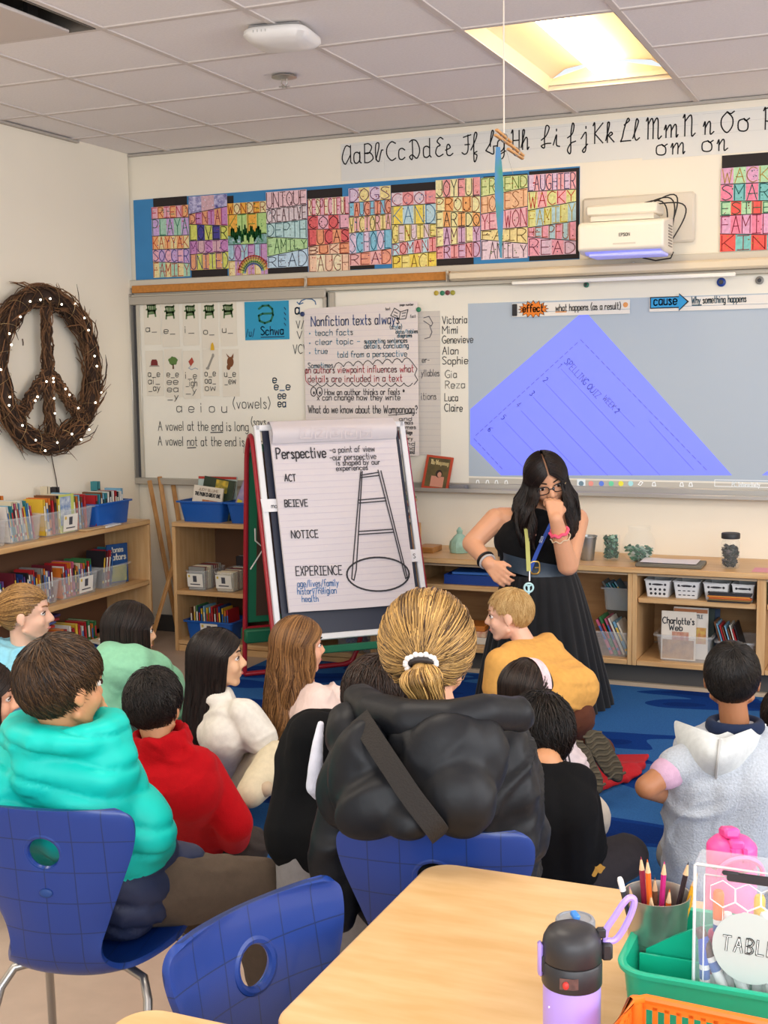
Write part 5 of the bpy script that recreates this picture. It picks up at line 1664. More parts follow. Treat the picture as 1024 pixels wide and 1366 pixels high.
# white baskets
for k, (a, b, c_, lab) in enumerate([(858, 896, 'round holes', 'leftmost white basket with round holes on the counter shelf'), (896, 935, 'slots', 'second white basket with small slots on the counter shelf'),
                                     (936, 974, 'round holes', 'third white basket with round holes behind the flat book stack'), (974, 1008, 'round holes', 'rightmost white basket on the shelf with four baskets')]):
    xa, xb = ony(a + 2, 780, F3 + 0.05)[0], ony(b - 2, 780, F3 + 0.05)[0]
    cx = (xa + xb) / 2
    W, Hh, D = xb - xa, 0.082, 0.22
    t = thing('basket', (cx, F3 + 0.15, sh_r), lab, 'basket', 'white plastic baskets on the counter shelf')
    yf = F3 + 0.045
    g = G()
    tp_ = 0.82
    sh = lambda s, z, y: (cx + s * W / 2 * (tp_ + (1 - tp_) * z / Hh), y, sh_r + z + 0.001)
    g.prism([sh(-1, 0, yf + 0.01), sh(1, 0, yf + 0.01), sh(1, Hh, yf), sh(-1, Hh, yf)], (0, 0.003, 0))
    g.prism([sh(-1, 0, yf + D - .01), sh(1, 0, yf + D - .01), sh(1, Hh, yf + D), sh(-1, Hh, yf + D)], (0, 0.003, 0))
    for s in (-1, 1):
        g.prism([sh(s, 0, yf + 0.01), sh(s, 0, yf + D - 0.01), sh(s, Hh, yf + D), sh(s, Hh, yf)], (0.003 * -s, 0, 0))
    g.prism([sh(-1, 0, yf + .01), sh(1, 0, yf + .01), sh(1, 0, yf + D - .01), sh(-1, 0, yf + D - .01)], (0, 0, 0.003))
    g.tube([sh(-1, Hh, yf), sh(1, Hh, yf), sh(1, Hh, yf + D), sh(-1, Hh, yf + D)], 0.0035, 6, closed=True)
    part('tub', g, mat('#e4e4e4', 0.45), t)
    h_ = G()
    for row in range(2 if c_ != 'slots' else 3):
        for q in range(4):
            x, z = (q - 1.5) * 0.2, 0.2 + row * 0.26
            p = A(*sh(x * 2.0, Hh * z, yf - 0.0012 + 0.01 * (1 - z)))
            rx, rz = (0.0065, 0.0065) if c_ != 'slots' else (0.008, 0.0025)
            h_.poly([p + A(rx * math.cos(a), 0, rz * math.sin(a)) for a in np.arange(10) * math.pi / 5])
    p = A(*sh(0, Hh * 0.76, yf + 0.001))
    h_.poly([p + A(0.028 * math.cos(a), 0, 0.005 * math.sin(a)) for a in np.arange(12) * math.pi / 6])
    for q in (-1, 1):
        p = A(*sh(q * .62, Hh * 0.76, yf + 0.001))
        h_.poly([p + A(0.006 * math.cos(a), 0, 0.006 * math.sin(a)) for a in np.arange(10) * math.pi / 5])
    part('holes', h_, mat('#35343a', 0.8), t)
xa, xb = ony(944, 790, F3)[0], ony(1001, 795, F3)[0]
for k in range(6):
    g = G().box(((xa + xb) / 2 + 0.004 * ((k * 7) % 3 - 1), F3 + 0.022, sh_r + 0.004 + k * 0.0078), (xb - xa, 0.034, 0.0068), bev=0.001)
    solo('flat_book', g, [mat(['#2e2b2a', '#8a6a3a', '#c9642a', '#d98a3a', '#3a3638', '#2a2a2e'][k], 0.5)], '%s in the dark stack of flat books before the baskets' % ['bottom book', 'second book from bottom', 'third orange book', 'fourth orange book', 'fifth book', 'topmost book'][k], 'book', 'flat books before the baskets')
# book bins on the lower right shelf
xa, xb = ony(877, 870, F3 + 0.03)[0], ony(945, 870, F3 + 0.03)[0]
bin_box('book_bin', ((xa + xb) / 2, F3 + 0.15, lowz), (1, 0, 0), (0, -1, 0), xb - xa + 0.02, 0.25, 0.13, CLR, 'clear bin of face-out picture books on the lower counter shelf', taper=0.88)
cx = ony(908, 870, F3 + 0.05)[0]
for k, (dx, dy, w_, h_, cov, lab) in enumerate([(-0.015, 0.055, 0.165, 0.235, mat('#dfd6c8', 0.5), 'front picture book reading Charlotte\'s Web in the clear bin'),
                                               (0.035, 0.10, 0.165, 0.25, mat('#e4ddd2', 0.5), 'white picture book behind the Charlotte\'s Web book'),
                                               (0.075, 0.15, 0.13, 0.24, mat('#2e3a34', 0.5), 'dark green book behind the two white picture books'),
                                               (0.09, 0.19, 0.14, 0.235, mat('#2b3f5a', 0.5), 'dark blue book at the back of the face-out bin')]):
    t, o, u, v, n = face_book('picture_book', (cx + dx, F3 + dy, lowz + 0.006), w_, h_, 0.014, 0.06, 0, 0, cov, lab)
    if k == 0:
        patch(t, 'cover_picture', o, u, v, n, -.075, .075, -.112, -.02, mat('#c49a6a', 0.5, col2='#8f6f4f', vs=30), 0.0004)
        patch(t, 'cover_picture', o, u, v, n, -.03, .05, -.02, .02, mat('#a85a4a', 0.5, col2='#c8a890', vs=40), 0.0006)
        g = write(G(), "Charlotte's", o - u * 0.075 + v * 0.058 + n * 0.001, u, v, 0.03, w=0.0045, width=0.155)
        write(g, 'Web', o - u * 0.045 + v * 0.026 + n * 0.001, u, v, 0.028, w=0.0045, width=0.07)
        part('lettering', g, mat('#2b3038', 0.5), t)
    elif k == 1:
        g = write(G(), 'STUART LITTLE', o - u * 0.06 + v * 0.075 + n * 0.001, u, v, 0.016, w=0.0035, width=0.12)
        part('lettering', g, mat('#4a5560', 0.5), t)
        patch(t, 'cover_band', o, u, v, n, -.08, .08, .10, .118, mat('#b8744a', 0.5), 0.0004)
        patch(t, 'cover_picture', o, u, v, n, .01, .075, -.05, .03, mat('#b8604a', 0.5, col2='#d9c060', vs=40), 0.0006)
xa, xb = ony(956, 870, F3 + 0.05)[0], ony(1006, 870, F3 + 0.05)[0]
bin_box('book_bin', ((xa + xb) / 2, F3 + 0.15, lowz), (1, 0, 0), (0, -1, 0), xb - xa, 0.24, 0.115, CLR, 'clear bin of slanting books behind the boy in grey')
row_of_books((xa + 0.035, F3 + 0.06, lowz + 0.006), (1, 0, 0), (0, -1, 0), xb - xa - 0.07, 9, (0.17, 0.2), (0.13, 0.15), 'in bin behind grey hoodie boy', 'books in the bin behind the boy in grey', lean=-0.3, cols=['red', 'green', 'white', 'light blue', 'brown', 'black'], seed=95)
xa = ony(1024, 800, F3)[0]
solo('green_book', G().box((xa + 0.02, F3 + 0.1, sh_r + 0.07), (0.03, 0.15, 0.13), bev=0.003), mat('#5a8a3a', 0.5), 'green book on the shelf at the right picture edge', 'book')

# ---------------------------------------------------------------- on the counter
GL = clear('#dfeae6', 0.05, 0.03)
bx = ony(613, 735, F3 + 0.2)
q = A(bx[0], F3 + 0.2, cz)
g = G().lathe([(0, 0.0), (0.05, 0.002), (0.057, 0.03), (0.052, 0.06), (0.03, 0.088), (0.014, 0.102), (0.017, 0.118), (0.006, 0.135), (0, 0.137)], q, 10, rotz(0.3), 1.0, 0.85)
solo('gift_bag', g, mat('#9fc6b4', 0.3, var=0.15, vs=30, alpha=0.85), 'pale green cellophane bag with a tied top on the counter', 'bag', smooth=25)
q = A(ony(668, 740, F3 + 0.12)[0], F3 + 0.14, cz)
t = thing('pen_cup', q, 'black square pen cup beside the teacher elbow', 'cup')
part('cup', G().lathe([(0.022, 0.0), (0.03, 0.085), (0.034, 0.085), (0.034, 0.09), (0.027, 0.09), (0.02, 0.006), (0, 0.006)], q, 4, rotz(0.5)), mat('#1d1d20', 0.4), t, smooth=20)
q = A(ony(783, 750, F3 + 0.16)[0], F3 + 0.16, cz)
t = thing('pail', q, 'small galvanised metal pail half hidden behind the teacher arm', 'pail')
zinc = mat('#a9a9a6', 0.35, metal=0.8, var=0.06, vs=20)
part('body', G().lathe([(0.0, 0.001), (0.032, 0.0), (0.034, 0.006), (0.046, 0.115), (0.05, 0.117), (0.05, 0.123), (0.044, 0.122), (0.031, 0.008), (0, 0.008)], q, 24), zinc, t)
part('handle', G().tube([q + A(0.048 * math.cos(a), 0, 0.112 - 0.02 * math.sin(a)) for a in np.linspace(0, math.pi, 12)], 0.0018, 6), zinc, t)
# jar crammed with green tiles
q = A(ony(815, 740, F3 + 0.2)[0], F3 + 0.2, cz)
t = thing('glass_jar', q, 'small straight glass jar crammed with dark green pieces', 'jar')
part('glass', G().lathe([(0.0, 0.001), (0.04, 0.0), (0.043, 0.01), (0.043, 0.125), (0.041, 0.125), (0.041, 0.012), (0, 0.006)], q, 24), GL, t)


def heap(q, rad, h0, h1, n, cols, label, seed, size=(0.02, 0.016, 0.004)):
    r = random.Random(seed)
    g = G()
    for i in range(n):
        z = h0 + (h1 - h0) * r.random()
        rr = rad(z) * math.sqrt(r.random())
        a = r.uniform(0, 6.28)
        g.slot = r.randrange(len(cols))
        g.box(q + A(rr * math.cos(a), rr * math.sin(a), z), [s * r.uniform(.7, 1.2) for s in size], rotz(r.uniform(0, 3)) @ rotx(r.uniform(-1, 1)) @ roty(r.uniform(-1, 1)))
    o = solo('counting_pieces', g, [mat(c_, 0.35) for c_ in cols], label, 'counting pieces')
    o['kind'] = 'stuff'


heap(q, lambda z: 0.033, 0.012, 0.118, 190, ['#2c5a45', '#3f7a5c', '#1f4435', '#7fa894'], 'dark green pieces filling the small straight jar', 3)
q = A(ony(852, 740, F3 + 0.19)[0], F3 + 0.19, cz)
t = thing('fish_bowl', q, 'round glass fish bowl with a layer of green and silver pieces', 'bowl')
bowl = lambda z: 0.082 * math.sqrt(max(0.05, 1 - ((z - 0.082) / 0.088) ** 2))
prof = [(0.0, 0.001), (0.045, 0.0)] + [(bowl(z), z) for z in np.linspace(0.008, 0.148, 12)] + [(0.056, 0.156), (0.056, 0.172), (0.06, 0.176), (0.053, 0.176), (0.053, 0.156)] + [(bowl(z) - 0.003, z) for z in np.linspace(0.146, 0.012, 10)] + [(0, 0.006)]
part('glass', G().lathe(prof, q, 32), GL, t)
heap(q, lambda z: bowl(z) - 0.015, 0.012, 0.07, 170, ['#3f7a5c', '#8fa89a', '#c0c8bc', '#2c5a45'], 'green and silver pieces at the bottom of the fish bowl', 4, (0.026, 0.014, 0.004))
x0_, x1_ = ony(848, 755, F3 + 0.06)[0], ony(938, 755, F3 + 0.06)[0]
solo('clipboard', G().box(((x0_ + x1_) / 2, F3 + 0.105, cz + 0.009), (x1_ - x0_ - 0.01, 0.19, 0.016), rotz(0.02), bev=0.003), mat('#6e695c', 0.5), 'dark grey binder lying under a white paper on the counter', 'binder')
solo('paper_sheet', G().sheet([[((x0_ + x1_) / 2 + a, F3 + b, cz + 0.0195 + 0.005 * abs(a) * 10 * (b - 0.02) / 0.2) for a in np.linspace(-0.14, 0.13, 6)] for b in (0.04, 0.11, 0.18)]), mat('#e6dfdc', 0.8), 'white paper curling on the dark grey binder', 'paper')
q = A(ony(973, 748, F3 + 0.1)[0], F3 + 0.12, cz)
t = thing('glass_jar', q, 'tall glass jar of black pieces with a black screw lid', 'jar')
part('glass', G().lathe([(0.0, 0.001), (0.04, 0.0), (0.045, 0.01), (0.045, 0.12), (0.039, 0.135), (0.039, 0.142), (0.036, 0.142), (0.042, 0.118), (0.042, 0.012), (0, 0.006)], q, 28), GL, t)
part('lid', G().lathe([(0, 0.142), (0.043, 0.142), (0.044, 0.146), (0.044, 0.164), (0.041, 0.168), (0, 0.168)], q, 28), mat('#2c2c30', 0.5), t)
heap(q, lambda z: 0.033, 0.012, 0.108, 150, ['#2a272a', '#3d3538', '#1e1c20', '#55484a'], 'black pieces filling most of the tall lidded jar', 5)
x0_ = ony(1000, 757, F3 + 0.05)[0]
solo('pink_paper', G().box((x0_ + 0.14, F3 + 0.09, cz + 0.0012), (0.26, 0.13, 0.0012)), mat('#e29aa8', 0.7), 'pink paper flat on the counter at the right picture edge', 'paper')
# left end of the counter: maker blocks and a stack of books
x0_ = ony(574, 733, F3 + 0.2)[0]
solo('wood_block', G().box((x0_ - 0.01, F3 + 0.2, cz + 0.016), (0.10, 0.14, 0.03), bev=0.003), wood('#b98446', '#9c6a34', 'x'), 'low brown wooden block on the left end of the counter', 'wooden block')
x1_ = ony(549, 712, F3 + 0.12)[0]
t = thing('wooden_box', (x1_ - 0.05, F3 + 0.14, cz), 'tall wooden box at the counter end behind the easel', 'wooden box')
part('box_body', G().box((x1_ - 0.05, F3 + 0.14, cz + 0.075), (0.115, 0.2, 0.148), bev=0.003), wood('#c9985a', '#b07f45', 'z'), t)
for k in range(9):
    g = G().box((x1_ - 0.06 + 0.008 * ((k * 5) % 3 - 1), F3 + 0.13, cz + 0.158 + k * 0.0165), (0.1, 0.15, 0.0145), rotz(0.1 * ((k * 3) % 4 - 1.5)), bev=0.002)
    cn = ['dark green', 'cream', 'orange', 'brown', 'white', 'grey', 'red', 'tan', 'green'][k]
    cc = ['#3a4a3a', '#d8cdb4', '#c9783a', '#6a4a34', '#d9d4c8', '#8a8a80', '#a84038', '#b89a70', '#5a7a4a'][k]
    solo('flat_book', g, mat(cc, 0.5), '%s book, %s from bottom of the stack on the wooden box' % (cn, ORD[k]), 'book', 'books stacked on the wooden box')
# on the marker tray
t, o, u, v, n = face_book('picture_book', (ony(580, 655, FY - 0.07)[0], FY - 0.078, bb + 0.016), 0.155, 0.185, 0.008, 0.26, 0.0, 0.10, mat('#b8452a', 0.5), 'orange-bordered picture book standing on the marker tray')
patch(t, 'cover_picture', o, u, v, n, -.062, .065, -.08, .08, mat('#6a5a34', 0.5, col2='#3f3a26', vs=18), 0.0004)
g = write(G(), 'The Wampanoag', o - u * 0.045 + v * 0.045 + n * 0.002, u, v, 0.022, w=0.0045, width=0.105)
part('lettering', g, mat('#e8d49a', 0.5), t)
patch(t, 'cover_picture', o, u, v, n, -.03, .045, -.078, -.02, mat('#c98a74', 0.5), 0.0008)
g = G().poly([o + n * 0.0012 + u * (0.012 + 0.02 * math.cos(a)) + v * (-0.005 + 0.022 * math.sin(a)) for a in np.arange(12) * math.pi / 6])
part('cover_picture', g, mat('#2e221d', 0.5), t)
g = G().poly([o + n * 0.0016 + u * (0.016 + 0.012 * math.cos(a)) + v * (-0.01 + 0.015 * math.sin(a)) for a in np.arange(12) * math.pi / 6])
part('cover_picture', g, mat('#c98f78', 0.5), t)
x_ = ony(612, 655, FY - 0.06)[0]
solo('eraser', G().box((x_, FY - 0.066, bb + 0.030), (0.10, 0.045, 0.028), bev=0.005), mat('#77767a', 0.8), 'grey felt board eraser on the tray beside the orange book', 'eraser')

# ================================================================== TWIG PEACE SIGN
pcn = A(LX + 0.075, 5.575, 1.588)
t = thing('peace_sign', pcn, 'brown twig peace sign wreath wound with tiny lights on the left wall', 'peace sign')
r = random.Random(5)


def twig_bundle(path, R, n, seed, closed=False, twist=2.0):
    rr = random.Random(seed)
    g = G()
    path = np.asarray(path, float)
    k = len(path)
    T = np.gradient(path, axis=0)
    X = A(1, 0, 0)
    for i in range(n):
        g.slot = i % 3
        a0, r0 = rr.uniform(0, 6.28), R * math.sqrt(rr.uniform(0.15, 1))
        s0 = rr.uniform(0, 1)
        span = rr.uniform(0.25, 0.6) if closed else rr.uniform(0.6, 1.0)
        if not closed:
            s0 = rr.uniform(0, 1 - span)
        m = int(14 + 26 * span)
        tw = rr.uniform(-twist, twist)
        pts = []
        for j in range(m):
            s = (s0 + span * j / (m - 1)) % 1.0 if closed else s0 + span * j / (m - 1)
            f = s * (k - 1)
            i0 = int(f) % k
            i1 = min(i0 + 1, k - 1)
            c_ = path[i0] + (path[i1] - path[i0]) * (f - int(f))
            tt = unit(T[i0])
            nn = np.cross(tt, X)
            a = a0 + tw * 6 * j / m
            q = r0 * (1 + 0.25 * math.sin(j * 0.9 + i))
            if j > m - 4:
                q *= 1 + 0.28 * (j - m + 4)
            pts.append(c_ + (X * math.cos(a) * 0.75 + nn * math.sin(a)) * q + A(rr.uniform(-1, 1), rr.uniform(-1, 1), rr.uniform(-1, 1)) * 0.003)
        g.tube(pts, [rr.uniform(0.0022, 0.0042)] * (m - 1) + [0.001], 5)
    return g


twm = [mat('#5c4029', 0.8, var=0.2, vs=40), mat('#7a5538', 0.8, var=0.2, vs=40), mat('#3a2618', 0.85, var=0.2, vs=40)]
Rm = 0.395
circ = [pcn + A(0, Rm * math.cos(a), Rm * math.sin(a)) for a in np.linspace(0, 2 * math.pi, 73)]
core = G().tube(circ[:-1], 0.042, 10, closed=True)
part('ring', core, mat('#33231a', 0.9), t)
part('ring_twigs', twig_bundle(circ, 0.058, 230, 1, True), twm, t)
for k, (a, b) in enumerate([(A(0, 0, Rm), A(0, 0, -Rm)), (A(0, 0, 0.0), A(0, -Rm * 0.72, -Rm * 0.70)), (A(0, 0, 0.0), A(0, Rm * 0.72, -Rm * 0.70))]):
    pth = [pcn + a + (b - a) * s for s in np.linspace(0, 1, 24)]
    part('spoke', G().tube(pth, 0.022, 8), mat('#33231a', 0.9), t)
    part('spoke_twigs', twig_bundle(pth, 0.035, 60, 10 + k), twm, t)
loose = G()
for i in range(40):
    a = r.uniform(0, 6.28)
    p = pcn + A(0.02, Rm * math.cos(a), Rm * math.sin(a))
    d_ = unit(A(r.uniform(0, .5), -math.sin(a) + r.uniform(-.7, .9) * math.cos(a), math.cos(a) + r.uniform(-.7, .9) * math.sin(a)))
    L = r.uniform(0.08, 0.15)
    bend = unit(A(0, r.uniform(-1, 1), r.uniform(-1, 1)))
    loose.tube([p + d_ * L * s + bend * 0.03 * s * s for s in np.linspace(0, 1, 7)], [0.0016] * 6 + [0.0005], 4)
part('loose_twig', loose, twm[1], t)['kind'] = 'stuff'
lightm = mat('#fff6e0', 0.4, emit='#fff3d8', es=6.0)
for i in range(34):
    if i < 24:
        a = i * 6.2832 / 24 + r.uniform(-.1, .1)
        rr = Rm + r.uniform(-.05, .05)
        p = pcn + A(0.05, rr * math.cos(a), rr * math.sin(a))
    else:
        s = r.uniform(0.1, .9)
        p = pcn + A(0.034, [0, -1, 1][i % 3] * Rm * .7 * s, -Rm * .7 * s)
    part('fairy_light', G().ell(p, 0.0055, n=8, m=6), lightm, t)
wire = []
for i in range(260):
    a = i * 6.2832 / 260
    w_ = i * 0.42
    wire.append(pcn + A(0.055 * math.cos(w_) * .8 + 0.012, (Rm + 0.062 * math.sin(w_)) * math.cos(a), (Rm + 0.062 * math.sin(w_)) * math.sin(a)))
part('light_wire', G().tube(wire, 0.0009, 4), mat('#b89a6a', 0.4, metal=0.6), t)
cd = [onx(68, 605, LX + 0.02), onx(72, 625, LX + 0.012), onx(75, 640, LX + 0.012), onx(78, 662, LX + 0.012)]
part('power_cord', G().tube(cd, 0.0028, 6), mat('#3a2a20', 0.6), t)
q = onx(30, 452, LX + 0.004)
solo('wall_mark', G().tube([q, q + A(0, 0.004, -0.02), q + A(0, 0.002, -0.035)], 0.003, 5), mat('#5a4a3c', 0.7), 'small dark wall hook seen through the peace sign', 'hook')
# ================================================================== RUG, EASEL
def rug_mat():
    m = bpy.data.materials.new('rug_waves')
    m.use_nodes = True
    nt = m.node_tree
    b = nt.nodes['Principled BSDF']
    b.inputs['Roughness'].default_value = 0.95
    b.inputs['Specular IOR Level'].default_value = 0.1
    tc = nt.nodes.new('ShaderNodeTexCoord')
    mp = nt.nodes.new('ShaderNodeMapping')
    mp.inputs['Scale'].default_value = (0.75, 2.1, 1)
    mp.inputs['Rotation'].default_value = (0, 0, 0.35)
    nt.links.new(tc.outputs['Object'], mp.inputs[0])
    n = nt.nodes.new('ShaderNodeTexNoise')
    n.inputs['Scale'].default_value = 1.7
    n.inputs['Detail'].default_value = 1.2
    n.inputs['Distortion'].default_value = 0.4
    nt.links.new(mp.outputs[0], n.inputs['Vector'])
    cr = nt.nodes.new('ShaderNodeValToRGB')
    cr.color_ramp.interpolation = 'CONSTANT'
    e = cr.color_ramp.elements
    e[0].position, e[0].color = 0.0, lin('#06307a')
    e[1].position, e[1].color = 0.47, lin('#356cae')
    e2 = e.new(0.40)
    e2.color = lin('#0c3c8c')
    nt.links.new(n.outputs['Fac'], cr.inputs[0])
    f = nt.nodes.new('ShaderNodeTexNoise')
    f.inputs['Scale'].default_value = 160
    nt.links.new(tc.outputs['Object'], f.inputs['Vector'])
    mx = nt.nodes.new('ShaderNodeMix')
    mx.data_type = 'RGBA'
    mx.blend_type = 'MULTIPLY'
    mx.inputs[0].default_value = 0.45
    nt.links.new(cr.outputs[0], mx.inputs[6])
    nt.links.new(f.outputs['Fac'], mx.inputs[7])
    nt.links.new(mx.outputs[2], b.inputs['Base Color'])
    bp = nt.nodes.new('ShaderNodeBump')
    bp.inputs['Strength'].default_value = 0.5
    bp.inputs['Distance'].default_value = 0.004
    nt.links.new(f.outputs['Fac'], bp.inputs['Height'])
    nt.links.new(bp.outputs[0], b.inputs['Normal'])
    return m


solo('rug', G().box((-1.1, 4.62, 0.006), (4.3, 2.92, 0.011), bev=0.004), rug_mat(), 'large blue rug with lighter blue wave shapes under the seated children', 'rug')

eu = A(math.cos(.747), math.sin(.747), 0)
en0 = A(eu[1], -eu[0], 0)
tl_ = 0.329
ev = UP * math.cos(tl_) - en0 * math.sin(tl_)
en = np.cross(eu, ev)
eb = A(-2.764, 5.319, 0.419)


def E_(a, b, off=0.0):
    return eb + eu * a + ev * b + en * off


def Epx(px, py, off=0.0):       # point of the pad page seen at a pixel
    r_ = ray(px, py)
    o = eb + en * off
    return CAM + r_ * (np.dot(o - CAM, en) / np.dot(r_, en))


ER = np.stack([eu, -en, ev], 1)
t = thing('easel', (-2.6, 5.6, 0), 'red-framed two-sided classroom easel holding the chart pad', 'easel')
RED = plastic('#a01f2c', 0.3)
rub = mat('#1c1b1e', 0.6)
w0, w1 = -0.055, 0.705
part('board_surface', G().box(E_((w0 + w1) / 2, 0.40, -0.02), (w1 - w0 - 0.05, 0.012, 1.02), ER), mat('#1b2238', 0.4), t)
fr = G()
for a in (w0, w1):
    fr.box(E_(a, 0.40, -0.02), (0.03, 0.024, 1.08), ER, bev=0.004)
for b in (-0.125, 0.925):
    fr.box(E_((w0 + w1) / 2, b, -0.02), (w1 - w0 + 0.02, 0.024, 0.03), ER, bev=0.004)
part('board_frame', fr, mat('#e6e6ea', 0.35), t)
# tube frames: front pair of legs and rear pair, joined by arches over the top
rearL, rearR = A(-3.17, 5.60, 0.0245), A(-2.77, 5.99, 0.0245)
topz = 0.93
for side, a, rear in ((0, w0 - 0.02, rearL), (1, w1 + 0.02, rearR)):
    top = E_(a, topz, -0.045)
    foot = E_(a, -0.43, -0.045)
    foot[2] = 0.0245
    back = rear + UP * 0.0
    d1_ = unit(top - foot)
    rt = top - en0 * 0.10 - UP * 0.06
    arch = [foot, foot + (top - foot) * 0.93]
    for s in np.linspace(0.1, 0.9, 7):
        p = (1 - s) ** 2 * (foot + (top - foot) * 0.94) + 2 * s * (1 - s) * (top + UP * 0.03 - en0 * 0.03) + s * s * (rt + (rear - rt) * 0.06)
        arch.append(p)
    arch += [rt + (rear - rt) * 0.08]
    if side:
        k0 = rear + unit(rearR - rearL) * 0.05
        arch += [k0 + (rt - k0) * 0.16, k0 + (rt - k0) * 0.07 - eu * 0.004, k0 + UP * 0.03 - eu * 0.014, k0 + UP * 0.008 - eu * 0.032, rear - eu * 0.02]
    else:
        arch += [rear]
    part('leg', G().tube(arch, 0.013, 10), RED, t)
    part('corner_clamp', G().box(rt + (rear - rt) * 0.04, (0.03, 0.03, 0.035), frame(rear - rt), bev=0.004), mat('#b9b6b2', 0.3, metal=0.7), t)
fl, fr_ = E_(w0 - 0.02, -0.43, -0.045), E_(w1 + 0.02, -0.43, -0.045)
fl[2] = fr_[2] = 0.0245
part('floor_bar', G().tube([rearL, rearR], 0.013, 10), RED, t)
part('floor_bar', G().tube([fl, fr_], 0.013, 10), RED, t)
rtL, rtR = E_(w0 - 0.02, topz, -0.045) - en0 * 0.10 - UP * 0.06, E_(w1 + 0.02, topz, -0.045) - en0 * 0.10 - UP * 0.06
rp = lambda s, k: (rtL + (rearL - rtL) * s) * (1 - k) + (rtR + (rearR - rtR) * s) * k
part('crossbar', G().tube([rp(.80, 0), rp(.80, 1)], 0.009, 8), RED, t)
ru, rv = unit(rearR - rearL), unit(rtL - rearL)
rn = unit(np.cross(ru, rv))
if np.dot(rn, en0) > 0:
    rn = -rn
RR = np.stack([ru, rn, rv], 1)
cen = rp(.40, .5) + rn * 0.03
wd = np.linalg.norm(rearR - rearL) + 0.12
hh = np.linalg.norm(rtL - rearL)
grn = mat('#1c6a48', 0.5)
part('rear_board', G().box(cen, (wd, 0.045, hh * 0.76), RR, bev=0.006), grn, t, label='green rear board')
part('rear_board_inner_face', G().box(cen - rn * 0.024, (wd - 0.09, 0.004, hh * 0.70), RR), mat('#4a2f20', 0.7), t)
part('rear_tray', G().box(rp(.83, .5) + rn * 0.0, (wd - 0.06, 0.10, 0.07), RR, bev=0.008), grn, t, label='green rear tray')
tr_ = E_(0.325, -0.19, 0.01)
part('front_tray', G().box(tr_, (0.70, 0.09, 0.02), np.stack([eu, -en0, UP], 1), bev=0.004).box(tr_ + en0 * 0.045 + UP * 0.012, (0.70, 0.008, 0.03), np.stack([eu, -en0, UP], 1)), grn, t)
q = Epx(340, 705, -0.1)
part('strap', G().tube([q, q + A(.0, 0, -.06), q + A(.03, .03, -.10), q + A(-.02, -.02, -.20)], 0.004, 5), mat('#c9c2ba', 0.6), t)

# chart pad on the easel
t = thing('chart_pad', E_(0.325, 0, 0), 'big lined chart pad headed Perspective with a ladder drawing, on the red easel', 'chart pad')
pw, ph = 0.65, 0.847
padm = mat('#d6ced2', 0.8, var=0.01, vs=3)
pg = G()
for i in range(4):
    d_ = 0.004 * i
    pg.box(E_(pw / 2 + 0.003 * (i % 2), ph / 2 + 0.03 + 0.004 * (i % 3), 0.002 + d_), (pw, 0.003, ph + 0.06 - 0.006 * i), ER)
part('page_block', pg, mat('#e0d8d8', 0.85), t)
rows = []
yo = 0.0175
for b in np.linspace(0, ph + 0.03, 12):
    rows.append([E_(a, b - 0.006 * math.sin(a * 4) * (1 - b), yo + 0.003 * math.sin(3 * a + 1) * (1 - b / ph)) for a in np.linspace(0, pw, 9)])
part('page', G().sheet(rows), padm, t)
# turned-back page curling over the top
rows = []
for s in np.linspace(0, 1, 22):
    if s < 0.45:
        k = s / 0.45
        b, off = ph - 0.012 + 0.105 * k, 0.026 + 0.030 * math.sin(math.pi * min(1, k * 1.05))
    else:
        k = (s - 0.45) / 0.55
        an = k * math.pi
        b, off = ph + 0.093 + 0.02 * math.sin(an) - 0.32 * max(0, k - 0.55), 0.02 - 0.055 * (1 - math.cos(an)) / 1.2
    rows.append([E_(a + 0.004, b + 0.012 * (a - 0.3), off) for a in np.linspace(-0.0, pw - 0.005, 8)])
part('turned_page', G().sheet(rows), padm, t)
ye = yo + 0.0045
gl = G()
for k in range(26):
    b = 0.03 + k * 0.0318
    gl.add([E_(0.004, b, ye - 0.001), E_(pw - 0.004, b, ye - 0.001), E_(pw - 0.004, b + 0.0016, ye - 0.001), E_(0.004, b + 0.0016, ye - 0.001)], [(0, 1, 2, 3)])
part('ruled_lines', gl, mat('#c6bcca', 0.8), t)


def wp(g, txt, px, py, pxe, hpx, w=0.005, off=None, **k):
    off = ye + 0.001 if off is None else off
    o, e = Epx(px, py, off), Epx(pxe, py - (pxe - px) * 0.03, off)
    hh = np.dot(Epx(px, py - hpx, off) - o, ev)
    u_ = unit(e - o)
    v_ = unit(ev - u_ * np.dot(ev, u_))
    return write(g, txt, o, u_, v_, hh, w, width=np.linalg.norm(e - o), **k)


g = G()
wp(g, 'Perspective', 369, 612, 437, 14, w=0.0062)
for txt, x_, y_, xe, h_ in (('-a point of view', 440, 604, 501, 8), ('-our perspective', 440, 614, 503, 8), ('is shaped by our', 449, 621, 508, 7), ('experiences', 449, 628, 492, 7)):
    wp(g, txt, x_, y_, xe, h_, w=0.0034)
wp(g, 'ACT', 380, 642, 396, 9)
wp(g, 'BEIEVE', 380, 676, 412, 9)
wp(g, 'NOTICE', 389, 718, 426, 10)
wp(g, 'EXPERIENCE', 395, 768, 458, 12)
lad = [[(481, 629), (469, 772), (472, 774), (475, 760), (483, 629)], [(504, 627), (541, 772), (543, 770), (508, 628)], [(481, 634), (505, 630)], [(481, 637), (506, 634)], [(479, 667), (514, 664)], [(479, 671), (515, 668)],
       [(478, 709), (523, 706)], [(478, 713), (524, 710)]]
for pts in lad:
    stroke(g, [Epx(x_, y_, ye + 0.001) for x_, y_ in pts], 0.006, en)
ov = [(504 + 41.5 * math.cos(a), 766 + 22.5 * math.sin(a)) for a in np.linspace(0, 6.4, 40)]
stroke(g, [Epx(x_, y_, ye + 0.001) for x_, y_ in ov], 0.0085, en)
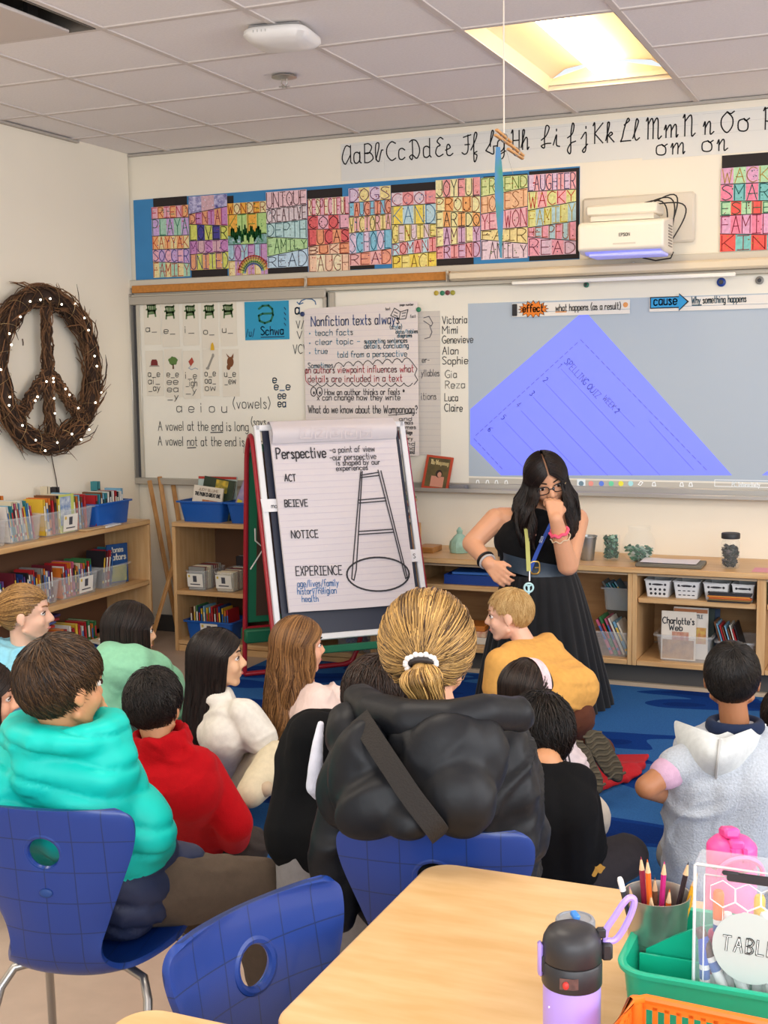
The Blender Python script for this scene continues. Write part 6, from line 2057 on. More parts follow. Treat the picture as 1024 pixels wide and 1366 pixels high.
part('handwriting', g, mat('#3a383e', 0.6), t)
g = G()
wp(g, 'age/lives/family', 397, 783, 453, 9, w=0.0034)
wp(g, 'history/religion', 397, 793, 450, 9, w=0.0034)
wp(g, 'health', 403, 803, 426, 8, w=0.0034)
stroke(g, [Epx(x_, y_, ye + 0.001) for x_, y_ in ((416, 786), (424, 784), (431, 785))], 0.004, en)
part('handwriting', g, mat('#4a7fb8', 0.6), t, label='blue handwriting')
g = G()
for k in range(5):
    x_ = 400 + k * 20
    a = [(x_, 571), (x_ + 15, 570), (x_ + 16, 584), (x_ + 1, 585), (x_, 571)]
    stroke(g, [Epx(x__, y__, 0.062) for x__, y__ in a], 0.003, en)
    wp(g, '12345'[k], x_ + 4, 582, x_ + 14, 9, w=0.003, off=0.062)
part('show_through', g, mat('#d6ccd0', 0.8), t)
# tabs of paper at the pad sides
for px, py, txt, lab, w_ in ((352, 675, 'mo', 'white paper tab reading mo sticking out left of the chart pad', 0.09), (546, 742, 'S', 'white paper tab reading S sticking out right of the chart pad', 0.085)):
    o = Epx(px, py, 0.002 if px < 500 else -0.004)
    tt = thing('paper_tab', o, lab, 'paper tab')
    if px > 500:
        o = E_(pw - 0.03, np.dot(o - eb, ev), 0.0)
    else:
        o = E_(-0.07, np.dot(o - eb, ev), 0.0)
    g = G().add([o + eu * a + ev * b + en * 0.0 for a, b in ((0, -.03), (w_, -.03), (w_, .032), (-0.008, .035))], [(0, 1, 2, 3)])
    part('tab', g, mat('#e8e6ea', 0.8), tt)
    part('handwriting', write(G(), txt, o + eu * (0.042 if px < 500 else 0.05) - ev * 0.012 + en * 0.0015, eu, ev, 0.022, w=0.003), mat('#5a5a66', 0.6), tt)

# ================================================================== CHAIRS
def chair_mat():
    m = bpy.data.materials.new('chair_plastic')
    m.use_nodes = True
    nt = m.node_tree
    b = nt.nodes['Principled BSDF']
    b.inputs['Roughness'].default_value = 0.36
    b.inputs['Coat Weight'].default_value = 0.15
    tc = nt.nodes.new('ShaderNodeTexCoord')
    sp = nt.nodes.new('ShaderNodeSeparateXYZ')
    nt.links.new(tc.outputs['Object'], sp.inputs[0])

    def lines(sock, k, off):
        a = nt.nodes.new('ShaderNodeMath'); a.operation = 'MULTIPLY_ADD'
        a.inputs[1].default_value, a.inputs[2].default_value = k, off
        nt.links.new(sock, a.inputs[0])
        f = nt.nodes.new('ShaderNodeMath'); f.operation = 'FRACT'
        nt.links.new(a.outputs[0], f.inputs[0])
        c_ = nt.nodes.new('ShaderNodeMath'); c_.operation = 'LESS_THAN'
        c_.inputs[1].default_value = 0.035
        nt.links.new(f.outputs[0], c_.inputs[0])
        return c_.outputs[0]
    l1, l2 = lines(sp.outputs[0], 15, 0.02), lines(sp.outputs[2], 14, 0.3)
    mxn = nt.nodes.new('ShaderNodeMath'); mxn.operation = 'MAXIMUM'
    nt.links.new(l1, mxn.inputs[0]); nt.links.new(l2, mxn.inputs[1])
    mx = nt.nodes.new('ShaderNodeMix'); mx.data_type = 'RGBA'
    mx.inputs[6].default_value, mx.inputs[7].default_value = lin('#113580'), lin('#0b275c')
    nt.links.new(mxn.outputs[0], mx.inputs[0])
    nt.links.new(mx.outputs[2], b.inputs['Base Color'])
    n = nt.nodes.new('ShaderNodeTexNoise'); n.inputs['Scale'].default_value = 600
    nt.links.new(tc.outputs['Object'], n.inputs['Vector'])
    ad = nt.nodes.new('ShaderNodeMath'); ad.operation = 'MULTIPLY_ADD'
    ad.inputs[1].default_value = 0.12
    nt.links.new(n.outputs['Fac'], ad.inputs[0])
    inv = nt.nodes.new('ShaderNodeMath'); inv.operation = 'SUBTRACT'; inv.inputs[0].default_value = 1
    nt.links.new(mxn.outputs[0], inv.inputs[1])
    nt.links.new(inv.outputs[0], ad.inputs[2])
    bp = nt.nodes.new('ShaderNodeBump'); bp.inputs['Strength'].default_value = 0.35; bp.inputs['Distance'].default_value = 0.002
    nt.links.new(ad.outputs[0], bp.inputs['Height'])
    nt.links.new(bp.outputs[0], b.inputs['Normal'])
    return m


CHM = chair_mat()
STEEL = mat('#a9a7a4', 0.28, metal=0.9)
CK = 0.935


def catmull(pts, n):
    pts = np.asarray(pts, float)
    q = np.concatenate([[2 * pts[0] - pts[1]], pts, [2 * pts[-1] - pts[-2]]])
    o = []
    for s in np.linspace(0, len(pts) - 1 - 1e-6, n):
        i = int(s)
        t_ = s - i
        a, b, c_, d = q[i], q[i + 1], q[i + 2], q[i + 3]
        o.append(0.5 * (2 * b + (c_ - a) * t_ + (2 * a - 5 * b + 4 * c_ - d) * t_ ** 2 + (3 * b - a - 3 * c_ + d) * t_ ** 3))
    return np.array(o)


def chair_shell():
    prof = catmull([(0.205, .335, .15), (0.195, .358, .180), (0.12, .368, .198), (0.02, .362, .200), (-.08, .356, .165), (-.145, .364, .128), (-.184, .405, .104), (-.202, .478, .112),
                    (-.214, .575, .150), (-.224, .67, .188), (-.233, .725, .198), (-.238, .752, .187), (-.240, .765, .158)], 64)
    rows = []
    for y, z, w in prof:
        back = min(1, max(0, (z - 0.39) / 0.1))
        row = []
        for x in np.linspace(-1, 1, 25):
            dz = 0.022 * (abs(x) ** 2.5) * (1 - back) - 0.0
            dy = 0.028 * x * x * back
            row.append((x * w, y + dy, z + dz))
        rows.append(row)
    g = G().sheet(rows)
    me = g.mesh('shell', CHM)
    o = bpy.data.objects.new('tmp', me)
    C.objects.link(o)
    so = o.modifiers.new('s', 'SOLIDIFY')
    so.thickness, so.offset = 0.013, 0
    cut = G().lathe([(1, -0.1), (1, 0.1)], (0, -0.215, 0.665), 32, rotx(math.pi / 2), 0.038, 0.037)
    co = bpy.data.objects.new('tmpc', cut.mesh('cut', CHM))
    C.objects.link(co)
    bo = o.modifiers.new('b', 'BOOLEAN')
    bo.operation, bo.object, bo.solver = 'DIFFERENCE', co, 'EXACT'
    bv = o.modifiers.new('v', 'BEVEL')
    bv.width, bv.segments, bv.angle_limit = 0.004, 2, math.radians(50)
    dg = bpy.context.evaluated_depsgraph_get()
    e = bpy.data.meshes.new_from_object(o.evaluated_get(dg), depsgraph=dg)
    bpy.data.objects.remove(o)
    bpy.data.objects.remove(co)
    e.polygons.foreach_set('use_smooth', [True] * len(e.polygons))
    e.set_sharp_from_angle(angle=math.radians(60))
    e.materials.clear()
    e.materials.append(CHM)
    return e


def make_chair(label):
    t = thing('classroom_chair', (0, 0, 0), label, 'chair', 'blue plastic classroom chairs')
    link('shell', chair_shell(), t)
    rim = [(0.042 * math.cos(a), -0.222 + 0.028 * (0.042 * math.cos(a) / .18) ** 2 - (0.041 * math.sin(a)) * 0.17, 0.665 + 0.041 * math.sin(a)) for a in np.linspace(0, 2 * math.pi, 33)[:-1]]
    part('grip_rim', G().tube(rim, 0.0085, 8, closed=True), CHM, t)
    g = G().ell((0, -0.2225, 0.575), (0.015, 0.004, 0.010))
    part('dimple', g, mat('#183c78', 0.5), t)
    for s in (-1, 1):
        part('leg', G().tube([(s * 0.10, 0.11, 0.345), (s * 0.165, 0.13, 0.335), (s * 0.185, 0.15, 0.30), (s * 0.215, 0.22, 0.0 + 0.012)], 0.0105, 10), STEEL, t)
        part('leg', G().tube([(s * 0.10, -0.05, 0.34), (s * 0.155, -0.08, 0.33), (s * 0.175, -0.11, 0.295), (s * 0.215, -0.25, 0.012)], 0.0105, 10), STEEL, t)
    for sx, sy in ((-1, 0.22), (1, 0.22), (-1, -0.25), (1, -0.25)):
        part('foot_glide', G().lathe([(0, 0), (0.016, 0.0), (0.016, 0.012), (0.011, 0.024), (0, 0.024)], (sx * 0.215, sy, 0), 12), mat('#3a3a3c', 0.6), t)
    part('seat_frame', G().tube([(-0.10, 0.11, 0.342), (-0.10, -0.05, 0.338), (0.10, -0.05, 0.338), (0.10, 0.11, 0.342)], 0.0095, 8, closed=True), STEEL, t)
    return t


ch1 = make_chair('blue plastic chair under the boy in the turquoise puffer jacket')
ch2 = copy_tree(ch1)
tag(ch2, 'empty blue plastic chair beside the table in the foreground', 'chair')
ch3 = copy_tree(ch1)
tag(ch3, 'blue plastic chair under the person in the black puffer jacket', 'chair')
for o, (x, y), th in ((ch1, (-1.618, 2.166), 0.217), (ch2, (-0.738, 1.605), -1.865), (ch3, (-0.86, 2.325), 0.235)):
    k = CK + .02 * (o is ch2)
    o.location, o.rotation_euler, o.scale = (x, y, 0), (0, 0, th), (k, k, k)

# ================================================================== TABLES
TZ = 0.68


def table(x0, x1, y0, y1, r_, label, rot=0.0):
    c_ = A((x0 + x1) / 2, (y0 + y1) / 2, 0)
    t = thing('table', c_, label, 'table', rot=rot)
    hx, hy = (x1 - x0) / 2, (y1 - y0) / 2

    def outline(m, z):
        pts = []
        for k, (sx, sy) in enumerate(((1, 1), (-1, 1), (-1, -1), (1, -1))):
            for q in np.linspace(0, math.pi / 2, 9):
                an = k * math.pi / 2 + q
                pts.append((sx * (hx - r_) + (r_ - m) * math.cos(an), sy * (hy - r_) + (r_ - m) * math.sin(an), z))
        return pts
    g = G().sheet([outline(0.004, TZ - 0.03), outline(0, TZ - 0.026), outline(0, TZ - 0.005), outline(0.0015, TZ - 0.0015), outline(0.005, TZ)], wrap=True).poly(outline(0.005, TZ)).poly(outline(0.004, TZ - 0.03))
    part('tabletop', g, mat('#d9b584', 0.32, col2='#cba26c', vs=3.2, stretch=(2.2, 9, 9), bump=0.015, bs=60), t, world=False)
    part('apron', G().box((0, 0, TZ - 0.055), (2 * hx - 0.22, 2 * hy - 0.22, 0.05), bev=0.004), mat('#8e8c8a', 0.5), t, world=False)
    for sx in (-1, 1):
        for sy in (-1, 1):
            part('leg', G().tube([(sx * (hx - 0.12), sy * (hy - 0.12), TZ - 0.04), (sx * (hx - 0.10), sy * (hy - 0.10), 0.0)], 0.019, 12), mat('#5a5a5c', 0.4, metal=0.5), t, world=False)
    return t


table(-0.793, 0.60, 1.432, 2.062, 0.05, 'maple-topped table in the foreground with bottles and the green caddy')
table(-0.99, 0.40, 0.80, 1.424, 0.05, 'corner of a second maple-topped table at the bottom edge of the picture')

# ------------------------------------------------------------------ bottles
def at_table(px, py):
    p = onz(px, py, TZ)
    return A(p[0], p[1], TZ)


q = at_table(762, 1440)
t = thing('water_bottle', q, 'lavender insulated bottle with a black flip lid on the foreground table', 'bottle')
LAV = mat('#a98fe0', 0.3, coat=0.2)
BLK = mat('#29282b', 0.42)
part('body', G().lathe([(0, 0), (0.032, 0), (0.0355, 0.005), (0.0355, 0.132), (0.034, 0.136), (0, 0.136)], q, 36), LAV, t)
part('collar', G().lathe([(0.036, 0.127), (0.037, 0.129), (0.037, 0.155), (0.0355, 0.157), (0.0, 0.157)], q, 36), BLK, t)
part('lid', G().lathe([(0.0355, 0.158), (0.0365, 0.160), (0.0365, 0.176), (0.035, 0.185), (0.030, 0.194), (0.02, 0.199), (0.008, 0.2005), (0, 0.2005)], q, 36), BLK, t)
rr_, ff = HR, -HF
hp = q + rr_ * 0.040 + UP * 0.168
part('hinge', G().box(hp + rr_ * 0.002, (0.014, 0.018, 0.022), np.stack([rr_, HF, UP], 1), bev=0.003).box(hp + UP * 0.022 - rr_ * 0.004, (0.012, 0.010, 0.012), np.stack([rr_, HF, UP], 1), bev=0.002), BLK, t)
lp = [hp + rr_ * x + UP * z for x, z in ((0.0, 0.012), (0.012, 0.012), (0.022, 0.024), (0.032, 0.045), (0.036, 0.062), (0.030, 0.066), (0.022, 0.058), (0.012, 0.042), (0.002, 0.026))]
part('carry_loop', G().tube(catmull(lp + [lp[0]], 40)[:-1], 0.0042, 8, closed=True), LAV, t)
cl = q - rr_ * 0.039 + UP * 0.158
part('latch', G().box(cl, (0.006, 0.016, 0.042), np.stack([rr_, HF, UP], 1), bev=0.003), LAV, t)
part('latch_block', G().box(cl + rr_ * 0.004 - UP * 0.004, (0.006, 0.02, 0.022), np.stack([rr_, HF, UP], 1), bev=0.002), BLK, t)
ps = q + ff * 0.0372 + UP * 0.142 - rr_ * 0.004
part('lid_label', G().add([ps + rr_ * a + UP * b + ff * c_ for a, b, c_ in ((-.016, -.007, -.0028), (0, -.007, 0.0012), (.016, -.007, -.0028), (.016, .007, -.0028), (0, .007, 0.0012), (-.016, .007, -.0028))], [(0, 1, 4, 5), (1, 2, 3, 4)]), mat('#3d2b2c', 0.5, col2='#6a4a44', vs=90), t)
part('lid_mark', G().ell(ps - rr_ * 0.009 + UP * -.001 + ff * 0.0005, (0.004, 0.0035, 0.005)), mat('#c2332e', 0.5), t)
st = G()
for dx, dz in ((-.028, .055), (-.030, .105), (0.0, 0.056), (0.012, 0.060), (-.004, 0.03)):
    c_ = q + rr_ * dx + ff * (math.sqrt(0.0355 ** 2 - dx * dx) + 0.0004) + UP * dz
    st.poly([c_ + rr_ * 0.0022 * math.cos(a) * (1 if k % 2 else .45) + UP * 0.0022 * math.sin(a) * (1 if k % 2 else .45) for k, a in enumerate(np.arange(8) * math.pi / 4)])
part('speckle', st, mat('#efe9f8', 0.5), t)

p = P(767, 1224, 1.72)
q = A(p[0], p[1], TZ)
hl = p[2] - TZ
t = thing('water_bottle', q, 'clear bottle with a grey lid and blue tab behind the lavender bottle', 'bottle')
part('body', G().lathe([(0, 0), (0.024, 0), (0.026, 0.004), (0.026, hl - 0.04), (0, hl - 0.04)], q, 28), mat('#b9bcc0', 0.2, alpha=0.5, var=0.05), t)
part('lid', G().lathe([(0.0265, hl - 0.042), (0.027, hl - 0.004), (0.0255, hl - 0.001), (0.022, hl), (0.021, hl - 0.002), (0, hl - 0.002)], q, 32), mat('#8f9298', 0.4), t)
part('sip_tab', G().box(q + UP * (hl + 0.003), (0.009, 0.016, 0.008), rotz(0.7) @ rotx(0.2), bev=0.002), mat('#3f86d8', 0.4), t)

p = P(976, 1105, 1.95)
q = A(p[0], p[1], TZ)
hl = p[2] - TZ
PK, PK2 = mat('#ea4f9c', 0.38), mat('#ee6fae', 0.35)
t = thing('water_bottle', q, 'bright pink bottle with a looped screw lid behind the clear marker box', 'bottle')
part('body', G().lathe([(0, 0), (0.036, 0), (0.0385, 0.005), (0.0385, hl - 0.062), (0.036, hl - 0.058), (0, hl - 0.058)], q, 36), PK2, t)
part('metal_ring', G().lathe([(0.0355, hl - 0.058), (0.036, hl - 0.055), (0, hl - 0.055)], q, 36), mat('#b9b3b6', 0.25, metal=0.9), t)
part('lid', G().lathe([(0.037, hl - 0.055), (0.038, hl - 0.052), (0.038, hl - 0.028), (0.036, hl - 0.024), (0.028, hl - 0.016), (0.02, hl - 0.013), (0, hl - 0.012)], q, 36), PK, t)
part('spout_cap', G().box(q + UP * (hl - 0.006) - rr_ * 0.004, (0.024, 0.04, 0.016), np.stack([rr_, HF, UP], 1) @ rotx(-0.25), bev=0.004).box(q + UP * (hl - 0.016) + ff * 0.024, (0.022, 0.018, 0.014), np.stack([rr_, HF, UP], 1), bev=0.003), PK, t)
lp = [q + rr_ * (0.004 + 0.034 * math.cos(a)) + ff * (0.034 + 0.010 * math.sin(a)) + UP * (hl - 0.060 + 0.030 * math.sin(a)) for a in np.linspace(-0.2, math.pi + 0.2, 18)]
part('carry_loop', G().tube(lp, 0.0038, 8), PK2, t)
part('hinge_bar', G().box(q + ff * 0.036 + UP * (hl - 0.03) - rr_ * 0.008, (0.006, 0.008, 0.02), np.stack([rr_, HF, UP], 1)).box(q + ff * 0.036 + UP * (hl - 0.03) + rr_ * 0.010, (0.006, 0.008, 0.02), np.stack([rr_, HF, UP], 1)), PK, t)

# ------------------------------------------------------------------ green caddy
kx0, kx1 = -0.349, -0.06
GRN = plastic('#14ae88', 0.32)
ky0, ky1 = 1.568, 1.795
kz = TZ + 0.1
t = thing('caddy', ((kx0 + kx1) / 2, (ky0 + ky1) / 2, TZ), 'green plastic supply caddy holding the pencil cup and clear marker box', 'caddy')


def rr_ring(m, z, r_=0.04):
    pts = []
    hx, hy = (kx1 - kx0) / 2 - m, (ky1 - ky0) / 2 - m
    r2 = max(0.006, r_ - m)
    for k, (sx, sy) in enumerate(((1, 1), (-1, 1), (-1, -1), (1, -1))):
        for q_ in np.linspace(0, math.pi / 2, 7):
            an = k * math.pi / 2 + q_
            pts.append(((kx0 + kx1) / 2 + sx * (hx - r2) + r2 * math.cos(an), (ky0 + ky1) / 2 + sy * (hy - r2) + r2 * math.sin(an), z))
    return pts


g = G().sheet([rr_ring(0.014, TZ + 0.001), rr_ring(0.004, kz - 0.008), rr_ring(-0.003, kz - 0.007), rr_ring(-0.004, kz - 0.001), rr_ring(-0.001, kz), rr_ring(0.007, kz - 0.001), rr_ring(0.017, TZ + 0.004)], wrap=True)
g.poly(rr_ring(0.014, TZ + 0.001)).poly(rr_ring(0.017, TZ + 0.004))
part('tub', g, GRN, t)
xm = kx0 + 0.105
part('divider', G().box(((kx0 + kx1) / 2, 1.655, TZ + 0.045), (kx1 - kx0 - 0.03, 0.004, 0.082)), GRN, t)
arc = [((kx0 + 0.02) + 0.26 * s, 1.672, TZ + 0.085 + 0.055 * math.sin(math.pi * s)) for s in np.linspace(0, 1, 14)]
part('handle_divider', G().prism([((kx0 + 0.02), 1.672, TZ + 0.005)] + arc + [((kx0 + 0.28), 1.672, TZ + 0.005)], (0, 0.005, 0)), GRN, t)
g = G().poly([(kx0 + 0.032, ky0 + 0.0055, TZ + 0.01), (kx0 + 0.09, ky0 + 0.0055, TZ + 0.01), (kx0 + 0.09, ky0 - 0.0005, kz - 0.02), (kx0 + 0.032, ky0 - 0.0005, kz - 0.02)])
pl = [(kx0 + 0.0095, ky0 + 0.055, TZ + 0.012), (kx0 + 0.0095, ky0 + 0.105, TZ + 0.012), (kx0 + 0.0018, ky0 + 0.105, kz - 0.012), (kx0 + 0.0018, ky0 + 0.055, kz - 0.012)]
part('name_label', G().poly(pl), mat('#e6e4e0', 0.6), t)
lg = G()
o_ = A(kx0 + 0.0012, ky0 + 0.098, TZ + 0.035)
write(lg, 'C', o_, A(0, -1, 0), unit(A(-0.1, 0, 1)), 0.045, w=0.006)
part('label_print', lg, mat('#4a4450', 0.6), t)

# pencil cup
p = P(877, 1190, 1.775)
q = A(p[0], p[1] - 0.003, TZ + 0.007)
hc = p[2] - q[2]
t = thing('pencil_cup', q, 'brushed steel cup full of coloured pencils standing in the green caddy', 'cup')
part('cup', G().lathe([(0, 0), (0.032, 0), (0.034, 0.004), (0.0385, hc * .55), (0.040, hc * .56), (0.0425, hc * .88), (0.044, hc * .9), (0.0455, hc - 0.004), (0.0465, hc), (0.0445, hc), (0.0400, hc * .85), (0.032, 0.006), (0, 0.006)], q, 40), mat('#b3b0ab', 0.28, metal=0.85), t)
pens = [(-.035, -.005, -.50, '#2c2f38', 'black marker pencil with a white end, leftmost in the steel cup', 0.165), (-.016, 0.012, -.15, '#8e2440', 'maroon pencil left of the orange one in the steel cup', 0.182), (-.006, 0.004, -.12, '#e8661f', 'bright orange pencil standing tallest in the steel cup', 0.182),
        (0.006, 0.006, .10, '#c02a78', 'magenta pencil in the middle of the steel cup', 0.178), (0.020, 0.006, .42, '#2d2529', 'black pencil leaning right in the steel cup', 0.18), (0.026, -0.006, .52, '#e8a81f', 'yellow pencil leaning right in the steel cup', 0.172),
        (0.030, 0.0, .55, '#b0803a', 'tan pencil stub lowest at right in the steel cup', 0.145), (-.030, 0.01, -.35, '#d98aa0', 'pale pink pencil low at the left rim of the steel cup', 0.142), (0.012, -.012, .12, '#d9601f', 'short orange pencil low in front in the steel cup', 0.147),
        (-.012, -.016, -.12, '#c9743a', 'short rust pencil low at left front in the steel cup', 0.142), (0.004, 0.018, 0.0, '#7a5238', 'brown pencil low at the back of the steel cup', 0.148)]
for k, (dx, dy, ln, c_, lab, L) in enumerate(pens):
    b_ = q + HR * dx * 0.4 + HF * dy + UP * 0.008
    d_ = unit(UP + HR * ln * 0.5 + HF * dy * 2)
    t = thing('pencil', b_, lab, 'pencil', 'pencils in the steel cup')
    R_ = frame(d_)
    part('barrel', G().lathe([(0, 0), (0.0040, 0.0), (0.0040, L - 0.02)], b_, 6, R_), mat(c_, 0.4), t, smooth=20)
    if k == 0:
        part('end_cap', G().lathe([(0.0042, L - 0.02), (0.0042, L - 0.004), (0.003, L), (0, L)], b_, 10, R_), mat('#e6e6e8', 0.4), t)
    else:
        part('sharpened_tip', G().lathe([(0.0040, L - 0.02), (0.0012, L - 0.005), (0, L - 0.005)], b_, 8, R_), mat('#d9b48a', 0.7), t)
        part('lead', G().lathe([(0.0012, L - 0.0052), (0.0, L)], b_, 6, R_), mat(c_, 0.5), t)

# clear box of markers standing in the caddy
by0 = 1.6
bx0 = ony(926, 1230, by0)[0]
bw_, bd_, bz0, bz1 = 0.24, 0.05, TZ + 0.008, ony(960, 1156, by0)[2]
t = thing('marker_box', (bx0 + bw_ / 2, by0 + bd_ / 2, bz0), 'clear hinged plastic box of markers with a round TABLE label', 'box')
CB = clear('#eef3f6', 0.08, 0.08)
CB2 = clear('#f2f6f8', 0.5, 0.15)
g = G()
for y in (by0, by0 + bd_):
    g.box((bx0 + bw_ / 2, y, (bz0 + bz1) / 2), (bw_, 0.002, bz1 - bz0))
part('panel', g, CB, t)
g = G()
for x in (bx0, bx0 + bw_):
    g.box((x, by0 + bd_ / 2, (bz0 + bz1) / 2), (0.003, bd_, bz1 - bz0), bev=0.001)
for z in (bz0, bz1):
    g.box((bx0 + bw_ / 2, by0 + bd_ / 2, z), (bw_, bd_, 0.003), bev=0.001)
part('side_walls', g, CB, t)
g = G()
for (a, b) in ((0, 0), (0.012, 0.012)):
    ring_ = [(bx0 + a, by0 - 0.002, bz0 + b), (bx0 + bw_ - a, by0 - 0.002, bz0 + b), (bx0 + bw_ - a, by0 - 0.002, bz1 - b), (bx0 + a, by0 - 0.002, bz1 - b)]
    g.tube(ring_, 0.003 if a == 0 else 0.0016, 6, closed=True)
part('lid_rim', g, CB2, t)
g = G()
for i in range(7):
    for j in range(2):
        hxr = 0.018
        cx_ = bx0 + 0.035 + i * hxr * 1.75 + (j % 2) * hxr * 0.87
        cz_ = bz1 - 0.035 - j * hxr * 1.5
        hexp = [(cx_ + hxr * 0.98 * math.sin(a), by0 - 0.0016, cz_ + hxr * 0.98 * math.cos(a)) for a in np.arange(6) * math.pi / 3]
        g.tube(hexp, 0.0009, 4, closed=True)
part('hexagon_ribs', g, clear('#ffffff', 0.55, 0.2), t)
part('hinge_clip', G().box((bx0 + 0.135, by0 - 0.003, bz1 - 0.010), (0.19, 0.006, 0.012), bev=0.002).box((bx0 + 0.045, by0 - 0.003, bz1 - 0.006), (0.022, 0.005, 0.006), bev=0.002), mat('#2e2e32', 0.4), t)
lc_ = ony(1000, 1266, by0 - 0.0045)
part('round_label', G().poly([lc_ + A(0.047 * math.cos(a), 0, 0.047 * math.sin(a)) for a in np.linspace(0, 2 * math.pi, 41)[:-1]]), mat('#bfc9c4', 0.5), t)
for w_, dy, c_ in ((0.0030, 0.0008, '#2c3a36'), (0.0013, 0.0014, '#dfe6e2')):
    lg = write(G(), 'TABLE 2', lc_ + A(-0.034, -dy, -0.006), EX, unit(A(0.08, 0, 1)), 0.019, w=w_, width=0.086, jit=0, gap=3.5)
    part('label_lettering', lg, mat(c_, 0.5), t)
r = random.Random(9)
mk = [('#e8742a', 0), ('#efefef', 0), ('#e9e9ea', 0), ('#e8b92a', 0), ('#f0f0f0', 0), ('#6a5048', 0), ('#3f5fc0', 0), ('#c03a6a', 0), ('#e0e4e6', 0), ('#5a4038', 1), ('#e8e6e4', 1), ('#d8dde2', 1), ('#d9482a', 1), ('#e6e8ea', 1)]
mn = ['orange', 'white', 'pale white', 'yellow', 'second white', 'brown', 'blue', 'pink', 'grey', 'dark brown', 'ivory', 'silver', 'red', 'bluish white']
for k, (c_, ly) in enumerate(mk):
    if ly == 0:
        b_ = A(bx0 + 0.026 + 0.0165 * (k if k < 9 else 8), by0 + 0.034, bz0 + 0.006)
        d_ = unit(A(r.uniform(-.06, .06), r.uniform(-.03, .03), 1))
        L = 0.185 if k in (0, 3, 5) else r.uniform(0.155, 0.172)
        if k == 6 or k == 7:
            b_ = A(bx0 + 0.015 + 0.004 * (k - 6), by0 + 0.015 + .016 * (k - 6), bz0 + 0.006)
            L = 0.13
    else:
        b_ = A(bx0 + 0.062 + 0.024 * (k - 9), by0 + 0.014, bz0 + 0.006)
        d_ = unit(A(-0.42 + 0.02 * (k - 9), 0.0, 1)) if k < 11 else unit(A(-0.2, 0, 1))
        L = 0.15
    t2 = thing('marker', b_, '%s-capped marker %s in the clear box' % (mn[k], 'standing' if ly == 0 else 'leaning in front'), 'marker', 'markers in the clear box')
    R_ = frame(d_)
    part('barrel', G().lathe([(0, 0), (0.0062, 0), (0.0068, 0.002), (0.0068, L - 0.038)], b_, 12, R_), mat('#ecebea', 0.4), t2)
    part('cap', G().lathe([(0.0072, L - 0.038), (0.0072, L - 0.004), (0.0055, L), (0, L)], b_, 12, R_), mat(c_, 0.35), t2)
    part('barrel_print', G().lathe([(0.0069, L - 0.058), (0.0069, L - 0.045)], b_, 12, R_), mat(['#4a6ab0', '#b04a6a', '#5a8a5a'][k % 3], 0.5), t2)

# orange slotted basket in front
ob = onz(832, 1326, TZ + 0.116)
ox0, oy1 = ob[0] + .012, ob[1]
OR = plastic('#ee7422', 0.35)
ow, od, oh = 0.30, 0.12, 0.115
oz = TZ + 0.001
oy0 = oy1 - od
t = thing('basket', (ox0 + ow / 2, oy0 + od / 2, TZ), 'orange slotted plastic basket at the bottom right corner of the picture', 'basket')
ax = unit(A(1, -0.06, 0))


def slot_wall(g, p0, u_, L, out_, th=0.003):
    n_ = int(L / 0.0145)
    z0_, z1_, zt_ = oz + 0.012, oz + oh - 0.012, oz + oh
    st = L / n_
    for i in range(n_ + 1):
        c_ = p0 + u_ * (i * st)
        g.box(c_ + UP * ((z0_ + z1_) / 2 - oz), (0.006, th, z1_ - z0_ + 0.006), np.stack([u_, np.cross(UP, u_), UP], 1))
    g.box(p0 + u_ * L / 2 + UP * (oh - 0.006), (L, th, 0.014), np.stack([u_, np.cross(UP, u_), UP], 1))
    g.box(p0 + u_ * L / 2 + UP * 0.006, (L, th, 0.014), np.stack([u_, np.cross(UP, u_), UP], 1))


yb_ = unit(np.cross(UP, ax))
o_ = A(ox0, oy1, oz)
g = G()
slot_wall(g, o_ + ax * 0.012, ax, ow - 0.024, yb_)
slot_wall(g, o_ - yb_ * od + ax * 0.012, ax, ow - 0.024, yb_)
slot_wall(g, o_ - yb_ * 0.012, -yb_, od - 0.024, ax)
slot_wall(g, o_ + ax * ow - yb_ * 0.012, -yb_, od - 0.024, ax)
for a, b in ((0.004, -0.004), (ow - 0.004, -0.004), (0.004, -od + 0.004), (ow - 0.004, -od + 0.004)):
    g.tube([o_ + ax * a + yb_ * b + UP * 0.001, o_ + ax * a + yb_ * b + UP * oh], 0.0085, 10)
part('slotted_wall', g, OR, t)
part('bottom', G().box(o_ + ax * ow / 2 - yb_ * od / 2 + UP * 0.003, (ow - 0.02, od - 0.02, 0.004), np.stack([ax, yb_, UP], 1)), OR, t)
rim = [o_ + ax * a + yb_ * b + UP * oh for a, b in ((0.0, -0.015), (0.015, 0.0), (ow - 0.015, 0.0), (ow, -0.015), (ow, -od + 0.015), (ow - 0.015, -od), (0.015, -od), (0.0, -od + 0.015))]
part('rim', G().tube(rim, 0.0055, 8, closed=True), OR, t)
# ================================================================== PEOPLE
HC, HRAD = A(0, -.055, .09), A(.37, .455, .43)


class Head:
    def __init__(s, c, h, a=0, pitch=0, roll=0):
        a, p, r_ = math.radians(a), math.radians(pitch), math.radians(roll)
        f = math.cos(a) * HF + math.sin(a) * HR
        x = np.cross(f, UP)
        f2 = math.cos(p) * f - math.sin(p) * UP
        u2 = math.cos(p) * UP + math.sin(p) * f
        x2 = math.cos(r_) * x - math.sin(r_) * u2
        u3 = math.cos(r_) * u2 + math.sin(r_) * x
        s.c, s.h, s.R = np.asarray(c, float), h, np.stack([x2, f2, u3], 1)
        s.f, s.x, s.u = f2, x2, u3

    def w(s, p):
        return s.c + s.h * (np.asarray(p, float) @ s.R.T)


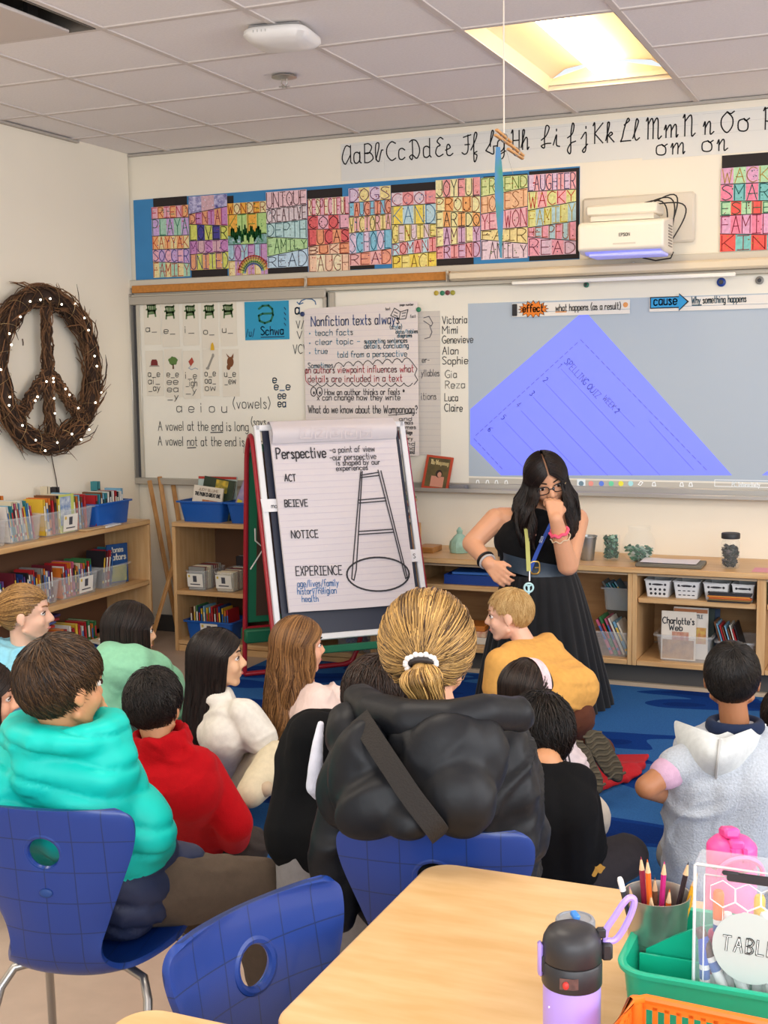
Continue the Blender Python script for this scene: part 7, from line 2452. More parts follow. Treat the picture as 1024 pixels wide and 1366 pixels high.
def head_prims(g, H, neck_to, neck_r=0.17, jaw=1.0, ears=True):
    h = H.h
    E = lambda c, r: g.ell(H.w(c), A(*r) * h, H.R, 20, 14)
    Cp = lambda a, ra, b, rb: g.cap(H.w(a), ra * h, H.w(b), rb * h)
    E((0, -.05, .12), (.335, .42, .375))
    E((0, .10, -.15), (.265 * jaw, .275, .31))
    E((0, .255, -.40), (.105 * jaw, .085, .085))
    for s in (-1, 1):
        E((s * .14, .215, -.13), (.13, .125, .14))
        Cp((s * .25 * jaw, .0, -.25), .06, (s * .10, .24, -.40), .06)
        if ears:
            E((s * .345, -.045, -.02), (.035, .085, .125))
            E((s * .345, -.03, -.11), (.03, .05, .06))
        Cp((s * .04, .315, .085), .055, (s * .20, .265, .09), .05)
        E((s * .055, .375, -.135), (.045, .05, .04))
    Cp((0, .335, .03), .045, (0, .42, -.115), .056)
    Cp((-.07, .34, -.245), .035, (.07, .34, -.245), .035)
    Cp((-.055, .335, -.285), .037, (.055, .335, -.285), .037)
    g.cap(H.w((0, -.10, -.22)), neck_r * 1.12 * h, neck_to, neck_r * 1.2 * h)


def face_parts(H, root, lip='#b9655c', iris='#2a1a14', brow='#2a1c16', smile=0.0):
    h = H.h
    for s in (-1, 1):
        g = G().ell(H.w((s * .150, .290, .012)), A(.068, .045, .036) * h, H.R, 14, 10)
        o = part('eye', g, mat('#e9e4df', 0.25), root, smooth=180)
        part('iris', G().ell(H.w((s * .150, .325, .010)), A(.030, .014, .032) * h, H.R, 12, 8), mat(iris, 0.15), o, smooth=180)
        part('eyelid', G().tube([H.w((s * (.150 + q), .300 + .036 * (1 - (q / .075) ** 2), .018 + .026 * (1 - (q / .075) ** 2))) for q in np.linspace(-.075, .075, 7)], .011 * h, 6), mat('#3a241c', 0.6), o)
        part('eyebrow', G().tube([H.w((s * (.06 + .18 * q), .365 - .07 * q * q, .115 + .03 * math.sin(q * 2.2))) for q in np.linspace(0, 1, 6)], np.array([.018, .022, .02, .018, .014, .008]) * h, 6, flat=0.6), mat(brow, 0.8), root)
    g = G().tube([H.w((q, .372 - 1.2 * q * q, -.262 + smile * q * q * 8)) for q in np.linspace(-.095, .095, 9)], np.array([.008, .018, .025, .028, .026, .028, .025, .018, .008]) * h, 8, flat=0.75)
    part('lips', g, mat(lip, 0.45), root, smooth=180)


def hand_prims(g, wrist, d, nrm, L, curl=0.5, thumb=1, spread=0.12):
    """wrist point, pointing direction, palm-side normal, hand length; thumb = side (+1/-1 along d x nrm)"""
    d = unit(d)
    nrm = unit(nrm - d * np.dot(nrm, d))
    sd = np.cross(d, nrm)
    pl = L * 0.5
    for k in range(4):
        x = (k - 1.5) / 1.5
        kn = wrist + d * pl * (1.0 - 0.06 * abs(x - .3)) - sd * thumb * x * L * 0.19
        g.cap(wrist - sd * thumb * x * L * 0.10, L * 0.10, kn, L * 0.085)
        fl = L * (0.46, 0.52, 0.48, 0.38)[k]
        p, a, dd = kn, curl * 0.6, unit(d - sd * thumb * x * spread)
        for j, fr_ in enumerate((0.45, 0.31, 0.24)):
            v = dd * math.cos(a) + nrm * math.sin(a)
            q = p + v * fl * fr_
            g.cap(p, L * (0.058, 0.052, 0.047)[j], q, L * (0.053, 0.048, 0.040)[j], 10)
            p, a = q, a + curl * 0.85
    p = wrist + d * pl * 0.25 + sd * thumb * L * 0.13
    v = unit(d * 0.75 + sd * thumb * 0.75 + nrm * 0.25)
    q = p + v * L * 0.26
    g.cap(p, L * 0.085, q, L * 0.062)
    v = unit(d * 1.0 + sd * thumb * 0.2 + nrm * (0.3 + 0.5 * curl))
    g.cap(q, L * 0.06, q + v * L * 0.22, L * 0.046)


def limb(g, pts, rs):
    for a, b, ra, rb in zip(pts[:-1], pts[1:], rs[:-1], rs[1:]):
        g.cap(a, ra, b, rb)


def torso(g, pel, chest, nb, right, sw, hw, r, inf=0.0):
    """pelvis, chest and neck base points; right axis; half widths of shoulders and hips; body radius"""
    right = unit(right)
    m0 = (pel + chest) / 2
    for s in (-1, 0, 1):
        a, m, b = pel + right * s * hw * .42, m0 + right * s * sw * .36, chest + right * s * sw * .44
        g.cap(a, r + inf, m, r * .92 + inf)
        g.cap(m, r * .92 + inf, b, r * .96 + inf)
        g.cap(b, r * .96 + inf, nb - UP * r * .55 + right * s * sw * .30, r * .6 + inf)
    shp = chest + (nb - chest) * 0.55
    g.cap(shp - right * (sw - .058), .050 + inf * .8, shp + right * (sw - .058), .050 + inf * .8)
    g.cap(nb - UP * .035 - right * sw * .25, .04 + inf * .6, nb - UP * .035 + right * sw * .25, .04 + inf * .6)
    return shp


SKIN = {'light': '#e2a888', 'pink': '#e8b79e', 'tan': '#c88f66', 'brown': '#a56f4c', 'east': '#dcae88', 'arm': '#d89f7c'}


def skin(n):
    return mat(SKIN.get(n, n), 0.5, var=0.03, vs=15, sss=0.12, bump=0.03, bs=300)


def person(name, base, label):
    return thing(name, base, label, 'person')


# ------------------------------------------------------------------ hair
def hair_obj(paths, radii, tints, root, m, extra=None, n=3, name='hair'):
    """paths (N,K,3) swept as fine strands; extra: list of (grid) sheets beneath them"""
    paths = np.asarray(paths, float)
    N, K, _ = paths.shape
    t = np.gradient(paths, axis=1)
    t /= np.linalg.norm(t, axis=2, keepdims=True) + 1e-9
    ref = A(.62, .74, .26)
    x = np.cross(ref, t)
    x /= np.linalg.norm(x, axis=2, keepdims=True) + 1e-9
    y = np.cross(t, x)
    an = np.arange(n) * 2 * math.pi / n
    rad = np.asarray(radii, float)
    rad = rad[None, :, None, None] if rad.ndim == 1 else rad[:, :, None, None]
    v = paths[:, :, None, :] + rad * (np.cos(an)[None, None, :, None] * x[:, :, None, :] + np.sin(an)[None, None, :, None] * y[:, :, None, :])
    v = v.reshape(-1, 3)
    i = np.arange(N)[:, None, None] * K * n
    k = np.arange(K - 1)[None, :, None] * n
    j = np.arange(n)[None, None, :]
    j2 = (j + 1) % n
    f = np.stack([i + k + j, i + k + j2, i + k + n + j2, i + k + n + j], -1).reshape(-1, 4)
    vs, fs, ts = [v], f.tolist(), [np.repeat(np.asarray(tints, float), K * n)]
    b = len(v)
    for gr in (extra or []):
        vv, ff, tv = gr
        vs.append(vv)
        fs += [tuple(q + b for q in fc) for fc in ff]
        ts.append(np.full(len(vv), tv))
        b += len(vv)
    me = bpy.data.meshes.new(name)
    me.from_pydata(np.concatenate(vs).tolist(), [], fs)
    at = me.attributes.new('tint', 'FLOAT', 'POINT')
    at.data.foreach_set('value', np.concatenate(ts).astype(np.float32))
    me.polygons.foreach_set('use_smooth', [True] * len(me.polygons))
    me.materials.append(m)
    return link(name, me, root)


def hairline(loc):
    """lowest height (head units) that still carries hair, by front-back position"""
    y = loc[..., 1]
    return np.interp(y, [-.5, -.30, -.16, -.10, .02, .10, .20, .30, .5], [-.30, -.29, -.18, -.03, .03, .05, .17, .27, .27])


def cap_sheet(H, scale=1.0, tint=0.2, drop=0.0, rad=HRAD):
    n, m = 44, 34
    V, ok = [], []
    for i in range(m + 1):
        ph = math.pi * i / m
        for j in range(n):
            th = 2 * math.pi * j / n
            d = A(math.sin(ph) * math.cos(th), math.sin(ph) * math.sin(th), math.cos(ph))
            loc = HC + rad * scale * d
            V.append(loc)
    V = np.array(V)
    hl = hairline(V) - drop
    okv = V[:, 2] > hl - 0.02
    F = []
    for i in range(m):
        for j in range(n):
            q = (i * n + j, i * n + (j + 1) % n, (i + 1) * n + (j + 1) % n, (i + 1) * n + j)
            if all(okv[k] for k in q):
                F.append(q)
    return H.w(V), F, tint


def hair_short(H, root, c1, c2, seed, N=2600, L=.2, lift=.035, whorl=(0.12, -.45, .88), swirl=.35, r=0.0015, messy=.25, drop=0.0, rad=HRAD):
    R_ = np.random.default_rng(seed)
    w = unit(A(*whorl))
    P_, T_, Rd = [], [], []
    K = 7
    while len(P_) < N:
        d = unit(R_.normal(size=3))
        loc = HC + rad * d
        hl = hairline(loc) - drop
        if loc[2] < hl:
            continue
        up_ = min(1, (loc[2] - hl) / .35)
        t = d - w
        t = t - d * np.dot(t, d)
        if np.linalg.norm(t) < .05:
            t = R_.normal(size=3)
        t = unit(t) + swirl * np.cross(w, d) + R_.normal(size=3) * messy
        l_ = L * (0.35 + 0.65 * up_) * R_.uniform(.6, 1.2)
        pts = []
        dd = d.copy()
        lf = lift * (0.25 + .75 * up_) * R_.uniform(.3, 1.5)
        for k in range(K):
            s = k / (K - 1)
            pts.append(HC + rad * dd * (0.99 + lf * (s ** 0.7) + .012))
            dd = unit(dd + t * (l_ / (K - 1)) / .42)
        P_.append(pts)
        T_.append(R_.uniform(0, 1) ** 1.5)
        Rd.append([r * q for q in (1, 1, 1, .9, .75, .5, .2)])
    return hair_obj(H.w(np.array(P_)), np.array(Rd) * (H.h / .21), T_, root, tint_mat(c1, c2), [cap_sheet(H, 1.0, .15, drop, rad)])


def hair_long(H, root, c1, c2, seed, length, N=2200, th0=1.15, r=0.0016, wave=0.004, drift=None, rad=A(.385, .455, .43), tips=.12, part_x=0.0, K=20, fall=None):
    """hair combed from a parting over the skull, then hanging; length(theta) in metres below ear level"""
    R_ = np.random.default_rng(seed)
    dn = -UP if fall is None else unit(fall)

    def path(th, ln, sc=1.0, ph0=0.0, wob=0.0):
        tt = th if th <= math.pi else 2 * math.pi - th
        q = (tt - th0) / (math.pi - th0)
        ps = (1.12 - 1.5 * q ** .8) * (1 - .12 * ph0)
        s_ = unit(A(part_x + (.04 if th < math.pi else -.04), math.sin(ps), math.cos(ps)))
        e_ = A(math.sin(th), math.cos(th), 0)
        om = math.acos(np.clip(np.dot(s_, e_), -1, 1))
        hd = H.R @ e_
        pts = []
        kt = 9
        for k in range(kt):
            f = ph0 + (1 - ph0) * k / (kt - 1)
            d = (math.sin((1 - f) * om) * s_ + math.sin(f * om) * e_) / math.sin(om)
            pts.append(H.w(HC + rad * sc * d))
        e = pts[-1]
        hh = unit(hd - UP * np.dot(hd, UP))
        tan = np.cross(UP, hh)
        for k in range(1, K - kt + 1):
            s = ln * k / (K - kt)
            o = (drift(s, th) if drift else -0.012) * min(1, s / .10) ** 1.5
            p = e + dn * s + hh * (o * sc)
            if wave:
                p = p + (tan * math.sin(s * 42 + wob) + hh * math.cos(s * 37 + wob * 1.7)) * wave * min(1, s / .08)
            pts.append(p)
        return pts
    P_, T_, Rd = [], [], []
    for i in range(N):
        th = R_.uniform(th0, 2 * math.pi - th0)
        ln = length(th) * (1 - tips * R_.uniform(0, 1) ** 2)
        P_.append(path(th, ln, R_.uniform(.97, 1.04), R_.uniform(0, .12) if R_.random() < .7 else R_.uniform(.1, .7), R_.uniform(-.7, .7) + 3 * math.sin(th * 5)))
        T_.append(R_.uniform(0, 1) ** 1.4)
        Rd.append([r] * (K - 4) + [r * .9, r * .8, r * .6, r * .3])
    rows = [path(th, length(th) * .9, .968, 0, 3 * math.sin(th * 5)) for th in np.linspace(th0, 2 * math.pi - th0, 60)]
    gs = G().sheet(rows)
    ex = [(np.concatenate(gs.v), gs.f, .12)]
    return hair_obj(np.array(P_), np.array(Rd) * (H.h / .21), T_, root, tint_mat(c1, c2), ex)


def hair_pulled(H, root, c1, c2, seed, tie, tail, N=1800, r=0.0015, M=260, tail_r=.03, loose=.03, fluff=0.6, rad=A(.385, .47, .44), drop=.02):
    """hair swept back over the skull to a tie, with a tail following the given points"""
    R_ = np.random.default_rng(seed)
    tie = A(*tie)
    dt = unit((tie - HC) / rad)
    P_, T_, Rd = [], [], []
    K = 12
    while len(P_) < N:
        d = unit(R_.normal(size=3))
        loc = HC + rad * d
        if loc[2] < hairline(loc) - drop or (np.dot(d, dt) > .93):
            continue
        pts = []
        bulge = R_.uniform(0, loose)
        om = math.acos(np.clip(np.dot(d, dt), -1, 1))
        for k in range(K):
            s = k / (K - 1)
            dd = unit((math.sin((1 - s) * om) * d + math.sin(s * om) * dt) / max(.05, math.sin(om)) + R_.normal(size=3) * .006)
            pts.append(HC + rad * dd * (1.0 + bulge * math.sin(math.pi * s) + .01))
        P_.append(pts)
        T_.append(np.clip(R_.normal(.45, .3), 0, 1))
        Rd.append([r] * K)
    o = hair_obj(H.w(np.array(P_)), np.array(Rd) * (H.h / .21), T_, root, tint_mat(c1, c2), [cap_sheet(H, 1.0, .2, drop, rad)])
    tail = np.asarray(tail, float)
    c_ = catmull(tail, K)
    F_ = frame(c_[-1] - c_[0])
    P2, T2, R2 = [], [], []
    for i in range(M):
        a, q = R_.uniform(0, 6.28), math.sqrt(R_.uniform(0, 1)) * tail_r
        of = F_[:, 0] * math.cos(a) * q + F_[:, 1] * math.sin(a) * q
        k0 = R_.uniform(.75, 1.0)
        pts = [c_[0] + (c_[k] - c_[0]) * k0 + of * (0.35 + 1.0 * math.sin(math.pi * min(.72, .12 + k / K)) ** 1.0) + F_[:, 0] * math.sin(k * .9 + i) * .002 * fluff for k in range(K)]
        P2.append(pts)
        T2.append(np.clip(R_.normal(.6, .3), 0, 1))
        R2.append([r] * (K - 2) + [r * .7, r * .3])
    g = G()
    g.tube(c_[:-1], [tail_r * (.25 + .6 * math.sin(math.pi * min(.72, .12 + k / K))) * .8 for k in range(K - 1)], 12)
    hair_obj(np.array(P2), np.array(R2) * (H.h / .21), T2, root, tint_mat(c1, c2), [(np.concatenate(g.v), g.f, .45)], name='ponytail')
    return o


def facing(a):
    a = math.radians(a)
    return math.cos(a) * HF + math.sin(a) * HR


def shoe(root, heel, toe, up, m, sole_m, L=0.2, w=0.036, sub=True):
    d = unit(toe - heel)
    u = unit(np.asarray(up, float) - d * np.dot(up, d))
    g = G().cap(heel + u * 0.03, w * .85, heel + d * L * .35 + u * .035, w * .95).cap(heel + d * L * .3 + u * .03, w * .95, heel + d * L * .85 + u * .018, w * .8).cap(heel + u * .05, w * .8, heel + u * .075, w * .8)
    o = skin_part('shoe', g, m, root, 0.007, 4)
    R_ = np.stack([np.cross(d, u), d, u], 1)
    s = G()
    ring = []
    for z, k in ((-.012, .96), (-.008, 1.0), (.006, 1.0), (.010, .9)):
        ring.append([heel + d * (L * .42 + L * .58 * math.cos(a)) + np.cross(d, u) * (w * 1.05 * (1 + .12 * math.cos(a)) * math.sin(a)) * k + u * z for a in np.linspace(0, 2 * math.pi, 25)[:-1]])
    s.sheet(ring, wrap=True).poly(ring[0]).poly(ring[-1])
    part('sole', s, sole_m, o)
    return o


def seated_child(name, label, H, sk, nb, chest, pel, a_body, sw=.15, hw=.105, r=.078, arms=(), legs=(), top=None, pants=None, top_inf=.014, fold=(.006, 38, 1), vox=.007, neck_r=.17, hands=(), pant_fold=(.005, 40, 5), shoes=(),
                 top_fn=None, collar=None, face=True, sleeve_end=1.0, iris='#2a1a14', brow='#241812', jaw=1.0, leg_r=(.072, .055, .036), arm_r=(.046, .040, .028), sleeve_inf=None, extra_top=None, hip_drop=.03, lip='#b9655c', ears=True, base=None):
    """arms: lists shoulder, elbow, wrist; legs: hip, knee, ankle; hands: (arm index, dir, normal, curl, thumb)"""
    f = facing(a_body)
    right = np.cross(f, UP)
    root = person(name, A(pel[0], pel[1], 0) if base is None else base, label)
    g = G()
    head_prims(g, H, nb, neck_r, jaw, ears)
    shp = torso(g, pel, chest, nb, right, sw, hw, r * .9)
    for a_ in arms:
        limb(g, a_, arm_r)
    for k, dr, nm_, cu, tb in hands:
        hand_prims(g, arms[k][2], dr, nm_, H.h * .72, cu, tb)
    for l_ in legs:
        limb(g, l_, [q * .92 for q in leg_r])
    skin_part('body', g, skin(sk), root, .0055, 3)
    if face:
        face_parts(H, root, iris=iris, brow=brow, lip=lip)
    if top is not None:
        g = G()
        torso(g, pel + UP * .01, chest, nb - UP * .01, right, sw, hw, r, top_inf)
        si = top_inf if sleeve_inf is None else sleeve_inf
        for a_ in arms:
            if sleeve_end > 0:
                limb(g, [a_[0], a_[1], a_[1] + (a_[2] - a_[1]) * (sleeve_end * .93)], [arm_r[0] + si, arm_r[1] + si, arm_r[2] + si + .004])
            else:
                limb(g, [a_[0], a_[0] + (a_[1] - a_[0]) * (1 + sleeve_end)], [arm_r[0] + si, arm_r[1] + si + .006])
        if extra_top:
            extra_top(g)
        skin_part(top[0], g, top[1], root, vox, 14, fold, top_fn)
    if pants is not None:
        g = G()
        for s in (-1, 1):
            g.cap(pel + right * s * hw * .40 - UP * hip_drop, r * .88, pel + right * s * hw * .45 + f * .05 - UP * hip_drop, r * .86)
        for l_ in legs:
            limb(g, l_, [leg_r[0] + .012, leg_r[1] + .012, leg_r[2] + .012])
        skin_part('trousers', g, pants, root, .008, 5, pant_fold)
    for heel, toe, up_, m1, m2 in shoes:
        shoe(root, heel, toe, up_, m1, m2)
    return root


def puff(me, axis, pitch, amp, ph=0.0):
    """quilted down jacket: swelling bands across the given direction"""
    v, n = vget(me)
    s = v @ np.asarray(axis, float) / pitch + ph + 0.12 * sines(v, 10, 3)
    q = np.abs(np.sin(math.pi * s))
    vset(me, v + n * ((q ** 0.4 - 0.8) * amp + sines(v, 60, 8) * .0013)[:, None])
# ------------------------------------------------------------------ 1 boy in the turquoise puffer on the left chair
H = Head(P(84, 914, 2.62), .208, 42, 4)
nb = P(92, 975, 2.65)
pel = A(-1.575, 2.14, .445) + HF * .07
chest = P(84, 1055, 2.66)
shR, shL = P(140, 1035, 2.68), P(22, 1040, 2.66)
kneeR = P(345, 1182, 2.9)
kneeL = P(238, 1188, 2.95)
TEAL, NAVYJ = mat('#10bdb0', 0.5, var=.04, vs=12, spec=.3), mat('#27304d', 0.55, var=.05, vs=12)
arms = [(shR, P(192, 1108, 2.66), P(196, 1140, 2.88)), (shL, P(-22, 1120, 2.6), P(20, 1150, 2.85))]
legs = [(pel + HR * .07, kneeR, P(352, 1300, 2.95)), (pel - HR * .05 + HF * .05, kneeL, P(262, 1238, 3.0))]


def collar_fn(g):
    for a in np.linspace(0, 2 * math.pi, 14)[:-1]:
        c_ = P(88, 974, 2.63) + HR * .095 * math.cos(a) + HF * .08 * math.sin(a)
        g.ell(c_, (.045, .045, .034))
    g.cap(P(45, 1030, 2.58), .05, P(135, 1035, 2.58), .05)


def teal_fn(me):
    puff(me, unit(UP * 1.0 + HR * .25), .062, .016)
    zc_ = P(190, 1166, 2.66)[2]
    for p in me.polygons:
        if p.center[2] < zc_:
            p.material_index = 1


t1 = seated_child('person', 'child in a turquoise puffer jacket on the left blue chair, back to us', H, 'tan', nb, chest, pel, 25, .155, .11, .078, arms, legs, ('puffer_jacket', [TEAL, NAVYJ]),
                  fabric('#57493d', bump=.3), top_inf=.03, fold=(0.005, 67, 2), vox=.008, top_fn=teal_fn, extra_top=collar_fn, sleeve_end=.75)
hair_short(H, t1, '#1f1510', '#5a4028', 1, N=3800, L=.24, lift=.045, whorl=(-.02, -.42, .9), messy=.3, r=.0014, drop=-.02)
g = G()
for s in (-1, 1):
    g.cap(pel + HR * s * .05 + UP * .02 + HF * .02, .105, pel + HR * s * .05 + UP * .10 + HF * .02, .10)
g.cap(pel + HR * .08 + HF * .04, .09, pel + HR * .15 + HF * .08 + UP * .0, .075)
skin_part('jacket_hem', g, NAVYJ, t1, .008, 5, (.003, 45, 4), lambda me: puff(me, UP, .07, .012), label='navy lower band of the puffer jacket')
g = G()
hand_prims(g, P(134, 985, 2.72), unit(UP + HR * -.25), HF * -1, .13, .5, -1)
g.cap(P(134, 985, 2.72), .022, P(140, 1030, 2.75), .026)
skin_part('raised_hand', g, skin('tan'), t1, .0045, 3)
shoe(t1, P(250, 1243, 3.0), P(268, 1236, 3.1), UP, mat('#d8641e', .5), mat('#e8e4dc', .5), L=.16, w=.03)

# ------------------------------------------------------------------ 2 boy in red fleece
H = Head(P(206, 940, 3.55), .205, 14, 6)
nb = P(214, 995, 3.52)
chest = P(222, 1050, 3.52)
pel = onz(238, 1135, .11)
pel[1] += .05
arms = [(P(268, 1028, 3.55), P(312, 1098, 3.55), P(312, 1120, 3.78)), (P(172, 1030, 3.5), P(150, 1090, 3.5), P(170, 1130, 3.7))]
kR, kL = P(330, 1132, 3.85), P(190, 1140, 3.9)
legs = [(pel + HR * .07, kR, P(270, 1150, 4.0)), (pel - HR * .07, kL, P(260, 1150, 4.05))]
RED_ = fabric('#a80410', bump=.35, bs=260, sheen=.02)


def red_col(g):
    for a in np.linspace(0, 2 * math.pi, 16)[:-1]:
        c_ = P(214, 990, 3.53) + HR * .072 * math.cos(a) + HF * .062 * math.sin(a) + UP * (.012 * math.cos(a - .6))
        g.cap(c_ - UP * .02, .018, c_ + UP * .028, .014)
    g.cap(P(240, 985, 3.50), .012, P(258, 1002, 3.46), .008)


t2 = seated_child('person', 'child in a bright red fleece with a tall collar, back to us', H, 'tan', nb, chest, pel, 12, .15, .11, .085, arms, legs, ('fleece_top', RED_),
                  fabric('#3a3432'), top_inf=.016, fold=(0.008, 39, 12), extra_top=red_col)
hair_short(H, t2, '#0d0b0b', '#2e2622', 2, N=3200, L=.26, lift=.065, whorl=(-.2, -.2, .95), messy=.6, r=.0016, drop=-.06)

# ------------------------------------------------------------------ 3 girl in the mint jacket
H = Head(P(174, 842, 4.45), .205, 58, 4)
nb = P(184, 893, 4.42)
chest = P(190, 930, 4.42)
pel = onz(188, 985, .11)
arms = [(P(222, 910, 4.48), P(238, 960, 4.5), P(200, 985, 4.75)), (P(148, 915, 4.35), P(128, 960, 4.35), P(135, 985, 4.45))]
legs = [(pel + facing(30) * .02 + HR * .08, P(240, 985, 4.75), P(180, 1000, 4.85)), (pel - HR * .07, P(145, 992, 4.55), P(190, 1003, 4.6))]
MINT = fabric('#86c3a0', bump=.12, bs=150, sheen=.1, rough=.6)


def mint_hood(g):
    g.ell(P(168, 892, 4.36), A(.125, .10, .085), np.stack([HR, HF, UP], 1))
    g.ell(P(150, 880, 4.38), A(.07, .09, .07), np.stack([HR, HF, UP], 1))
    g.ell(P(205, 893, 4.38), A(.07, .08, .055), np.stack([HR, HF, UP], 1))


t3 = seated_child('person', 'child with black bobbed hair in a mint green hooded jacket by the bookcase', H, 'east', nb, chest, pel, 35, .15, .11, .09, arms, legs, ('hooded_jacket', MINT),
                  fabric('#1f2024'), ears=False, top_inf=.02, fold=(0.010, 30, 22), extra_top=mint_hood, hands=((1, unit(HF * .5 - UP * .5 + HR), UP, .6, 1),))
hair_long(H, t3, '#0c0908', '#2e211c', 3, lambda th: .10, N=2600, th0=.95, wave=.0015, drift=lambda s, th: .004 - .08 * s, tips=.1)
pcl = P(136, 985, 4.42)
t = thing('pencil', pcl, 'yellow pencil held by the child in the mint jacket', 'pencil')
part('barrel', G().tube([pcl - HR * .01 + UP * .02, pcl + HR * .06 - UP * .035], .0045, 6), mat('#e0b52c', .4), t)

# ------------------------------------------------------------------ 4 girl in white with long dark hair
H = Head(P(291, 879, 4.2), .2, 80, -2)
nb = P(290, 925, 4.22)
chest = P(290, 975, 4.18)
pel = onz(288, 1050, .11)
arms = [(P(326, 952, 4.12), P(347, 988, 4.1), P(318, 984, 4.22)), (P(268, 950, 4.32), P(262, 1005, 4.4), P(300, 985, 4.42))]
legs = [(pel + HR * .05 - HF * .02, P(370, 1014, 4.08), P(336, 1058, 3.96)), (pel + HF * .08, P(345, 985, 4.6), P(380, 1020, 4.4))]
WHT = fabric('#d9d5cb', bump=.12)
t4 = seated_child('person', 'child with long straight black hair in a white sweater and cream trousers', H, 'east', nb, chest, pel, 58, .125, .095, .072, arms, legs, ('sweater', WHT),
                  fabric('#cfc4a8', bump=.12), ears=False, neck_r=.14, extra_top=lambda g: g.ell(P(290, 930, 4.17), (.056, .056, .03)), top_inf=.010, fold=(0.009, 36, 31), pant_fold=(.006, 24, 33), hands=((0, unit(-HR + UP * .15 + HF * .3), HF - HR * .3, .75, -1), (1, unit(HR - UP * .1), -HF, .7, 1)))
hair_long(H, t4, '#0c0908', '#2c201c', 4, lambda th: .30 - .02 * math.cos(th * 2), N=2800, th0=1.12, wave=.002, drift=lambda s, th: -.012 + .03 * s, tips=.16, rad=A(.375, .46, .43), fall=-UP - HR * .10 - HF * .04)
shoe(t4, P(336, 1058, 4.0), P(370, 1040, 4.08), -HF + UP * .2, mat('#b9a68c', .6), mat('#c9b79c', .7, bump=.4, bs=60), L=.19, w=.034)

# ------------------------------------------------------------------ 5 girl with long light brown hair
H = Head(P(399, 862, 4.3), .2, 64, 0)
nb = P(404, 910, 4.3)
chest = P(410, 950, 4.3)
pel = onz(400, 1010, .11)
arms = [(P(444, 935, 4.3), P(462, 985, 4.35), P(440, 1000, 4.6)), (P(378, 935, 4.4), P(372, 985, 4.5), P(400, 1000, 4.65))]
legs = [(pel + HR * .06, P(470, 1010, 4.6), P(420, 1030, 4.7)), (pel - HR * .05, P(390, 1005, 4.8), P(430, 1020, 4.8))]
t5 = seated_child('person', 'child with long light brown hair in a pale pink ribbed sweater beside the easel', H, 'light', nb, chest, pel, 55, .14, .10, .082, arms, legs, ('ribbed_sweater', mat('#e0c8bf', .9, var=.05, vs=50, bump=.6, bs=90, stretch=(1, 1, .15), sheen=.3)),
                  fabric('#7d8aa0'), ears=False, top_inf=.016, fold=(0.009, 42, 41))
hair_long(H, t5, '#4a2f1c', '#a8794a', 5, lambda th: .34 + .03 * math.sin(th * 3), N=2800, th0=1.15, wave=.007, drift=lambda s, th: -.010 + .10 * s * (1 - s), tips=.22, rad=A(.385, .46, .43), fall=-UP - HR * .06)

# ------------------------------------------------------------------ 7 child in the black sweater leaning beside the adult
H = Head(P(503, 935, 2.88), .2, 30, 30)
nb = P(480, 965, 2.88)
chest = P(455, 1005, 2.86)
pel = P(432, 1120, 2.82)
arms = [(P(475, 985, 2.95), P(500, 1060, 3.05), P(520, 1080, 3.15)), (P(420, 985, 2.82), P(412, 1060, 2.82), P(440, 1090, 3.0))]
legs = [(pel + HR * .06, A(*(pel + HR * .06 + HF * .06)[:2], .26), A(*(pel + HR * .07 + HF * .02)[:2], .06)), (pel - HR * .03, A(*(pel - HR * .04 + HF * .05)[:2], .26), A(*(pel - HR * .04)[:2], .06))]
BLKS = fabric('#0b0b0d', bump=.1, sheen=0)
t7 = seated_child('person', 'child in black sweater and grey trousers half hidden behind the blonde adult', H, 'light', nb, chest, pel, 25, .13, .10, .08, arms, legs, ('sweater', BLKS),
                  fabric('#8f8a88'), top_inf=.02, fold=(0.006, 30, 51), base=A(pel[0], pel[1], 0), shoes=((legs[0][2] - UP * .045, legs[0][2] - UP * .045 + HF * .2, UP, mat('#2a2a2c', .5), mat('#d8d4cc', .6)), (legs[1][2] - UP * .045, legs[1][2] - UP * .045 + HF * .2, UP, mat('#2a2a2c', .5), mat('#d8d4cc', .6))))
hair_short(H, t7, '#1c120d', '#3f2a1e', 7, N=2600, L=.4, lift=.05, messy=.4, drop=.05)
g = G()
cpts = [P(428, 965, 2.60), P(424, 990, 2.58), P(421, 1020, 2.57), P(419, 1050, 2.57), P(423, 1062, 2.58)]
for a, b, ra, rb in zip(cpts[:-1], cpts[1:], (.008, .012, .016, .018), (.012, .016, .018, .010)):
    g.cap(a, ra, b, rb)
skin_part('white_lining', g, fabric('#d6d6e2'), t7, .006, 3, label='white strip at the side of the sweater')

# ------------------------------------------------------------------ 6 adult with the blonde ponytail, black puffer, on the middle chair
H = Head(P(571, 868, 2.56), .226, 12, 6)
nb = P(584, 965, 2.54)
chest = P(590, 1045, 2.56)
sc3 = A(-0.86, 2.325, 0)
pel = sc3 + UP * .50 + HF * .03
JK = mat('#0f1116', .5, var=.1, vs=10, bump=.2, bs=30, spec=.35)
arms = [(P(668, 1015, 2.58), P(684, 1110, 2.58), P(660, 1150, 2.8)), (P(508, 1020, 2.60), P(470, 1110, 2.62), P(500, 1150, 2.85))]
legs = [(pel + HR * .1, sc3 + facing(5) * .42 + HR * .12 + UP * .45, sc3 + facing(5) * .45 + HR * .14 + UP * .07), (pel - HR * .1, sc3 + facing(-15) * .42 - HR * .1 + UP * .45, sc3 + facing(-15) * .45 - HR * .12 + UP * .07)]


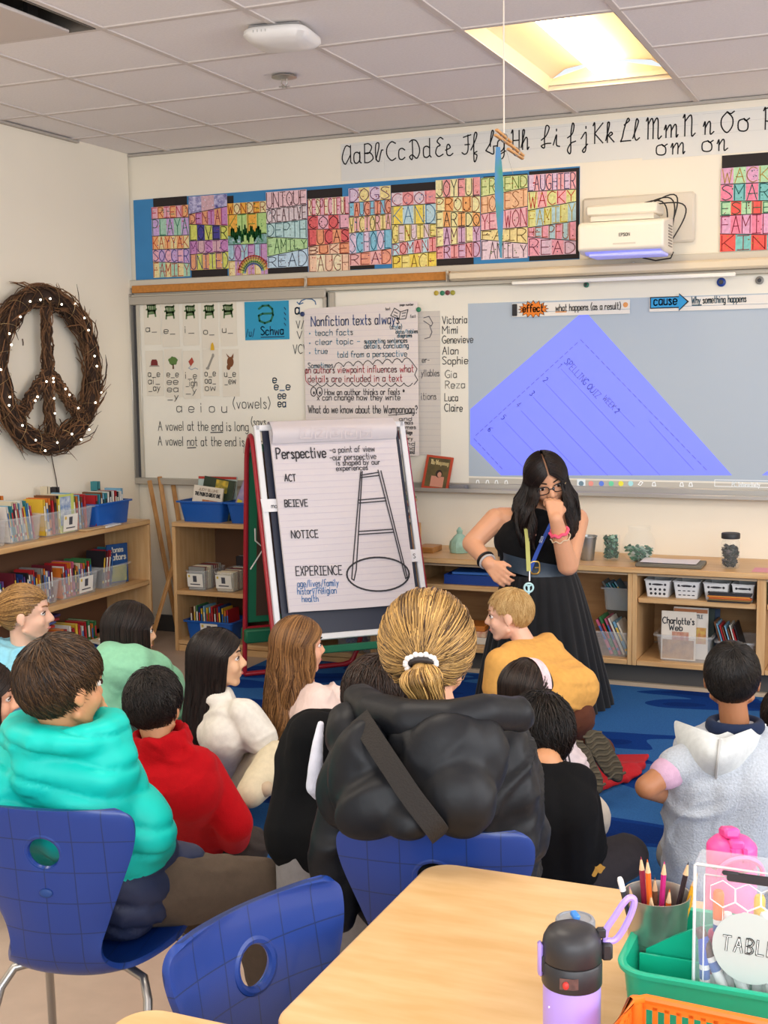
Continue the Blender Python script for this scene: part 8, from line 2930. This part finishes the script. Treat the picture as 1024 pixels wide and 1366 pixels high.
def coat(g):
    B = np.stack([HR, HF, UP], 1)
    # coat skirt falling left of the chair and over its right side
    g.cap(P(455, 1090, 2.52), .05, P(440, 1150, 2.52), .045)
    g.cap(P(440, 1150, 2.52), .045, P(455, 1225, 2.55), .035)
    g.cap(P(690, 1060, 2.52), .045, P(694, 1130, 2.5), .04)
    g.cap(P(676, 1000, 2.52), .055, P(690, 1060, 2.5), .05)


t6 = seated_child('person', 'adult with a blonde ponytail in a black puffer jacket on a blue chair', H, 'light', nb, chest, pel, 5, .165, .14, .10, arms, legs, ('puffer_jacket', JK),
                  fabric('#17171a'), top_inf=.028, fold=(0.012, 27, 61), vox=.009, extra_top=coat, leg_r=(.085, .065, .045), arm_r=(.052, .045, .033), shoes=((legs[0][2] - UP * .05, legs[0][2] - UP * .05 + HF * .24, UP, mat('#1c1c1e', .5), mat('#d8d8d8', .6)), (legs[1][2] - UP * .05, legs[1][2] - UP * .05 + HF * .24, UP, mat('#1c1c1e', .5), mat('#d8d8d8', .6))))
tie = H.R.T @ ((P(561, 886, 2.44) - H.c) / H.h)
hair_pulled(H, t6, '#38200f', '#dcae68', 6, tie, [P(561, 888, 2.43), P(559, 900, 2.405), P(563, 915, 2.40), P(570, 930, 2.41), P(572, 942, 2.42)], N=5200, M=900, tail_r=.030, r=.0011, loose=.09, rad=A(.40, .475, .45), drop=.12)
# soft hair low at the nape
g = G()
sc = [P(561, 886, 2.425) + HR * .024 * math.cos(a) + UP * .011 * math.sin(a) + (-HF) * .010 * math.sin(a) for a in np.linspace(0, 2 * math.pi, 17)[:-1]]
part('hair_tie', G().tube(sc, .006, 8, closed=True), mat('#2b2422', .6), t6)
g = G()
for k, a in enumerate(np.linspace(-.5, math.pi + .5, 13)):
    p = P(561, 886, 2.42) + HR * .029 * math.cos(a) + UP * .017 * math.sin(a)
    g.ell(p + A(0, 0, .002 * (k % 2)), .0062, n=8, m=6)
part('scrunchie', g, mat('#ddd5cf', .5), t6, label='white beaded scrunchie')
# hood: thick rolled collar and two padded lobes hanging over the chair back
g = G()
hp_ = [P(482, 932, 2.52), P(500, 950, 2.42), P(545, 962, 2.34), P(600, 962, 2.32), P(645, 950, 2.34), P(688, 952, 2.40), P(695, 955, 2.42)]
for a, b, ra, rb in zip(hp_[:-1], hp_[1:], (.034, .040, .042, .040, .036, .034), (.040, .042, .040, .036, .034, .030)):
    g.cap(a, ra, b, rb)
skin_part('hood_roll', g, JK, t6, .007, 5, (.006, 30, 63))
B = np.stack([HR, HF, UP], 1)
g = G().ell(P(597, 1020, 2.30), A(.092, .055, .10), B @ roty(.15)).ell(P(612, 1065, 2.27), A(.072, .06, .075), B).ell(P(570, 990, 2.34), A(.08, .06, .05), B).ell(P(635, 1010, 2.33), A(.065, .06, .085), B)
skin_part('hood', g, JK, t6, .007, 8, (.006, 18, 64))
g = G().ell(P(480, 1030, 2.36), A(.068, .065, .105), B @ roty(.1)).ell(P(506, 1075, 2.30), A(.09, .055, .062), B @ roty(-.35)).ell(P(464, 975, 2.46), A(.050, .06, .058), B).ell(P(542, 1092, 2.27), A(.05, .045, .038), B).ell(P(456, 1045, 2.42), A(.042, .05, .085), B)
skin_part('hood_lobe', g, JK, t6, .007, 7, (.010, 22, 65))
stp = [P(478, 955, 2.36), P(497, 985, 2.30), P(520, 1020, 2.255), P(548, 1062, 2.225), P(580, 1104, 2.215), P(588, 1116, 2.25)]
rows = []
for p in catmull(stp, 22):
    d_ = unit(unit(stp[4] - stp[1]))
    sd = unit(np.cross(d_, -HF))
    rows.append([p - sd * .020, p - sd * .019 - HF * .004, p + sd * .019 - HF * .004, p + sd * .020])
part('shoulder_strap', G().sheet(rows), mat('#1d1815', .75, bump=.3, bs=250), t6)
part('zip_pull', G().ell(P(699, 946, 2.385), (.005, .004, .004)), mat('#d8d8dc', .3), t6)

# ------------------------------------------------------------------ 8 boy in black in front of the girl with the headband
H = Head(P(719, 980, 3.6), .225, -25, 16, 6)
nb = P(727, 1018, 3.5)
chest = P(722, 1078, 3.44)
pel = onz(738, 1168, .12)
kR = onz(835, 1142, .15)
arms = [(P(772, 1070, 3.5), P(783, 1125, 3.55), P(790, 1150, 3.75)), (P(682, 1070, 3.45), P(668, 1130, 3.5), P(690, 1150, 3.7))]
legs = [(pel + HR * .07, kR, onz(800, 1165, .09) + HF * .12), (pel - HR * .07, onz(690, 1150, .14) + HF * .15, onz(760, 1160, .07) + HF * .2)]
t8 = seated_child('person', 'child with wavy black hair in a black top and dark trousers sitting behind the table', H, 'tan', nb, chest, pel, -5, .145, .11, .082, arms, legs, ('black_top', BLKS),
                  fabric('#2e2a2d', bump=.15), top_inf=.016, fold=(0.008, 33, 71))
hair_short(H, t8, '#0a0808', '#2a211d', 8, N=3400, L=.42, lift=.10, whorl=(.1, -.3, .95), swirl=.8, messy=.45, r=.0017, drop=.2, rad=A(.37, .46, .455))
g = G()
for k, (px, py, w_) in enumerate(((783, 1152, 10), (792, 1162, 7), (800, 1158, 6), (776, 1160, 5))):
    q = P(px, py, 3.52)
    g.poly([q + HR * (w_ / 480 * (1 + .3 * math.sin(3 * a)) * math.cos(a)) + UP * (w_ / 520 * (1 + .25 * math.cos(4 * a)) * math.sin(a)) - HF * .002 * k for a in np.linspace(0, 2 * math.pi, 19)[:-1]])
part('trouser_print', g, mat('#b98a3a', .5), t8, label='gold print on the trouser leg')

# ------------------------------------------------------------------ 9 girl with the headband
H = Head(P(702, 925, 3.92), .2, 48, 14)
nb = P(712, 985, 3.9)
chest = P(720, 1025, 3.88)
pel = onz(752, 1090, .11)
arms = [(P(752, 1015, 3.92), P(772, 1060, 3.9), P(750, 1070, 4.1)), (P(705, 1005, 3.85), P(695, 1060, 3.9), P(700, 1070, 4.05))]
legs = [(pel + HR * .07, P(768, 1085, 4.1), P(730, 1090, 4.2)), (pel - HR * .06, P(700, 1075, 4.2), P(750, 1090, 4.2))]
t9 = seated_child('person', 'child with dark hair and a pale pink headband between the two boys', H, 'light', nb, chest, pel, -25, .135, .10, .078, arms, legs, ('white_top', fabric('#ddd0d6', bump=.1)),
                  fabric('#d8cfc0'), ears=False, top_inf=.014, fold=(0.010, 39, 81))
hair_long(H, t9, '#120c0a', '#3a2a22', 9, lambda th: .20, N=2200, th0=1.25, wave=.003, drift=lambda s, th: -.005, tips=.1)
bd = []
for a in np.linspace(.12, math.pi * .78, 22):
    c_ = HC + A(.40 * math.cos(a), .06 - .03 * math.sin(a), .465 * math.sin(a))
    bd.append([H.w(c_ + A(0, dy, 0)) for dy in (-.10, -.05, 0, .05, .10)])
part('headband', G().sheet(bd), mat('#ecd9dc', .7, col2='#e0b8c0', vs=45), t9)
st = G()
for k in range(3):
    a0 = P(745 + 6 * k, 995 + 4 * k, 3.80)
    st.tube([a0, a0 + HR * .02 - UP * .10, a0 + HR * .045 - UP * .19], .003, 5)
part('dark_stripe', st, mat('#4a4448', .8), t9)
part('earring', G().ell(H.w((.37, .0, -.15)), .006, n=8, m=6), mat('#c9b26a', .3, metal=.8), t9)

# ------------------------------------------------------------------ 10 blond boy in the yellow T-shirt, kneeling
H = Head(P(678, 820, 4.98), .207, -76, 6)
nb = P(700, 858, 4.97)
chest = P(712, 885, 4.95)
pel = P(757, 924, 4.82)
arms = [(P(735, 872, 5.08), P(742, 930, 5.2), P(700, 960, 5.3)), (P(668, 885, 4.86), P(662, 935, 4.88), P(665, 985, 4.95))]
kz_ = .085
kn1, kn2 = onz(752, 990, kz_) + HF * .1, onz(715, 985, kz_) + HF * .05
fo1, fo2 = onz(802, 1000, .10), onz(765, 1010, .09)
legs = [(pel + HR * .02 - UP * .09, kn1, fo1), (pel - HR * .09 - HF * .03 - UP * .08, kn2, fo2)]
YEL = fabric('#dfa758', bump=.08)
BRN = fabric('#5b3527', bump=.15)
t10 = seated_child('person', 'blond child in a mustard yellow T-shirt kneeling beside the teacher', H, 'pink', nb, chest, pel, -40, .15, .10, .078, arms, legs, ('t_shirt', YEL), BRN, top_inf=.018, fold=(0.008, 30, 91),
                   sleeve_end=-.35, hands=((1, -UP + HF * .4, HF, .2, 1),), base=A(fo1[0], fo1[1], 0), leg_r=(.075, .06, .04), hip_drop=.10, brow='#a87c4a', iris='#4a6a80')
hair_short(H, t10, '#b58a50', '#e6c68c', 10, N=3400, L=.2, lift=.035, whorl=(0, -.35, .93), messy=.3, r=.0012, drop=-.05, rad=A(.355, .44, .42))
SOLE = mat('#4a4438', .8, bump=.3, bs=80)
for (c_, dx, lab) in ((P(806, 1008, 4.60), .42, 1), (P(780, 1022, 4.50), .38, 2)):
    ud = unit(UP * .72 - HR * dx + HF * .62)
    wd = unit(HR + UP * .35)
    nn = unit(np.cross(wd, ud))
    if np.dot(nn, HF) > 0:
        nn = -nn
    o = None
    rings = []
    for z, k in ((-.03, .75), (-.012, 1.0), (.006, 1.0), (.012, .93)):
        rings.append([c_ + ud * (.108 * math.cos(a)) * k + wd * ((.046 + .006 * math.cos(a)) * math.sin(a) * (1 - .16 * math.exp(-(math.cos(a) / .35) ** 2))) * k + nn * z for a in np.linspace(0, 2 * math.pi, 29)[:-1]])
    g = G().sheet(rings, wrap=True).poly(rings[-1]).poly(rings[0])
    o = part('shoe', g, SOLE, t10)
    g = G()
    for k in range(9):
        q = c_ + ud * (.085 - k * .0212) + nn * .013
        wv = [q + wd * w_ * .034 + ud * .005 * math.sin(w_ * 4 + k) for w_ in np.linspace(-1, 1, 9)]
        g.tube(wv, .0052, 6)
    part('sole_tread', g, mat('#5a5344', .8), o)
# red cushion he kneels on
q = [onz(828, 1006, .03), onz(866, 1010, .02), onz(852, 1036, .02), onz(800, 1056, .02), onz(762, 1048, .03), onz(770, 1012, .04)]
cc = sum(q) / len(q)
g = G().prism([A(*p[:2], .014) for p in q], (0, 0, .022)).ell(A(cc[0], cc[1], .03), (.13, .10, .022))
me = blob(g, .008, 6)
folds(me, .006, 22, 101)
me.materials.append(fabric('#b01f28', bump=.25, bs=120))
me.polygons.foreach_set('use_smooth', [True] * len(me.polygons))
me.transform(Matrix.Translation(Vector((-cc[0], -cc[1], 0))))
o = bpy.data.objects.new('floor_cushion', me)
C.objects.link(o)
o.location = (cc[0], cc[1], 0)
tag(o, 'flat red floor cushion under the shoes of the blond child', 'cushion')

# ------------------------------------------------------------------ 11 boy in the grey hoodie, right
H = Head(P(976, 905, 3.62), .208, 16, 3)
nb = P(980, 968, 3.62)
chest = P(965, 1040, 3.58)
pel = onz(955, 1160, .12)
arms = [(P(1040, 1020, 3.62), P(1062, 1090, 3.6), P(1030, 1110, 3.85)), (P(912, 1015, 3.55), P(862, 1050, 3.5), P(905, 1066, 3.72))]
legs = [(pel + HR * .08, P(1050, 1150, 3.9), P(960, 1165, 4.0)), (pel - HR * .06, P(905, 1140, 3.72), P(960, 1160, 3.95))]
GRY = mat('#b2b9c2', .95, var=.10, vs=160, bump=.8, bs=170, sheen=.3)
AL = arms[1]
t11 = seated_child('person', 'child in a heather grey hooded sweatshirt at the right, back to us', H, 'brown', nb, chest, pel, 10, .155, .12, .09, arms[:1], legs, ('hoodie', GRY),
                   fabric('#a9a49c'), top_inf=.02, extra_top=lambda g: g.cap(AL[0] + HR * .05, .07, AL[0] + (AL[1] - AL[0]) * .22, .056), fold=(0.009, 27, 111), vox=.007)
hair_short(H, t11, '#0b0909', '#2a231f', 11, N=3800, L=.22, lift=.03, whorl=(.05, -.45, .88), messy=.25, r=.0014, drop=-.03)
g = G()
limb(g, arms[1], (.038, .033, .027))
hand_prims(g, arms[1][2], HF + HR * .6, -UP, .14, .4, 1)
skin_part('bare_arm', g, skin('brown'), t11, .0055, 3)
g = G()
limb(g, [arms[1][0] + HR * .02, arms[1][0] + (arms[1][1] - arms[1][0]) * .50], (.050, .046))
skin_part('t_shirt_sleeve', g, fabric('#c7a3bb'), t11, .006, 4, (.004, 30, 112), label='pink T-shirt sleeve')
# hood: two flaps meeting in a point on the back
B = np.stack([HR, HF, UP], 1)


def hoodpt(u_, v_):      # u across -1..1, v from the neck down 0..1
    px = 955 + u_ * (60 - 32 * v_ ** 1.5) + 8 * (1 - v_)
    py = 972 + 72 * v_ - 8 * abs(u_) * (1 - v_) + 14 * (1 - abs(u_)) * (1 - v_)
    d_ = 3.53 - .10 * math.sin(math.pi * min(1, .18 + v_ * .8)) * (1 - .55 * u_ * u_) + .10 * u_ * u_ * (1 - v_)
    return P(px, py, d_)


rows = [[hoodpt(u_, v_) for u_ in np.linspace(-1, 1, 17)] for v_ in np.linspace(0, 1, 11)]
rows += [[hoodpt(u_, v_) + HF * .05 - UP * .004 for u_ in np.linspace(-1, 1, 17)] for v_ in np.linspace(1, 0, 5)]
g = G().sheet(rows)
o = part('hood', g, fabric('#ccd0cf', bump=.15), t11, smooth=70)
md = o.modifiers.new('sub', 'SUBSURF')
md.levels = md.render_levels = 2
seam = [hoodpt(-.06, v_) - HF * .006 for v_ in np.linspace(.02, .98, 10)]
part('hood_seam', G().tube(seam, .004, 6), mat('#b9bab8', .9), t11)
g = G()
for a in np.linspace(0, 2 * math.pi, 44)[:-1]:
    g.ell(P(980, 968, 3.60) + HR * .068 * math.cos(a) + HF * .06 * math.sin(a), (.016, .016, .022))
skin_part('inner_collar', g, fabric('#1f2a44'), t11, .006, 4, label='navy collar of the shirt beneath')

# ------------------------------------------------------------------ 12 child cut by the right edge
H = Head(P(1046, 958, 4.2), .2, 20, 5)
nb = P(1048, 1005, 4.2)
chest = P(1050, 1045, 4.18)
pel = onz(1052, 1115, .11)
arms = [(P(1090, 1030, 4.2), P(1105, 1080, 4.2), P(1080, 1090, 4.4)), (P(1015, 1030, 4.2), P(1012, 1080, 4.2), P(1040, 1090, 4.4))]
legs = [(pel + HR * .07, P(1100, 1100, 4.5), P(1050, 1110, 4.6)), (pel - HR * .06, P(1010, 1100, 4.5), P(1060, 1110, 4.6))]
t12 = seated_child('person', 'dark-haired child cut by the right edge, beyond the child in the grey hoodie', H, 'light', nb, chest, pel, 20, .135, .10, .078, arms, legs, ('orange_top', fabric('#d8703a')), fabric('#4a4a58'))
hair_short(H, t12, '#16100d', '#3a2a22', 12, N=1800, L=.35, lift=.05, drop=.05)

# ------------------------------------------------------------------ 13 child cut by the left edge
H = Head(P(-20, 930, 3.5), .2, 72, 6)
nb = P(-22, 990, 3.5)
chest = P(-20, 1030, 3.48)
pel = onz(-20, 1120, .11)
arms = [(P(18, 1020, 3.48), P(30, 1080, 3.5), P(60, 1090, 3.7)), (P(-70, 1020, 3.6), P(-70, 1080, 3.7), P(-20, 1100, 3.8))]
legs = [(pel + HR * .07, P(70, 1110, 3.7), P(0, 1130, 3.8)), (pel, P(40, 1100, 4.0), P(0, 1130, 4.0))]
t13 = seated_child('person', 'dark-haired child in profile cut by the left edge, below the child in light blue', H, 'light', nb, chest, pel, 60, .14, .10, .078, arms, legs, ('pale_blue_top', fabric('#7fb4c4')), fabric('#2f3a4a'), ears=False)
hair_long(H, t13, '#120c0a', '#38271f', 13, lambda th: .16, N=1500, th0=1.0, wave=.003, tips=.15)

# ------------------------------------------------------------------ 14 girl in the light blue hoodie
H = Head(P(35, 818, 4.75), .218, 82, 0)
nb = P(30, 862, 4.77)
chest = P(24, 905, 4.75)
pel = onz(20, 985, .12)
arms = [(P(42, 900, 4.65), P(58, 955, 4.6), P(100, 970, 4.7)), (P(0, 895, 4.9), P(0, 955, 5.0), P(60, 970, 5.0))]
legs = [(pel + HR * .08 - HF * .04, P(110, 970, 4.8), P(50, 995, 4.7)), (pel + HF * .08, P(95, 955, 5.1), P(40, 985, 5.1))]
LB = fabric('#8fd0e6', bump=.1)
Bb = np.stack([HR, HF, UP], 1)


def lb_hood(g):
    for a in np.linspace(.6, 5.6, 14):
        p = P(24, 866, 4.76) + HR * .09 * math.cos(a) + HF * .085 * math.sin(a) - UP * .012 * math.cos(a)
        g.ell(p, (.034, .034, .03))
    g.ell(P(6, 880, 4.72), A(.075, .09, .06), Bb)


t14 = seated_child('person', 'child with tied-back light brown hair in a pale blue hoodie, in profile', H, 'pink', nb, chest, pel, 70, .15, .11, .09, arms, legs, ('hoodie', LB), fabric('#4a5568'), top_inf=.018, fold=(0.012, 36, 141),
                   extra_top=lb_hood, brow='#8a6038', iris='#3a4a50', jaw=1.08, hands=((0, HR, -UP, .5, 1),), lip='#c4807a')
tie = H.R.T @ ((P(-2, 828, 4.72) - H.c) / H.h)
hair_pulled(H, t14, '#5a3c20', '#c89a5e', 14, (0, -.50, .02), [H.w((0, -.5, .02)), H.w((0, -.62, -.05)), H.w((0, -.66, -.2)), H.w((0, -.62, -.38))], N=2600, M=300, tail_r=.022, r=.0014, rad=A(.36, .45, .425), loose=.02)

# ------------------------------------------------------------------ the teacher
D0 = 5.55
H = Head(P(729, 641, D0 - .03), .232, 174, 20, 14)
t15 = person('person', A(*onz(722, 930, 0)[:2], 0), 'teacher with long black hair and glasses in a black dress, chin on fist')
nb = P(716, 690, D0 + .05)
chest = P(714, 720, D0 + .03)
waist = P(718, 757, D0 + .03)
aR = (P(661, 693, D0 + .04), P(629, 725, D0 + .02), P(652, 752, D0 - .10))       # hand on hip, picture left
aL = (P(768, 694, D0 + .02), P(757, 754, D0 - .14), P(741, 692, D0 - .24))       # forearm up to the chin
g = G()
head_prims(g, H, nb, .19, .95, False)
rv_ = HR
for s in (-1, 0, 1):
    g.cap(waist + rv_ * s * .045, .085, chest + rv_ * s * .085, .088)
    g.cap(chest + rv_ * s * .085, .088, nb + rv_ * s * .06 - UP * .05, .06)
g.cap(P(668, 692, D0 + .05), .052, P(762, 693, D0 + .04), .052)
limb(g, aR, (.052, .043, .029))
limb(g, aL, (.056, .046, .029))
for a_, dr, nm_, cu, tb in ((aR, unit(P(668, 768, D0 - .13) - aR[2]), HF + HR * .3, .7, 1), (aL, unit(P(738, 660, D0 - .20) - aL[2]), HF - HR * .2, 1.25, -1)):
    hand_prims(g, a_[2] + dr * 0, dr, nm_, .15, cu, tb)
for s in (-1, 1):
    limb(g, [waist + HR * s * .07 - UP * .08, waist + HR * s * .08 - UP * .40, A(*(waist + HR * s * .08)[:2], .07)], (.07, .055, .04))
skin_part('body', g, skin('arm'), t15, .0055, 3)
face_parts(H, t15, lip='#b0605a', iris='#24150f', brow='#17100d', smile=.12)
# dress top
g = G()
for s in (-1, 0, 1):
    g.cap(waist + rv_ * s * .05, .10, chest + rv_ * s * .08, .10)
    g.cap(chest + rv_ * s * .085, .099, chest + (nb - chest) * .55 + rv_ * s * .075, .07)
g.cap(P(692, 692, D0 + .05), .062, P(742, 692, D0 + .05), .062).cap(P(716, 700, D0), .075, chest - HF * .03, .085)
BD = fabric('#0d0d0f', bump=.12, sheen=.05)
skin_part('dress_top', g, BD, t15, .007, 5, (.004, 30, 151))
# gathered skirt to the floor
rows = []
hemc = onz(724, 938, .012)
wst = P(720, 764, D0 + .02)
for s in np.linspace(0, 1, 26):
    c_ = wst + (hemc - wst) * s
    ra = .158 + .155 * s ** .85
    rb = .125 + .14 * s ** .8
    row = []
    for a in np.linspace(0, 2 * math.pi, 181)[:-1]:
        pl_ = (.004 + .022 * s) * (abs(math.sin(a * 13 + .8 * math.sin(a * 3) + s * .5)) - .5) + .010 * s * math.sin(a * 5 + 1)
        row.append(c_ + HR * (ra + pl_) * math.cos(a) + HF * (rb + pl_) * math.sin(a))
    rows.append(row)
part('skirt', G().sheet(rows, wrap=True), mat('#101012', .8, var=.2, vs=25, sheen=.12, bump=.2, bs=90), t15, smooth=180)
# belt
rows = []
for z in np.linspace(-1, 1, 7):
    row = []
    for a in np.linspace(0, 2 * math.pi, 61)[:-1]:
        k = .164 + .004 * (z * z)
        row.append(P(719, 756, D0 + .02) + HR * k * math.cos(a) + HF * (.118 + .004 * z * z) * math.sin(a) + UP * (z * .036 - .035 * math.cos(a)))
    rows.append(row)
part('belt', G().sheet(rows, wrap=True), mat('#33414f', .4, var=.08, vs=30, bump=.1, bs=120), t15, smooth=180)
bc_ = P(713, 757, D0 - .112)
bk = [bc_ + HR * .020 * math.copysign(abs(math.cos(a)) ** .6, math.cos(a)) + UP * .027 * math.copysign(abs(math.sin(a)) ** .6, math.sin(a)) - HF * .006 for a in np.linspace(0, 2 * math.pi, 25)[:-1]]
part('belt_buckle', G().tube(bk, .004, 8, closed=True).tube([bc_ - HF * .007, bc_ + HR * .022 - HF * .007], .003, 6), mat('#c9a860', .3, metal=.9), t15, label='gold belt buckle')
# long wavy black hair with a centre parting
def tlen(th):
    return .33 if th > math.pi else .27


hair_long(H, t15, '#090707', '#2b1c18', 15, tlen, N=4600, th0=.55, wave=.009, drift=lambda s, th: .045 * math.sin(min(1, s / .3) * math.pi * .8), tips=.14, rad=A(.40, .46, .455), K=22, r=.0019)
# glasses
gm = mat('#1c1a1c', .3)
for s in (-1, 1):
    lens = [H.w((s * .155 + .112 * math.copysign(abs(math.cos(a)) ** .7, math.cos(a)), .395 - .05 * abs(s * .155 + .11 * math.cos(a)), .0 + .078 * math.copysign(abs(math.sin(a)) ** .7, math.sin(a)))) for a in np.linspace(0, 2 * math.pi, 25)[:-1]]
    part('glasses_frame', G().tube(lens, .0021, 6, closed=True), gm, t15)
    part('glasses_temple', G().tube([H.w((s * .265, .37, .02)), H.w((s * .345, .2, .03)), H.w((s * .36, -.02, .03))], .0018, 6), mat('#c9b48a', .3, metal=.6), t15)
part('glasses_bridge', G().tube([H.w((-.045, .40, .01)), H.w((0, .415, .02)), H.w((.045, .40, .01))], .002, 6), gm, t15)
# lanyard
ly_ = lambda px, py, d: P(px, py, d)
for pts, c_, nme in (([(738, 692, D0 - .10), (728, 712, D0 - .118), (717, 735, D0 - .122), (706, 762, D0 - .125)], '#24479e', 'blue lanyard ribbon'), ([(701, 702, D0 - .10), (703, 720, D0 - .118), (704, 740, D0 - .122), (705, 762, D0 - .126)], '#b9b86a', 'yellow lanyard ribbon')):
    cv_ = catmull([ly_(*q) for q in pts], 14)
    rows = [[p - HR * .009, p + HR * .009] for p in cv_]
    part('lanyard', G().sheet(rows), mat(c_, .7), t15, label=nme)
    if c_ == '#24479e':
        part('lanyard_print', write(G(), 'SD39', cv_[6] - HF * .002 - HR * .006 - UP * .012, unit(UP * .9 + HR * .35), unit(-HR + UP * .3), .011, w=.0022), mat('#dfe6f4', .6), t15)
q = P(711, 712, D0 - .122)
part('badge', G().lathe([(0, 0), (.014, 0), (.014, .004), (0, .005)], q, 20, frame(-HF)), mat('#ddb8a4', .4, col2='#8a4a3a', vs=60), t15)
q = P(706, 772, D0 - .135)
part('key_clip', G().tube([P(706, 762, D0 - .128), P(706, 775, D0 - .133)], .004, 6), mat('#b9b9bc', .3, metal=.9), t15)
q = P(705, 784, D0 - .145)
part('key_tag', G().tube([q + HR * .019 * math.cos(a) + UP * .019 * math.sin(a) for a in np.linspace(0, 6.28, 21)[:-1]], .0045, 6, closed=True).box(q - UP * .008, (.009, .004, .04), np.stack([HR, HF, UP], 1)).tube([q + UP * .004, q - HR * .013 + UP * .013], .003, 5).tube([q + UP * .004, q + HR * .013 + UP * .013], .003, 5), mat('#bfe6ea', .4), t15)
# bracelets and watch
d_ = unit(aL[2] - aL[1])
F_ = frame(d_)
for off, c_, rr, th_, nme in ((.72, '#f05a7a', .038, .007, 'braided_bracelet'), (.60, '#d8c0a0', .041, .003, 'thin_bracelet')):
    c0_ = aL[1] + (aL[2] - aL[1]) * off
    pts = [c0_ + (F_[:, 0] * math.cos(a) + F_[:, 1] * math.sin(a)) * (rr + .002 * math.sin(a * 9)) + d_ * .004 * math.sin(a * 7) for a in np.linspace(0, 6.283, 41)[:-1]]
    part(nme, G().tube(pts, th_, 7, closed=True), mat(c_, .5), t15)
d_ = unit(aR[2] - aR[1])
F_ = frame(d_)
for off, c_, rr, th_, nme in ((.80, '#1c1a1c', .036, .006, 'watch_strap'), (.90, '#b9b6b4', .034, .005, 'bracelet')):
    c0_ = aR[1] + (aR[2] - aR[1]) * off
    pts = [c0_ + (F_[:, 0] * math.cos(a) + F_[:, 1] * math.sin(a)) * rr for a in np.linspace(0, 6.283, 31)[:-1]]
    part(nme, G().tube(pts, th_, 7, closed=True), mat(c_, .35), t15)
part('ring', G().ell(P(738, 652, D0 - .27), (.006, .006, .008)), mat('#4a4a50', .3, metal=.8), t15)
